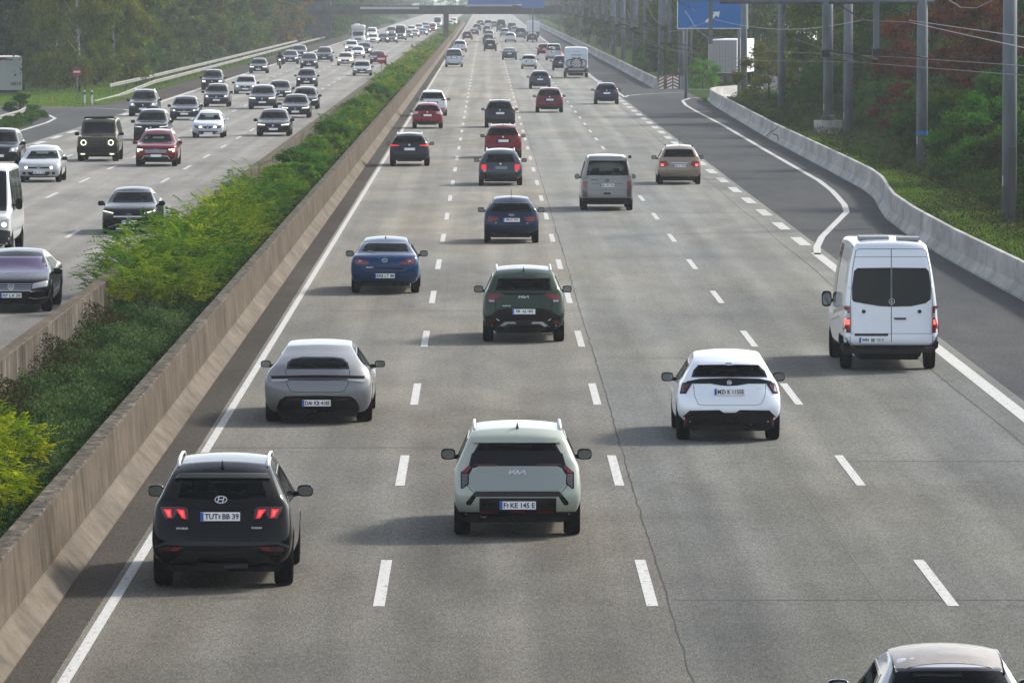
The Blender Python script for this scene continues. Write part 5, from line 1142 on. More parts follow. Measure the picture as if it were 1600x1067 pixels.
ON = [('white car directly below the white motorhome', 549.6, 82, 'suv', (.55, .56, .56)), ('white car beside the dark crossover in front of the motorhome', 559, 91, 'hatch', (.58, .60, .60)),
      ('dark crossover behind the cream saloon', 570, 86.3, 'suv', (.04, .05, .055)), ('bright white car right of the motorhome with strong lamps', 583, 68.5, 'suv', (.66, .66, .64)),
      ('white car following the bright white one', 581.5, 60.5, 'van', (.55, .56, .56)), ('dark blue grey car in the far oncoming row', 599, 67, 'hatch', (.05, .065, .08)), ('dark SUV in the far oncoming row with round lamps', 612.5, 67.5, 'suv', (.045, .055, .06)),
      ('grey van rising above the far oncoming row', 626, 63.5, 'box', (.30, .32, .33)), ('dark hatchback right of the grey van', 637.5, 60, 'hatch', (.06, .07, .075)), ('pale car low in the far row before the bushes', 648, 58.5, 'sedan', (.34, .32, .30)),
      ('blue grey car at the end of the far row beside the bushes', 661, 56, 'sedan', (.10, .13, .16)), ('silver car second rank of the far row', 612, 58, 'van', (.22, .25, .27)), ('white car second rank near the dark round sign', 643, 53, 'suv', (.5, .5, .5)),
      ('dark car second rank behind the blue grey one', 667, 51.5, 'hatch', (.07, .08, .09)), ('white van with glowing lamps left of the bridge pillar', 676, 50.5, 'van', (.55, .55, .54)), ('tiny white car behind the far row left part', 628, 54.5, 'hatch', (.5, .5, .5)),
      ('pale car third rank below the bridge', 655, 49.5, 'suv', (.4, .4, .4)), ('tiny bright car right of the bridge pillar', 703, 42, 'suv', (.5, .5, .48)), ('tiny white car far right of the bridge pillar', 709, 40, 'van', (.55, .55, .52)), ('tiny grey car third rank beyond the grey van', 665, 46.5, 'suv', (.3, .3, .3)),
      ('tiny dark car in the last rank left of the pillar', 672, 44.5, 'hatch', (.1, .1, .1)), ('tiny pale van in the last rank left of the pillar', 684, 44, 'box', (.5, .5, .5))]
for l_, px, py, kd, cl in ON: far_car(l_, px, py, kd, 'front', cl)
c = nf('motorhome', 'white motorhome with overcab and roof unit facing the camera in the far oncoming lane', 560, 69.5, 'box', 6.5, 2.2, 2.95, (.62, .64, .66), cat='motorhome', r=.35, yb=1.0, g=dict(belt=1.4, hood=1.15, roofx=.93, zb=.45, tumble=3, nosplit=True))
window(c, 'windscreen', [(-.85, 1.35), (.85, 1.35), (.78, 2.0), (-.78, 2.0)], 'front', 'glass_far', .03, see=False)
m = MB(); m.rbox((0, c.L - 1.3, 2.7), (2.3, 1.7, .75)); m.build('overcab', 'white_paint', c.root); MB().rbox((.2, c.L - 2.2, 3.1), (.9, .9, .3)).build('roof_unit', 'white_paint', c.root)
shade_lights(c, [(.65, .75), (.95, .78), (.95, 1.0), (.72, .98)], 'headlight_on', 'front', 'round'); decal(c, 'grille', 'gloss_black', [(-.5, .7), (.5, .7), (.5, .95), (-.5, .95)], 'front', off=.01)
side_windows(c, False); finish_body(c, c.sp['col']); wheels(c, 1); mirrors(c, size=(.2, .14, .34), out=.14, z=1.6)
# --- motorcycle and rider
mx, my = gx(438, 107.5), gy(107.5)
mo = empty('motorcycle', (mx, my, 0), math.pi); tag(mo, 'dark motorcycle with one bright headlight riding on the edge of the outer lane', 'motorcycle')
def tyre_ring(y, r, t, nm):
    m = MB(); m.tube([(0, y + (r - t) * math.cos(a), r + (r - t) * math.sin(a)) for a in [2 * math.pi * i / 20 for i in range(21)]], t, 8, cap=False); return m.build(nm, 'tyre', mo)
tyre_ring(.75, .31, .07, 'front_wheel'); tyre_ring(-.72, .31, .085, 'rear_wheel')
m = MB(); m.rbox((0, .05, .62), (.42, .9, .38)); m.rbox((0, -.05, .88), (.34, .6, .22)); m.rbox((0, -.55, .85), (.26, .6, .14)); m.build('bodywork', 'gloss_black', mo)
m = MB(); m.rbox((0, .62, .98), (.50, .35, .44)); f_ = m.build('fairing', 'gloss_black', mo); m = MB(); m.rbox((0, .80, .95), (.20, .06, .14)); m.build('headlight', 'headlight_on', mo)
m = MB(); m.tube([(-.09, .75, .31), (-.11, .55, .95)], .025, 6); m.tube([(.09, .75, .31), (.11, .55, .95)], .025, 6); m.build('fork', 'silver', mo)
m = MB(); m.tube([(-.38, .42, 1.08), (0, .55, 1.06), (.38, .42, 1.08)], .018, 6); m.build('handlebar', 'gloss_black', mo)
def skinned(name, joints, bones, m, parent, lv=1):
    me = bpy.data.meshes.new(name); me.from_pydata([j[0] for j in joints], bones, []); o = link(name, me, parent); me.materials.append(M[m])
    sk = o.modifiers.new('s', 'SKIN'); sv = me.skin_vertices[0].data
    for i, j in enumerate(joints): sv[i].radius = (j[1], j[1] * (j[2] if len(j) > 2 else 1)); sv[i].use_root = i == 0
    ss = o.modifiers.new('u', 'SUBSURF'); ss.levels = lv; ss.render_levels = lv
    for p in me.polygons: p.use_smooth = True
    return o
pr = empty('person', (mx, my, 0), math.pi); tag(pr, 'rider in black leathers and dark helmet leaning over the motorcycle bars', 'person')
skinned('rider_body', [((0, -.35, .92), .17, 1.0), ((0, -.22, 1.15), .17), ((0, -.05, 1.38), .19), ((0, .02, 1.50), .07), ((.20, .0, 1.42), .075), ((.36, .18, 1.22), .055), ((.36, .42, 1.10), .042), ((-.20, .0, 1.42), .075), ((-.36, .18, 1.22), .055), ((-.36, .42, 1.10), .042),
    ((.16, -.30, .88), .10), ((.27, .15, .82), .085), ((.22, -.10, .42), .055), ((.22, .06, .36), .045), ((-.16, -.30, .88), .10), ((-.27, .15, .82), .085), ((-.22, -.10, .42), .055), ((-.22, .06, .36), .045)],
    [(0, 1), (1, 2), (2, 3), (2, 4), (4, 5), (5, 6), (2, 7), (7, 8), (8, 9), (0, 10), (10, 11), (11, 12), (12, 13), (0, 14), (14, 15), (15, 16), (16, 17)], 'seat_fabric', pr)
h_ = MB(); h_.rbox((0, .08, 1.64), (.27, .31, .29)); h_ = h_.build('helmet', 'gloss_black', pr); MB().rbox((0, .20, 1.64), (.20, .10, .10)).build('visor', 'lamp_smoke', h_)
for s in (-1, 1):
    g_ = MB()
    for k in range(4): g_.tube([(s * (.33 + k * .022), .44, 1.10), (s * (.33 + k * .022), .48, 1.09), (s * (.33 + k * .022), .475, 1.06)], .010, 5)
    g_.tube([(s * .32, .43, 1.09), (s * .31, .45, 1.06)], .011, 5); g_.build('glove', 'seat_fabric', pr)
# ================================================================== ground, roads, markings
def smooth(t): t = max(0.0, min(1.0, t)); return t * t * (3 - 2 * t)
def terrain(x, y):
    z = -.30
    if x > 15.5:
        bank = (1 - smooth((y - 380) / 60)) + smooth((y - 560) / 60) * .7
        z = lerp(z, .03 if y < 470 else -.1, smooth((x - 15.5) / .8)) + bank * min(6, max(0, x - (20.6 if 280 < y < 340 else 18.6)) * .33) + .12 * math.sin(x * 1.3 + y * .21) * smooth((x - 18) / 4)
    if x < -27.2:
        z = lerp(z, -.05, smooth((-27.2 - x) / .8))
        if y > 430: z -= smooth((-32 - x) / 8) * .9 * smooth((y - 430) / 50)
        if y > 470: z += smooth((-46 - x) / 30) * 3
    return z
def grid(name, xs, ys, m, zf, kind='structure'):
    vs = [(x, y, zf(x, y)) for y in ys for x in xs]; n_ = len(xs); fs = [(j * n_ + i, j * n_ + i + 1, (j + 1) * n_ + i + 1, (j + 1) * n_ + i) for j in range(len(ys) - 1) for i in range(n_ - 1)]
    mb = MB(); mb.add(vs, fs, 0, True); o = mb.build(name, m); return tag(o, kind=kind)
xs = [-3000, -800, -300, -160, -110, -85, -70, -60, -52, -46] + [-46 + i for i in range(1, 19)] + [-27.2, -26.8, -20, -10, 0, 8, 15.3, 15.6, 15.9, 16.3, 17] + [17.5 + i * .8 for i in range(1, 22)] + [38, 45, 60, 90, 160, 300, 800, 3000]
ys = [-200, -20] + [20 + i * 20 for i in range(8)] + [180 + i * 6 for i in range(64)] + [570, 600, 650, 700, 800, 1000, 1300, 1800, 3000, 6000]
grid('ground', xs, ys, 'grass_ground', terrain)
def strip(name, pl, pr, m, z, seg=None):
    vs = []; 
    for (a, b_) in zip(pl, pr): vs += [(a[0], a[1], z), (b_[0], b_[1], z)]
    mb = MB(); mb.add(vs, [(2 * i, 2 * i + 1, 2 * i + 3, 2 * i + 2) for i in range(len(pl) - 1)]); return tag(mb.build(name, m), kind='structure')
YF = [-30, 20, 60, 120, 200, 300, 450, 700, 1100, 1700, 2600]
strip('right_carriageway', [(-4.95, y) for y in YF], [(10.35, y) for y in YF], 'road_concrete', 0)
strip('median_shoulder', [(-5.8, y) for y in YF], [(-4.95, y) for y in YF], 'asphalt_brown', 0)
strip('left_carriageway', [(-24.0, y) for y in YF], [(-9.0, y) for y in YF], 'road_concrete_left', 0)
# hard shoulder and exit lane on the right, bounded by the barrier
BR = [(13.7, -30), (13.7, 60), (13.7, 146), (13.65, 157.5), (13.6, 170), (13.7, 187), (13.95, 200), (14.35, 209), (14.85, 219), (15.1, 229), (15.2, 255), (15.3, 310), (15.7, 365), (16.0, 405), (16.15, 418)]
strip('exit_lane', [(10.35, p[1]) for p in BR] + [(10.35, 430), (10.35, 475)], [(p[0] + .3, p[1]) for p in BR] + [(22, 430), (60, 475)], 'asphalt_dark', -.004)
strip('right_shoulder', [(10.35, y) for y in (475, 700, 1100, 1700, 2600)], [(14.4, y) for y in (475, 700, 1100, 1700, 2600)], 'asphalt_dark', -.004)
strip('parking_road', [(16.0, 440), (20, 475), (24, 540), (26, 640)], [(60, 440), (60, 475), (60, 540), (60, 640)], 'asphalt_dark', .0)
# slip road and shoulder on the left
strip('left_slip_road', [(-27.3, -30), (-27.3, 200), (-27.3, 345), (-28.6, 362), (-33, 378), (-60, 384)], [(-24, -30), (-24, 200), (-24, 345), (-24, 362), (-24, 378), (-24, 404)], 'asphalt_dark', -.004)
strip('left_slip_road', [(-60, 384), (-60, 402)], [(-24, 378), (-24, 408)], 'asphalt_dark', -.003)
strip('left_shoulder', [(-27.2, 408), (-26.9, 450), (-27.2, 600), (-27.2, 1100), (-27.2, 2600)], [(-24, 408), (-24, 450), (-24, 600), (-24, 1100), (-24, 2600)], 'asphalt_brown', -.002)
# painted lines
def dashes(name, x, y0, y1, L_, per, w_, ph):
    mb = MB(); y = ph
    while y < y1:
        if y + L_ > y0: mb.add([(x - w_ / 2, y, .006), (x + w_ / 2, y, .006), (x + w_ / 2, y + L_, .006), (x - w_ / 2, y + L_, .006)], [(0, 1, 2, 3)])
        y += per
    return tag(mb.build(name, 'road_paint'), kind='structure')
def pline(name, pts, w_, z=.006):
    mb = MB(); vs = []; P = [Vector(p) for p in pts]
    for i, p in enumerate(P):
        d1 = (P[i] - P[i - 1]).normalized() if i else (P[1] - P[0]).normalized(); d2 = (P[i + 1] - P[i]).normalized() if i < len(P) - 1 else d1
        d = (d1 + d2).normalized(); n_ = Vector((d.y, -d.x)) / max(.5, d.dot(d1)); vs += [(p.x - n_.x * w_ / 2, p.y - n_.y * w_ / 2, z), (p.x + n_.x * w_ / 2, p.y + n_.y * w_ / 2, z)]
    mb.add(vs, [(2 * i, 2 * i + 1, 2 * i + 3, 2 * i + 2) for i in range(len(P) - 1)]); return tag(mb.build(name, 'road_paint'), kind='structure')
pd0 = gy(912) - 3 - 18 * 4
dashes('lane_marking', -1.37, 0, 1500, 6, 18, .15, pd0); dashes('lane_marking', 2.13, 0, 1500, 6, 18, .15, pd0); dashes('lane_marking', 5.98, 0, 1500, 6, 18, .15, pd0)
pl0 = gy(365) - 3 - 18 * 10
dashes('lane_marking', -13.5, 20, 1400, 6, 18, .15, pl0); dashes('lane_marking', -16.9, 20, 1400, 6, 18, .15, pl0); dashes('lane_marking', -20.2, 20, 1400, 6, 18, .15, pl0)
pline('edge_line', [(-4.8, y) for y in YF], .14); pline('edge_line', [(-10.1, y) for y in YF], .20)
pline('edge_line', [(9.98, -30), (9.98, 100), (9.98, 173)], .30); dashes('exit_marking', 9.98, 175, 432, 6, 12, .36, gy(347.5) - 6.0 - 12)
pline('edge_line', [(10.05, 436), (10.05, 700), (10.0, 1100), (9.9, 2000)], .26); pline('edge_line', [(10.6, 436), (10.5, 470), (10.3, 520)], .2)
pline('exit_edge_line', [(9.98, 172), (10.25, 177), (10.85, 184.6), (12.0, 196), (13.0, 206), (13.35, 213), (13.6, 221), (13.8, 228), (14.0, 240), (14.05, 285), (14.2, 343), (14.1, 385), (14.15, 405), (14.5, 422), (15.4, 432), (17.5, 438), (22, 442)], .22)
pline('exit_edge_line', [(10.6, 436), (11.0, 443), (12.2, 449), (14.7, 456), (18, 463), (26, 470)], .22)
dashes('slip_marking', -23.55, 100, 378, 6, 12, .36, gy(214) - 3 - 12 * 12); pline('edge_line', [(-23.7, 384), (-23.7, 500), (-23.7, 900), (-23.7, 2000)], .28)
pline('slip_edge_line', [(-26.6, 60), (-26.6, 250), (-26.7, 330), (-26.8, 350), (-27.2, 362), (-28.4, 372), (-31, 378), (-36, 381)], .22)
pline('slip_edge_line', [(-23.7, 384), (-24.6, 390), (-27, 395), (-31, 398), (-38, 400)], .22)
# tar seam wandering beside the second lane line, faint joints
mb = MB(); rs = random.Random(3); pts = []; y = 40
while y < 900: pts.append((2.34 + .012 * math.sin(y * .12) + .007 * math.sin(y * 1.7) + rs.uniform(-.016, .016), y)); y += .7 if y < 160 else 2.5
vs = []
for p in pts: w_ = rs.uniform(.005, .014); vs += [(p[0] - w_, p[1], .003), (p[0] + w_, p[1], .003)]
mb.add(vs, [(2 * i, 2 * i + 1, 2 * i + 3, 2 * i + 2) for i in range(len(pts) - 1)]); tag(mb.build('pavement_seam', 'seam_tar'), kind='structure')
pts = [(9.32 + .03 * math.sin(y * .2), y) for y in range(40, 400, 2)]; mb = MB(); vs = []
for p in pts: vs += [(p[0] - .010, p[1], .003), (p[0] + .010, p[1], .003)]
mb.add(vs, [(2 * i, 2 * i + 1, 2 * i + 3, 2 * i + 2) for i in range(len(pts) - 1)]); tag(mb.build('pavement_seam', 'seam_tar'), kind='structure')
mb = MB()
for y, x0, x1 in ((gy(940), 2.4, 10.3), (gy(940) + 22, 6, 10.3), (gy(700), -4.9, 2.2), (gy(560), 2.5, 10), (gy(486), -4.9, 2.3), (205, 2.4, 10), (262, -4.9, 10)):
    n_ = 26; vs = []
    for i in range(n_ + 1): x = lerp(x0, x1, i / n_); yy = y + rs.uniform(-.03, .03); w_ = rs.uniform(.02, .05); vs += [(x, yy - w_, .003), (x, yy + w_, .003)]
    mb.add(vs, [(2 * i + 2, 2 * i, 2 * i + 1, 2 * i + 3)[::-1] for i in range(n_)])
tag(mb.build('pavement_joint', 'seam_faint'), kind='structure')
pts = [(5.25 - (y - 60) * .008, y) for y in range(60, 92, 2)]; mb = MB(); vs = []
for p in pts: vs += [(p[0] - .004, p[1], .004), (p[0] + .004, p[1], .004)]
mb.add(vs, [(2 * i, 2 * i + 1, 2 * i + 3, 2 * i + 2) for i in range(len(pts) - 1)]); tag(mb.build('pavement_scratch', 'scratch_light'), kind='structure')

# ================================================================== median walls
wy = [-20, 20] + list(range(40, 200, 8)) + list(range(200, 1600, 50))
t = empty('median_wall', (-5.9, 0, 0)); tag(t, 'brown stained concrete wall with sloped foot between the bushes and the left lane of the right carriageway', 'wall')
mb = MB(); mb.sweep([(.16, .30), (.10, 1.02), (.085, 1.04), (-.14, 1.04), (-.16, -.25), (.16, -.25)], [(0, y) for y in wy]); mb.build('wall_face', 'wall_concrete', t)
mb = MB(); mb.sweep([(.42, -.2), (.42, .02), (.17, .28), (.155, .32), (.155, -.2)], [(0, y) for y in wy]); mb.build('sloped_foot', 'wall_foot', t)
mb = MB(); mb.sweep([(.105, 1.042), (.09, 1.065), (-.13, 1.065), (-.145, 1.042)], [(0, y) for y in wy]); mb.build('wall_coping', 'wall_mossy', t)
t = empty('median_wall', (-9.15, 0, 0)); tag(t, 'pale streaked concrete wall with mossy foot bordering the oncoming lanes', 'wall')
mb = MB(); mb.sweep([(.14, -.3), (.12, 1.0), (-.12, 1.0), (-.16, -.3)], [(0, y) for y in wy]); mb.build('wall_face', 'wall_mossy', t)
mb = MB(); mb.sweep([(.135, 1.002), (.12, 1.03), (-.12, 1.03), (-.135, 1.002)], [(0, y) for y in wy]); mb.build('wall_coping', 'wall_concrete', t)
grid('median_soil', [-9.05, -8.6, -7.8, -7, -6.3, -6.0], [-20] + list(range(20, 1600, 10)), 'soil', lambda x, y: .06 + .10 * math.sin(math.pi * (x + 9.05) / 3.05) + .04 * math.sin(y * .9 + x))
# ================================================================== right precast barrier
def path_len(P):
    d = [0]
    for i in range(1, len(P)): d.append(d[-1] + math.dist(P[i - 1], P[i]))
    return d
def path_at(P, d, s):
    i = 1
    while i < len(P) - 1 and d[i] < s: i += 1
    t = (s - d[i - 1]) / (d[i] - d[i - 1]); return (lerp(P[i - 1][0], P[i][0], t), lerp(P[i - 1][1], P[i][1], t))
PROF = [(-.30, -.02), (-.30, .06), (-.12, .30), (-.08, .84), (-.06, .87), (.06, .87), (.08, .84), (.14, .25), (.30, .06), (.30, -.02)]
def precast(label, P, step, s0=0):
    t = empty('precast_barrier', (P[0][0], P[0][1], 0)); tag(t, label, 'concrete barrier'); d = path_len(P); s = s0; cnt = 0
    while s < d[-1] - .2 and cnt < 98:
        e = min(s + step, d[-1]); q = [path_at(P, d, lerp(s + .026, e - .026, k / 2)) for k in range(3)]
        mb = MB(); mb.sweep(PROF, [(a - P[0][0], b_ - P[0][1]) for a, b_ in q]); mb.build('barrier_element', 'barrier_concrete', t); s = e; cnt += 1
near = [(p[0] + .32, p[1]) for p in BR if p[1] > 50] + [(16.75, 426), (17.6, 433), (19.4, 438.5), (21.5, 441)]
near = [(14.0, 90)] + near[1:]
precast('pale concrete barrier bending out round the emergency bay beside the exit lane', near, 4)
precast('pale concrete barrier running straight into the haze beyond the red and white boards', [(14.25, 478), (14.2, 600), (14.1, 760), (13.8, 1000), (13.3, 1300), (12.8, 1600)], 12)
# bent metal bracket on the barrier
bk = empty('broken_reflector', (gx(1206, 224) + .15, gy(224), 0)); tag(bk, 'bent dark metal bracket hooked over the face of the pale barrier', 'bracket')
MB().tube([(-.5, 0, .35), (-.2, .05, .60), (.1, .05, .78), (.25, 0, .95)], .018, 5).tube([(-.1, -.02, .50), (.15, -.05, .42), (.18, -.05, .20)], .03, 5).build('bracket_arm', 'post_dark', bk)

# ================================================================== guard rails on the left
WB = [(-.04, .45), (.03, .50), (.03, .56), (-.03, .60), (.03, .64), (.03, .70), (-.04, .75), (-.055, .75), (.01, .69), (.01, .65), (-.05, .60), (.01, .55), (.01, .51), (-.055, .45)]
def guard_rail(label, P, zs, post=4.0):
    t = empty('guard_rail', (P[0][0], P[0][1], 0)); tag(t, label, 'guard rail', None); d = path_len(P); n_ = 40; q = [path_at(P, d, d[-1] * i / n_) for i in range(n_ + 1)]
    def zz(i): return lerp(zs[0], zs[1], smooth(i / n_ * 12)) if len(zs) > 1 else zs[0]
    MB().sweep(WB, [(a - P[0][0], b_ - P[0][1], zz(i)) for i, (a, b_) in enumerate(q)]).build('rail', 'rail_steel', t)
    s = 2; c_ = 0
    while s < d[-1] and c_ < 95:
        a, b_ = path_at(P, d, s); MB().box((a - P[0][0] - .09, b_ - P[0][1], .30 + zz(s / d[-1] * n_)), (.06, .10, .80)).build('post', 'post_dark' if c_ % 2 else 'rail_steel', t); s += post; c_ += 1
guard_rail('galvanised guard rail rising from the grass along the left shoulder', [(-28.3, 413), (-27.6, 440), (-27.3, 500), (-27.3, 900), (-27.3, 1250)], (-.6, 0), 6)
guard_rail('upper galvanised guard rail parallel behind the shoulder rail', [(-29.3, 447), (-29.0, 500), (-28.9, 620), (-28.9, 900)], (.10,), 6)
guard_rail('short rusty guard rail above the brush at the left edge', [(-28.4, 300), (-28.4, 330), (-28.5, 350), (-28.9, 360)], (0, 0), 3)
# ================================================================== signs, delineators, boards
def round_sign(label, x, y, z, r=.375, post=True):
    t = empty('no_entry_sign', (x, y, 0)); tag(t, label, 'road sign'); MB().tube([(0, .05, -.4), (0, .05, z + r)], .035, 8).build('post', 'galvanised', t)
    m = MB(); N = 28; vs = [(r * math.cos(2 * math.pi * i / N), 0, z + r * math.sin(2 * math.pi * i / N)) for i in range(N)]; vs += [(v[0], .03, v[2]) for v in vs]
    m.add(vs, [tuple(range(N)), tuple(reversed(range(N, 2 * N)))] + [(i, N + i, N + (i + 1) % N, (i + 1) % N) for i in range(N)]); o = m.build('sign_disc', 'sign_red', t)
    MB().box((0, -.006, z), (r * 1.45, .006, r * .36)).build('white_bar', 'sign_white', o)
round_sign('red round no entry sign on a thin post in the grass before the birch tree', gx(121, 161), gy(161), 2.25, .34)
y_ = 455; round_sign('red round no entry sign rising from the median bushes', (596 - VX) * y_ / F, y_, CAM_H - (92 - HZ) * y_ / F, .40)
y_ = 1000; round_sign('tiny dark round sign far off left of the bridge pillar', (676 - VX) * y_ / F, y_, CAM_H - (43 - HZ) * y_ / F, .42)
for i, (px, py) in enumerate(((133, 164), (144.5, 164))):
    t = empty('delineator_post', (gx(px, py), gy(py), 0)); tag(t, ('white marker post with black band, left one of the pair in the grass', 'white marker post with black band, right one next to the guard rail end')[i], 'marker post', 'white marker posts in the grass')
    m = MB(); m.box((0, 0, .5), (.13, .10, 1.1)); m.build('post_body', 'white_paint', t); m = MB(); m.add([(-.067, -.053, .65), (.067, -.053, .78), (.067, -.053, .95), (-.067, -.053, .82)], [(0, 1, 2, 3)]); m.box((.0, .0, .84), (.134, .104, .16)); m.build('black_band', 'post_dark', t)
t = empty('marker_stake', (gx(82.5, 163), gy(163), 0)); tag(t, 'thin orange stake standing in the grass left of the round sign', 'stake'); MB().tube([(0, 0, -.2), (0, 0, .55)], .03, 6).build('stake', 'post_orange', t)
for i, (px, lab) in enumerate(((1033, 'red and white striped hazard board, leftmost of the three at the barrier gap'), (1046, 'red and white striped hazard board, middle one at the barrier gap'), (1056, 'red and white striped hazard board, right one at the barrier gap'))):
    y_ = 470 + i; t = empty('hazard_board', ((px - VX) * y_ / F, y_, 0)); tag(t, lab, 'hazard board', 'hazard boards at the end of the far barrier'); rot = (.0, -.1, .5)[i]
    w_ = .42 if i else .36; m = MB(); m.box((0, 0, .60), (w_, .03, 1.05)); b_ = m.build('board', 'sign_white', t); m = MB(); s_ = 1 if i < 2 else -1
    for k in range(4): z0 = .10 + k * .27; m.add([(-w_ / 2, -.018, z0 + (0 if s_ > 0 else .2)), (w_ / 2, -.018, z0 + (.2 if s_ > 0 else 0)), (w_ / 2, -.018, z0 + (.33 if s_ > 0 else .13)), (-w_ / 2, -.018, z0 + (.13 if s_ > 0 else .33))], [(0, 1, 2, 3)])
    m.build('red_stripes', 'sign_red', b_); MB().tube([(0, .03, -.3), (0, .03, 1.3)], .025, 6).build('board_post', 'post_dark', t)
for i in range(3):
    y_ = 474; t = empty('plastic_barrier_panel', ((1064 + i * 4.5 - VX) * y_ / F, y_, 0)); tag(t, ('grey slatted panel next to the striped boards', 'grey slatted panel, middle of the three by the bush', 'grey slatted panel nearest the light green bush')[i], 'panel', 'grey panels beside the hazard boards')
    MB().box((0, 0, .5), (.18, .12, 1.1)).build('panel', 'sign_grey', t)
# blue exit sign
y_ = 432; t = empty('motorway_sign', ((1113 - VX) * y_ / F, y_, 0)); tag(t, 'large blue motorway sign with slanted white arrow above the exit', 'road sign')
w_ = 111 * y_ / F; zb_ = CAM_H - (45.5 - HZ) * y_ / F; hh = 3.4; MB().box((0, 0, zb_ + hh / 2), (w_, .06, hh)).build('sign_border', 'sign_white', t); bp = MB().box((0, -.035, zb_ + hh / 2), (w_ - .14, .01, hh - .14)).build('blue_panel', 'sign_blue', t)
m = MB(); k = y_ / F; ax = lambda px, pz: ((px - 1113) * k, -.045, CAM_H - (pz - HZ) * k)
m.add([ax(1101, 33.5), ax(1104, 36.5), ax(1119.5, 24.5), ax(1122, 28), ax(1124.5, 18.5), ax(1111.5, 19), ax(1115.5, 21.5)], [(0, 1, 2, 6), (2, 3, 4, 5, 6)]); m.build('white_arrow', 'sign_white', bp)
for s in (-1, 1): MB().tube([(s * 2.0, .15, -.3), (s * 2.0, .15, zb_ + hh)], .11, 8).build('sign_post', 'galvanised', t)
# ================================================================== overhead line masts
def mast(x, y, beam=(10.0, None), drops=(), r=.25, z0=-.3, bz=7.52, label='', plinth=False, band=None, group='overhead line masts along the right side', thick=.13, arms=True):
    t = empty('overhead_line_mast', (x, y, 0)); tag(t, label, 'mast', group)
    p = MB().tube([(0, 0, z0 + (.8 if plinth else 0)), (0, 0, 5), (0, 0, 11.5)], [r, r * .97, r * .85], 16).build('mast_pole', 'galvanised', t)
    if band == 'blue': MB().tube([(0, 0, 1.75), (0, 0, 1.90)], r * 1.02, 16, cap=False).build('blue_band', 'sign_blue', p)
    if band == 'dark': MB().box((.07, -r * .93, 1.35), (r * .95, .08, 2.6)).build('cable_cover', 'post_dark', p)
    MB().box((-r * .9, -r * .5, 1.5), (.03, .02, .35)).build('number_label', 'white_paint', p)
    if plinth:
        m = MB(); N = 12; m.tube([(0, 0, -.3), (0, 0, .75)], [.80, .80], 12, smooth=False); m.build('plinth', 'barrier_concrete', t)
        f = MB().tube([(0, 0, .76), (0, 0, .84)], r * 1.55, 16).tube([(0, 0, .84), (0, 0, 1.05)], [r * 1.3, r * 1.0], 16); 
        for i in range(14): a = 2 * math.pi * i / 14; f.box((r * 1.4 * math.cos(a), r * 1.4 * math.sin(a), .90), (.05, .05, .16))
        f.build('base_flange', 'post_dark', t)
    if beam:
        x0 = beam[0] - x; MB().tube([(x0, 0, bz), (.5 if beam[1] is None else beam[1] - x, 0, bz)], thick, 10).build('cantilever_beam', 'galvanised', t)
        for dx, zl in drops:
            d_ = MB().box((dx - x, 0, (bz + zl) / 2), (.26, .26, bz - zl)).build('drop_post', 'galvanised', t)
            if arms:
                m = MB(); q = dx - x; m.tube([(q, -.1, zl + .35), (q + 1.1, -.4, zl + .18), (q + 2.2, -.7, zl - .05)], .04, 6); m.tube([(q, -.1, zl + .0), (q + .9, -.35, zl - .12), (q + 1.5, -.5, zl - .2), (q + 1.55, -.5, zl - .45)], .03, 6)
                m.box((q, -.02, zl + .2), (.34, .34, .30)); m.build('registration_arm', 'wire_dark', d_)
                m = MB(); m.tube([(q + .5, 0, bz - .1), (q + 1.5, -.1, bz - .75), (q + 1.9, -.1, bz - .95)], .03, 5); m.tube([(q + 1.55, 0, bz - .05), (q + 1.45, -.1, bz - .72)], .03, 5); m.build('insulator_stay', 'wire_dark', d_)
    return t
mast(17.75, 194, None, r=.255, band='dark', label='thick grey mast with dark cable cover, nearest and rightmost')
mast(18.9, 248, (10.1, None), ((14.7, 5.05), (16.9, 5.1)), band='blue', label='grey mast with thin blue band, second from the right edge')
mast(18.85, 298, None, label='grey mast behind the pole standing on a concrete plinth')
mast(19.25, 322, None, r=.28, plinth=True, label='grey mast bolted to a round concrete plinth on the bank')
mast(19.2, 372, (12.4, None), ((14.6, 4.6),), z0=-.2, label='slim grey mast between the plinth mast and the blue sign', arms=False)
mast(19.1, 424, (10.1, 14.2), ((13.6, 3.9),), label='grey mast just right of the blue sign in front of the white trailer', thick=.08)
ROWM = [(16.3, 478), (16.4, 537), (16.5, 590), (16.6, 640), (16.8, 700), (16.9, 755), (16.9, 810), (16.9, 870), (16.8, 935), (16.8, 1010), (16.7, 1090), (16.5, 1180), (16.4, 1280)]
m0 = None
for i, (x, y) in enumerate(ROWM):
    if i == 0: m0 = mast(x, y, (10.5, None), ((12.2, 4.7), (14.8, 4.8)), label='grey mast of the long receding row beyond the hazard boards', bz=7.9, group='receding row of masts'); continue
    q = copy_tree(m0); q.location = (x, y, 0)
# second, thinner row of posts beside them
t0 = empty('lamp_post', (17.9, 500, 0)); tag(t0, 'slim grey post in the receding double row beyond the hazard boards', 'post', 'slim posts beside the receding masts')
MB().tube([(0, 0, -.3), (0, 0, 12)], [.13, .10], 10).build('pole', 'galvanised', t0); MB().box((-.2, 0, 6.2), (.5, .1, .12)).build('bracket', 'wire_dark', t0)
for y in (560, 612, 668, 730, 785, 840, 905, 970, 1050, 1140): q = copy_tree(t0); q.location = (17.4 + .3 * math.sin(y), y, 0)
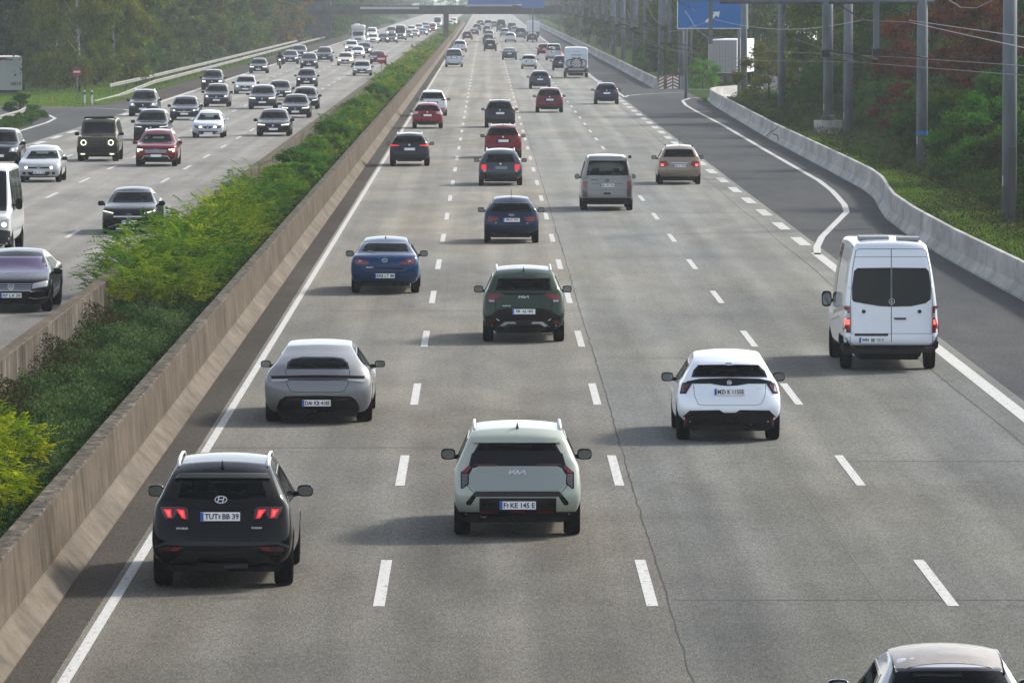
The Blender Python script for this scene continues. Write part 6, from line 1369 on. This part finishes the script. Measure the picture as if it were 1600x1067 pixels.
# wires
def wire(label, pts, r=.012, m='wire_dark', sag=0, n_=14, name='overhead_wire'):
    mb = MB(); P = []
    for a, b_ in zip(pts[:-1], pts[1:]):
        for i in range(n_): t = i / n_; P.append((lerp(a[0], b_[0], t), lerp(a[1], b_[1], t), lerp(a[2], b_[2], t) - sag * 4 * t * (1 - t)))
    P.append(pts[-1]); mb.tube(P, r * .72, 4, cap=False); o = mb.build(name, m); tag(o, label, 'wire', 'overhead wires on the right'); return o
def IM(px, py, y): return ((px - VX) * y / F, y, CAM_H - (py - HZ) * y / F)
wire('thin contact wire running from the near masts into the haze', [IM(1600, 118, 150), IM(1335, 97, 240), IM(1180, 95, 300), IM(1044, 78, 424), IM(985, 58, 537), IM(950, 44, 700), IM(925, 34, 900)], .016)
wire('second thin contact wire above the ramp', [IM(1600, 103, 150), IM(1412, 90, 240), IM(1200, 80, 330), IM(1108, 100, 420), IM(1010, 62, 537), IM(965, 46, 700)], .016)
wire('pale sagging carrier cable crossing in front of the red tree', [IM(1600, 75, 150), IM(1420, 35, 248), IM(1345, 32, 248)], .018, 'wire_pale', .0)
wire('upper pale carrier cable over the right bank', [IM(1600, 58, 150), IM(1420, 32, 248)], .016, 'wire_pale')
wire('pale carrier cable sagging across the blue sign', [IM(1345, 32, 248), IM(1216, 46, 300), IM(1115, 30, 372), IM(1045, 50, 424)], .018, 'wire_pale', .12)
wire('white slack cable loop at the top right corner', [IM(1478, -2, 200), IM(1500, 12, 200), IM(1525, 13, 200), IM(1555, -2, 200)], .018, 'wire_pale')
wire('pale cable hanging in a curve beneath the blue sign', [IM(1070, 17, 424), IM(1088, 46, 424), IM(1108, 61, 424), IM(1130, 57, 424)], .02, 'wire_pale')
for i, (a, b_) in enumerate((((945, 0, 590), (985, 40, 590)), ((980, 15, 537), (1002, 47, 537)), ((1014, 13, 470), (1034, 38, 470)), ((925, 5, 700), (935, 30, 700)))):
    wire('pale cable curving down between the receding masts', [IM(*a), IM((a[0] * 2 + b_[0]) / 3, (a[1] + b_[1] * 1.6) / 2.6, a[2]), IM(*b_)], .02, 'wire_pale', .08)
wire('thin wire stretched low across the row of masts', [IM(1340, 98, 248), IM(1240, 60, 300), IM(1130, 108, 424), IM(960, 62, 640)], .012)
# ================================================================== bridge over the motorway
t = empty('motorway_bridge', (0, 950, 0)); tag(t, 'grey concrete road bridge crossing the motorway in the haze', 'bridge')
MB().box((0, 4, 5.05), (140, 9, 1.0)).build('bridge_deck', 'bridge_concrete', t); MB().box((0, -.62, 5.55), (140, .25, .9)).build('parapet', 'bridge_concrete', t)
MB().box((-6.6, 4, 2.0), (.85, 5, 5.2)).build('bridge_pier', 'bridge_concrete', t); MB().box((-27.5, 2, 4.6), (3.6, 5, 7.6)).build('bridge_pier', 'bridge_concrete', t)
m = MB()
for i in range(60): m.tube([(-40 + i * 1.25, -.6, 6.0), (-40 + i * 1.25, -.6, 7.0)], .03, 4)
for z in (6.5, 7.0): m.tube([(-40, -.6, z), (35, -.6, z)], .03, 4)
m.build('bridge_railing', 'galvanised', t)
for a, b_, y0, y1, mm, nm in ((563, 655, 11, 15, 'bridge_pale', 'pale_panel'), (727, 800, 6.5, 10.5, 'bridge_pale', 'pale_panel')):
    A, B = IM(a, y0, 949), IM(b_, y1, 949); MB().box(((A[0] + B[0]) / 2, -.85, (A[2] + B[2]) / 2), (B[0] - A[0], .1, A[2] - B[2])).build(nm, mm, t)
for i, (a, b_, y0, y1) in enumerate(((731, 822, -14, 7.5), (815, 850, -14, 13))):
    A, B = IM(a, y0, 944 - i * 20), IM(b_, y1, 944 - i * 20); s_ = empty('overhead_sign', ((A[0] + B[0]) / 2, 944 - i * 20, 0)); tag(s_, ('wide blue overhead sign mounted at the far bridge', 'narrow blue overhead sign at the right end of the wide one')[i], 'road sign')
    MB().box((0, 0, (A[2] + B[2]) / 2), (B[0] - A[0], .15, A[2] - B[2])).build('sign_panel', 'bridge_blue', s_); MB().box((0, .1, 4.6), (.2, .12, 9.2)).build('sign_support', 'galvanised', s_) if i else MB().box((0, .3, B[2] + .3), (1.0, .5, .2)).build('sign_support', 'galvanised', s_)
# ================================================================== parked trucks
r_, b_ = box_truck('semi_trailer', 'pale grey trailer with ribbed rear doors parked beside the exit ramp', 'trailer', IM(1129, 100, 496)[0], 496, -.16, 2.5, 3.92, 13.0, 'truck_white', z0=1.0)
m = MB(); m.box((0, -.03, 2.45), (2.4, .03, 2.75)); dr = m.build('rear_doors', 'truck_grey', r_); m = MB()
for i in range(9): m.box((-1.1 + i * .275, -.055, 2.45), (.04, .03, 2.7))
for x in (-.8, -.25, .25, .8): m.tube([(x, -.09, 1.1), (x, -.09, 3.8)], .025, 5)
m.build('door_ribs', 'sign_grey', dr); m = MB()
for x in (-1.0, .95): m.box((x, -.06, 1.05), (.35, .05, .16))
m.build('tail_lamp', 'sign_red', r_)
r_, b_ = box_truck('semi_trailer', 'white trailer roof showing high behind the ramp trees at the top', 'trailer', IM(1206, 40, 600)[0], 600, -.35, 2.5, 5.1, 14.0, 'truck_white', z0=1.8); b_.data.materials.clear(); b_.data.materials.append(M['truck_white'])
r_, b_ = box_truck('box_truck', 'second white truck body partly hidden below the highest trailer', 'truck', IM(1222, 55, 560)[0], 560, -.3, 2.5, 4.2, 9.0, 'truck_white', z0=1.4)
r_, b_ = box_truck('box_truck', 'white truck with pink triangle and number 10517 at the left edge', 'truck', IM(10, 140, 505)[0] + .15, 505, .12, 2.55, 2.95, 9, 'truck_white', z0=.0); r_.location.z = -.6
m = MB(); m.add([(-1.27, -.02, 2.85), (-1.27, -.02, 2.35), (.1, -.02, 2.85)], [(0, 1, 2)]); m.add([(-.3, -.022, 2.75), (.5, -.022, 2.75), (.5, -.022, 2.62), (-.3, -.022, 2.62)], [(0, 3, 2, 1)], 1); m.build('logo', ['logo_pink', 'sign_grey'], r_)
vs, fs, tw = text_geo('10517', .30); m = MB(); m.add([(v[0] + .75, -.02, v[1] + .55) for v in vs], fs); m.build('fleet_number', 'plate_text', r_)
r_, b_ = box_truck('semi_trailer', 'dull grey trailer behind the truck numbered 10517 under the dark trees', 'trailer', IM(26, 110, 570)[0], 570, .1, 2.6, 3.55, 12, 'truck_grey', z0=.2); r_.location.z = -.5
# ================================================================== vegetation
def quads(name, C0, U, V, m, parent=None, kind4=True):
    """N leaf blades: centre C0, half length U, half width V (N x 3 arrays) as pointed diamonds"""
    n_ = len(C0); P = np.empty((n_, 4, 3), np.float32); P[:, 0] = C0 - U; P[:, 1] = C0 + V + U * .1; P[:, 2] = C0 + U; P[:, 3] = C0 - V + U * .1
    me = bpy.data.meshes.new(name); me.vertices.add(n_ * 4); me.vertices.foreach_set('co', P.ravel()); me.loops.add(n_ * 4); me.loops.foreach_set('vertex_index', np.arange(n_ * 4, dtype=np.int32))
    me.polygons.add(n_); me.polygons.foreach_set('loop_start', np.arange(0, n_ * 4, 4, dtype=np.int32)); me.polygons.foreach_set('loop_total', np.full(n_, 4, np.int32)); me.update(); me.validate()
    me.materials.append(M[m]); return link(name, me, parent)
def unit(a): return a / np.maximum(np.linalg.norm(a, axis=-1, keepdims=True), 1e-6)
def rand_dirs(n_, up=0.0): d = rng.normal(size=(n_, 3)); d[:, 2] = np.abs(d[:, 2]) * (1 if up else 1) * (.6 + up) if up else d[:, 2]; return unit(d)
def fronds(n_fr, rad, h0, h1, L=(.45, .8), nl=9, lw=.022, ll=.065, drop=.25, cl=3):
    C_, U_, V_ = [], [], []; stems = []
    for i in range(n_fr):
        a = rng.uniform(0, 2 * math.pi); q = rad * math.sqrt(rng.uniform(0, 1)); edge = q / rad
        bx, by = q * math.cos(a), q * math.sin(a); bz_ = h0 + (h1 - h0) * rng.uniform(.15, 1) * (1 - .45 * edge ** 2)
        az = a + rng.normal(0, 1.1); el = rng.uniform(.05, .95); Lf = rng.uniform(*L); d = np.array([math.cos(az) * math.cos(el), math.sin(az) * math.cos(el), math.sin(el)])
        side = unit(np.cross(d, [0, 0, 1.0])); up = np.cross(side, d); p0 = np.array([bx, by, bz_])
        for k in range(nl):
            t = (k + .8) / nl; p = p0 + d * Lf * t + np.array([0, 0, -1]) * drop * Lf * t * t * 1.2
            sl = ll * (1.15 - .55 * t) * rng.uniform(.85, 1.15)
            for s in (-1, 1):
                u = unit(side * s * .95 + d * .35 + np.array([0, 0, -.30 + rng.normal(0, .12)])); C_.append(p + u * sl); U_.append(u * sl); V_.append(unit(np.cross(u, up) + rng.normal(0, .15, 3)) * lw)
        stems.append((p0, d, Lf))
    return np.array(C_), np.array(U_), np.array(V_), stems
def shrub(name, n_fr, rad, h, m='ailanthus_leaf', label='', cat='shrub', group=None, **kw):
    t = empty(name); tag(t, label, cat, group); C_, U_, V_, st = fronds(n_fr, rad, h * .22, h, **kw); quads('foliage', C_, U_, V_, m, t)
    mb = MB()
    for p0, d, Lf in st[::max(1, len(st) // 26)]: b_ = (p0[0] * .35, p0[1] * .35, -.1); mb.tube([b_, (p0[0] * .8, p0[1] * .8, p0[2] * .6), tuple(p0), tuple(p0 + d * Lf * .6 - np.array([0, 0, .1 * Lf]))], [.016, .012, .009, .004], 4, cap=False)
    mb.build('stems', 'twig', t); return t
GM = 'green shrubs growing between the two median walls'
near_v = [shrub('tree_of_heaven_shrub', 170, 1.35, 2.0, label='a', group=GM, nl=9, ll=.082, lw=.026, L=(.50, .98)) for _ in range(3)]
mid_v = [shrub('tree_of_heaven_shrub', 120, 1.45, 2.0, label='a', group=GM, nl=7, ll=.10, lw=.042, L=(.5, .9)) for _ in range(3)]
far_v = [shrub('tree_of_heaven_shrub', 80, 1.6, 2.0, label='a', group=GM, nl=5, ll=.17, lw=.085, L=(.5, .9)) for _ in range(3)]
labs = {'near': 'feathery green and yellow shrub in the large clump by the black saloon', 'mid': 'bushy green shrub in the dense median row beyond the large clump', 'far': 'small hazy green shrub far along the median'}
rs = random.Random(11); used = set()
def put(vs, key, x, y, sc, colr, z=.05):
    x = min(x, -7.6 if key == 'near' else -7.2) if x > -8 else x
    v_ = vs[rs.randrange(len(vs))]
    if v_.name in used: v_ = copy_tree(v_)
    else: used.add(v_.name)
    v_.location = (x, y, z); v_.rotation_euler = (0, 0, rs.uniform(0, 6.28)); v_.scale = (sc * rs.uniform(.9, 1.1), sc * rs.uniform(.9, 1.15), sc * rs.uniform(.85, 1.15)); v_['label'] = labs[key]
    for ch in v_.children: ch.color = (*colr, 1)
    return v_
def tint():
    q = rs.random()
    if rs.random() < .30: return (.42, .62, .75)
    return (lerp(.75, 1.45, q), lerp(.85, 1.15, q), lerp(1.0, .7, q))
for (x, y, sc) in ((-8.4, 136.5, .62), (-7.5, 137.5, .68), (-8.6, 140, .85), (-7.3, 141, .82), (-8.2, 144, 1.0), (-7.0, 146, .85), (-8.5, 148.5, 1.08), (-7.4, 151, .95), (-8.0, 155, .9), (-7.3, 158, .85), (-7.9, 161, .85), (-7.4, 165, .85), (-7.8, 169, .82), (-7.3, 173, .85), (-7.8, 178, .82), (-7.3, 182, .8), (-7.8, 187, .8), (-7.4, 192, .8), (-7.9, 198, .85)): put(near_v, 'near', x, y, sc, tint())
y = 203
while y < 470:
    hs = .46 + .24 * (math.sin(y * .045) * .5 + .5) + rs.uniform(-.10, .14); low_ = 215 < y < 290
    
    if rs.random() < (.35 if low_ else .75): put(mid_v, 'mid', -7.7 + rs.uniform(-.3, .2), y, hs * (.8 if low_ else 1), tint())
    put(mid_v, 'mid', -7.15 + rs.uniform(-.2, .15), y + 2.2, hs * (.8 if low_ else .9), tint()); y += 5.0
while y < 1250:
    put(far_v, 'far', -7.5 + rs.uniform(-.4, .3), y, rs.uniform(.5, .85), tint()); y += 8 + (y - 470) * .012
# young yellow shoots bottom left
for i, (x, y, sc) in enumerate(((-7.6, 80, .50), (-8.2, 83, .58), (-7.5, 85.5, .52), (-8.3, 88, .60), (-7.8, 91, .55), (-8.5, 94, .55), (-7.1, 83, .42))):
    t = copy_tree(near_v[i % 3]); t.location = (x, y, 0); t.scale = (sc * .9, sc * 1.1, sc * (1.25 if i % 2 else 1.05)); t.rotation_euler = (0, 0, i * 1.3); t['label'] = 'yellow green young shrub in the bottom left corner stand'; t['group'] = 'young yellow shrubs at the bottom left'
    for ch in t.children: ch.color = (1.9, 1.45, .6, 1)
    mb = MB()
    for k in range(60): a = rs.uniform(0, 6.28); q = rs.uniform(0, 1.3); mb.tube([(q * math.cos(a), q * math.sin(a), 0), (q * math.cos(a) * 1.1, q * math.sin(a) * 1.1 + rs.uniform(-.1, .1), rs.uniform(.8, 1.6))], [.010, .004], 3, cap=False)
    mb.build('dry_stems', 'twig', t)
# yellow twigs inside the near clump
yt = shrub('yellow_shrub', 26, .5, 1.5, m='yellow_leaf', label='small bright yellow shrub glowing in the middle of the large clump', nl=9, ll=.05, lw=.018, L=(.3, .55)); yt.location = (-7.35, 147.5, .55)
# low ground cover
def cover(name, x0, x1, y0, y1, n_, hf, m, size, label, kind='stuff'):
    X = rng.uniform(x0, x1, n_); Y = rng.uniform(y0, y1, n_); Z = hf(X, Y) * rng.uniform(.55, 1.05, n_)
    U = rand_dirs(n_, .35) * (size * rng.uniform(.6, 1.2, n_))[:, None]; V = unit(np.cross(U, rng.normal(size=(n_, 3)))) * (size * .45 * rng.uniform(.7, 1.2, n_))[:, None]
    return tag(quads(name, np.stack([X, Y, Z], 1), U, V, m), label, kind=kind)
hb = lambda X, Y: .34 + .20 * np.clip(np.sin(X * 4.3 + Y * 2.1) * np.sin(Y * 3.3 - X * 2.2), -.3, 1) + .13 * np.sin(X * 3.1 + Y * 1.3) * np.sin(Y * 1.9 - X) + .10 * np.sin(Y * .7 + X * 2) + .05 * np.sin(Y * 5.1) * np.sin(X * 6)
cover('ground_cover', -8.9, -6.1, 70, 138, 120000, hb, 'cover_leaf', .045, 'low dark green leafy ground cover between the median walls')
cover('ground_cover', -8.9, -6.1, 138, 420, 26000, lambda X, Y: .35 + .15 * np.sin(Y * .7), 'cover_leaf', .10, 'low green growth under the median shrubs')
cover('dry_brush', -9.0, -8.1, 84, 132, 14000, lambda X, Y: .35 + .35 * np.clip((-8.1 - X) / .9, 0, 1) * (np.sin(Y * .5) * .5 + .6) * 1.4, 'dry_leaf', .035, 'brown dead brush along the foot of the pale wall')
cover('dry_brush', -28.6, -27.6, 300, 362, 9000, lambda X, Y: .15 + .45 * np.abs(np.sin(Y * .33)), 'bush_leaf', .12, 'scrubby green and brown brush below the short rusty guard rail')
# --- broadleaf trees
def tree(name, H_, rad, nl, leaf, m='tree_leaf', z_low=.05, label='', group=None, clumps=60, bark='bark', droop=0.0, tr=.16, cat='tree'):
    t = empty(name); tag(t, label, cat, group); cs = []; 
    for i in range(clumps):
        zf = rng.uniform(z_low, 1) ** .9; a = rng.uniform(0, 2 * math.pi); prof = math.sin(math.pi * min(.98, max(.10, zf * .78 + .16))) ** .7
        q = rad * prof * rng.uniform(.35, 1.0) ** .6; cs.append((q * math.cos(a), q * math.sin(a), zf * H_, rng.uniform(.55, 1.25)))
    cs = np.array(cs); k = rng.integers(0, clumps, nl); g = rng.normal(size=(nl, 3)); g = unit(g) * (np.abs(rng.normal(.62, .28, nl)))[:, None]; sc = cs[k, 3:4] * rad * .27
    P = cs[k, :3] + g * sc * np.array([1, 1, .62 + droop]); sz = leaf * rng.uniform(.6, 1.25, nl)
    U = rand_dirs(nl) + np.array([0, 0, -droop * 2.2]); U = unit(U) * sz[:, None]; V = unit(np.cross(U, rng.normal(size=(nl, 3)))) * (sz * .55)[:, None]
    quads('crown', P, U, V, m, t); mb = MB(); bend = rng.uniform(-.3, .3, 2)
    mb.tube([(0, 0, -.8), (bend[0] * .3, bend[1] * .3, H_ * .25), (bend[0], bend[1], H_ * .55), (bend[0] * 1.5, bend[1] * .6, H_ * .9)], [tr, tr * .8, tr * .5, tr * .15], 8)
    for c_ in cs[::max(1, clumps // 16)]:
        z0 = max(.1, c_[2] * .62); mb.tube([(bend[0] * z0 / H_, bend[1] * z0 / H_, z0), (c_[0] * .5, c_[1] * .5, lerp(z0, c_[2], .6)), (c_[0], c_[1], c_[2])], [tr * .22, tr * .12, tr * .04], 4)
    mb.build('trunk', bark, t); return t
def scatter(vars_, spots, labels, cols, smin, smax, zf=terrain, group=None):
    for i, (x, y) in enumerate(spots):
        v_ = vars_[i % len(vars_)]; first = v_.name not in used
        if first: used.add(v_.name)
        else: v_ = copy_tree(v_)
        s_ = rs.uniform(smin, smax); v_.location = (x, y, zf(x, y) - .1); v_.rotation_euler = (0, 0, rs.uniform(0, 6.28)); v_.scale = (s_ * rs.uniform(.9, 1.15), s_ * rs.uniform(.9, 1.15), s_)
        v_['label'] = labels[i % len(labels)]
        if group: v_['group'] = group
        cl = cols[rs.randrange(len(cols))]; f_ = rs.uniform(.85, 1.15)
        for ch in v_.children:
            if ch.name.startswith('crown'): ch.color = (cl[0] * f_, cl[1] * f_, cl[2] * f_, 1)
T1 = [tree('broadleaf_tree', 12, 4.2, 15000, .24, label='a') for _ in range(4)]
greens = [(1, 1, 1), (.8, .95, 1.0), (1.25, 1.1, .75), (.9, 1.0, .9), (1.5, 1.1, .6)]
spots = []
for i in range(26): y = 500 + i * 21; spots.append((-33.5 - rs.uniform(0, 2.5), y))
for i in range(16): y = 520 + i * 30; spots.append((-41 - rs.uniform(0, 4), y))
for i in range(10): spots.append((-47 - rs.uniform(0, 9), 560 + i * 24))
scatter(T1, spots, ['tall green tree in the hazy wood edge left of the motorway'], greens, .85, 1.2, group='trees of the wood on the left')
spots = [(-27.0 - rs.uniform(0, 3) - (y - 950) * .0, y) for y in range(975, 1500, 45)] + [(18 + rs.uniform(0, 3), y) for y in range(640, 1500, 42)] + [(sx * (20 + rs.uniform(0, 8)), y) for y in range(1520, 2300, 60) for sx in (-1.35, .9)] + [(x_, 2450 + rs.uniform(-60, 60)) for x_ in range(-80, 81, 9)] + [(24 + rs.uniform(0, 3), y) for y in range(660, 1300, 50)]
scatter(T1, spots, ['hazy blue green tree far along the motorway'], [(.8, .95, 1.05), (1, 1, 1)], .7, 1.05, group='far trees along both sides')
O1 = tree('autumn_tree', 11, 3.6, 13000, .22, label='orange brown autumn tree glowing in the hazy wood on the left'); O1.location = (-31.5, 880, -.2); O1.scale = (1.3, 1.3, 1.2)
for ch in O1.children: ch.color = (2.9, 1.15, .45, 1)
O2 = copy_tree(O1); O2.location = (-33.5, 800, 0); O2['label'] = 'yellowing tree in the left wood beyond the guard rails'
for ch in O2.children: ch.color = (1.9, 1.4, .5, 1)
B1 = tree('birch_tree', 13, 3.4, 22000, .16, label='tall drooping birch with pale trunk behind the round red sign', clumps=90, bark='birch_bark', droop=.55, tr=.14, z_low=.06); B1.location = (-32.6, 460, -.1)
for ch in B1.children: ch.color = (1.75, 1.22, .95, 1)
B2 = copy_tree(B1); B2.location = (-29.9 - 1.6, 485, -.1); B2.rotation_euler = (0, 0, 2); B2['label'] = 'second brownish birch to the right of the pale trunked one'
B3 = copy_tree(B1); B3.location = (-36.6, 488, -.6); B3.rotation_euler = (0, 0, 4); B3['label'] = 'third brownish birch left of the pale trunked one near the trucks'
D1 = copy_tree(T1[0]); D1.location = (-43.5, 492, 2.0); D1['label'] = 'dark tree hanging over the trucks at the top left corner'
for ch in D1.children: ch.color = (.45, .5, .5, 1)
D2 = copy_tree(T1[1]); D2.location = (-39.5, 590, 1.5); D2.scale = (1.1, 1.1, 1.0); D2['label'] = 'dark tree behind the grey trailer at the left'
for ch in D2.children: ch.color = (.5, .6, .6, 1)
L1 = tree('edge_bush', 2.2, 1.6, 4000, .12, 'bush_leaf', label='leafy bush at the end of the short rusty guard rail', clumps=26, cat='bush'); L1.location = (-30.2, 372, 0); L1.scale = (.7, .7, .6)
# --- right bank
S1 = [tree('bank_shrub', 2.6, 1.7, 6500, .085, 'bush_leaf', label='a', clumps=30, tr=.05, cat='shrub') for _ in range(3)]
spots = []
for i in range(130): y = rs.uniform(168, 410); spots.append(((21.4 if 280 < y < 335 else 19.6) + (y - 170) * .003 + rs.uniform(0, 1) ** 1.2 * 11, y))
scatter(S1, spots, ['green shrub on the overgrown bank behind the masts'], [(.9, 1.1, .9), (.7, .9, .8), (1.1, 1.2, .8), (.8, 1.15, .7), (1.4, 1.1, .7)], .55, 1.15, group='shrubs covering the right bank')
for i, y in enumerate((206, 219, 228, 243, 262, 281, 297, 318, 336, 352, 371, 396, 424, 452)):      # rounder bushes mixed into the median row
    q = copy_tree(S1[i % 3]); q.location = (-7.15 - .2 * (i % 3), y, 0); s_ = .42 + .1 * ((i * 7) % 3); q.scale = (s_ * 1.1, s_ * 1.6, s_); q['label'] = 'round mid green bush among the feathery shrubs of the median'; q['group'] = 'round bushes in the median'; q.name = 'round_bush'
    for ch in q.children:
        if ch.name.startswith('crown'): ch.color = ((1.9, 2.1, 1.2, 1), (2.6, 2.3, .9, 1), (1.3, 1.6, 1.1, 1))[i % 3]
S2 = tree('bright_shrub', 2.8, 2.0, 9000, .085, 'bush_leaf', label='fresh green leafy shrub between the two nearest masts on the bank', clumps=34, tr=.06, cat='shrub'); S2.location = (20.4, 232, .6); S2.scale = (1.15, 1.1, 1.05)
for ch in S2.children: ch.color = (1.15, 1.7, .9, 1)
S3 = copy_tree(S2); S3.location = (18.2, 480, -.1); S3.scale = (.75, .8, .85); S3['label'] = 'bright lime green bush beside the parked trailer'
for ch in S3.children: ch.color = (2.2, 2.6, 1.0, 1)
S4 = copy_tree(S2); S4.location = (16.3, 590, -.1); S4.scale = (.6, .6, .7); S4['label'] = 'small lime green bush between the receding masts'
for ch in S4.children: ch.color = (2.0, 2.4, 1.0, 1)
R1 = tree('red_autumn_tree', 7.6, 3.1, 17000, .12, label='red leaved autumn tree behind the blue banded mast', clumps=54, tr=.12); R1.location = (23.4, 300, .9)
for ch in R1.children: ch.color = (2.1, .30, .62, 1)
R2 = copy_tree(R1); R2.location = (25.6, 285, 1.6); R2.scale = (.9, .9, 1.0); R2.rotation_euler = (0, 0, 2.2); R2['label'] = 'second dark red tree nearer the top right corner'
for ch in R2.children: ch.color = (1.7, .28, .55, 1)
R3 = copy_tree(S2); R3.location = (22.0, 300, .7); R3.scale = (.9, .9, .75); R3['label'] = 'red and brown low shrub at the foot of the red trees'; R3.name = 'red_shrub'
for ch in R3.children: ch.color = (2.6, .36, .75, 1)
Y1 = copy_tree(S2); Y1.location = (19.4, 392, .5); Y1.scale = (1.2, 1.2, 1.3); Y1['label'] = 'orange brown shrub in front of the white truck roofs'; Y1.name = 'autumn_shrub'
for ch in Y1.children: ch.color = (2.9, 1.35, .5, 1)
T2 = [tree('bank_tree', 9, 3.6, 17000, .13, label='a', clumps=60) for _ in range(3)]
spots = [(28.5, 240), (31, 262), (27.5, 262), (30.5, 300), (26, 325), (29, 340), (24.2, 345), (22.6, 378), (27, 385), (33, 230), (26.2, 215), (24.8, 352), (33, 330), (36, 400), (30, 405), (23.6, 372), (29.5, 205), (23.5, 318)]
scatter(T2, spots, ['dark green tree at the top of the right bank'], [(1, 1.05, .8), (.8, .95, .85), (1.5, 1.3, .6), (.9, 1, .7)], .8, 1.1, group='trees topping the right bank')
spots = [(21 + rs.uniform(0, 5), y) for y in range(520, 640, 18)] + [(30 + rs.uniform(0, 8), y) for y in range(600, 760, 20)] + [(19.3, 520), (18.6, 555), (18.9, 590), (18.8, 625)]
scatter(T1, spots, ['grey green tree behind the row of masts and the parking area'], [(.9, .95, .9), (.75, .85, .85), (1.1, 1.05, .8)], .6, .9, group='trees behind the masts')
Y2 = copy_tree(T2[0]); Y2.location = (23.6, 352, .9); Y2.scale = (.75, .75, .9); Y2['label'] = 'yellow green tree between the plinth mast and the red autumn trees'; Y2.name = 'yellowing_tree'
for ch in Y2.children: ch.color = (2.0, 1.7, .45, 1)
# grass blades on the verge strips
def cover2(name, n_, X, Y, zlo, zhi, m, size, label):
    Z = np.array([terrain(a, b_) for a, b_ in zip(X, Y)]) + rng.uniform(zlo, zhi, n_) * (hgt if name == 'undergrowth' else 1)
    U = rand_dirs(n_, .6) * (size * rng.uniform(.6, 1.3, n_))[:, None]; V = unit(np.cross(U, rng.normal(size=(n_, 3)))) * (size * .42 * rng.uniform(.7, 1.2, n_))[:, None]
    return tag(quads(name, np.stack([X, Y, Z], 1), U, V, m), label, kind='stuff')
n_ = 90000; Y = rng.uniform(110, 420, n_); X = np.where(Y < 215, 14.3 + 0 * Y, 15.9) + rng.uniform(0, 1, n_) ** 1.3 * np.where(Y < 260, 4.2, 2.6)
cover2('lawn', n_, X, Y, -.02, .10, 'lawn_leaf', .055, 'short bright grass on the verge behind the pale barrier')
n_ = 210000; Y = 150 + 270 * rng.uniform(0, 1, n_); X = np.where(Y < 260, 18.3, 17.4) + rng.uniform(0, 1, n_) * 14
X = np.where((Y > 284) & (Y < 323) & (X < 21), 21 + (X - 17) * .5, X); hgt = .25 + .75 * np.clip(np.sin(X * 1.1 + Y * .16) * np.sin(Y * .23 - X * .4) + .35, 0, 1)
cover2('undergrowth', n_, X, Y, 0, 1, 'under_leaf', .085, 'rough dark undergrowth covering the right bank').location.z = 0
cover('verge_grass', -29.5, -27.0, 405, 700, 24000, lambda X, Y: .12 + 0 * X, 'lawn_leaf', .10, 'grass and weeds under the left guard rails')
n_ = 26000; Y = rng.uniform(130, 400, n_); X = np.where(Y < 215, 15.4, 16.9) + rng.uniform(0, 1, n_) ** .6 * 3.2; cover2('weeds', n_, X, Y, .02, .42, 'dry_leaf', .05, 'taller dry weeds scattered along the grass verge')
n_ = 60000; Y = rng.uniform(398, 520, n_); X = rng.uniform(-44, -27.6, n_); cover2('meadow', n_, X, Y, -.02, .10, 'lawn_leaf', .09, 'bright green grass in front of the birches')
# ================================================================== haze
hz = mat('haze_air', (0, 0, 0)); hz.node_tree.nodes.clear(); o_ = hz.node_tree.nodes.new('ShaderNodeOutputMaterial'); pv = hz.node_tree.nodes.new('ShaderNodeVolumePrincipled')
pv.inputs['Color'].default_value = (.86, .93, 1.0, 1); pv.inputs['Density'].default_value = HAZE; pv.inputs['Anisotropy'].default_value = .35; hz.node_tree.links.new(pv.outputs[0], o_.inputs['Volume'])
o = MB().box((0, 2900, 8), (6200, 6400, 20)).build('haze', 'haze_air'); tag(o, kind='stuff')
print('objects', len(bpy.data.objects))
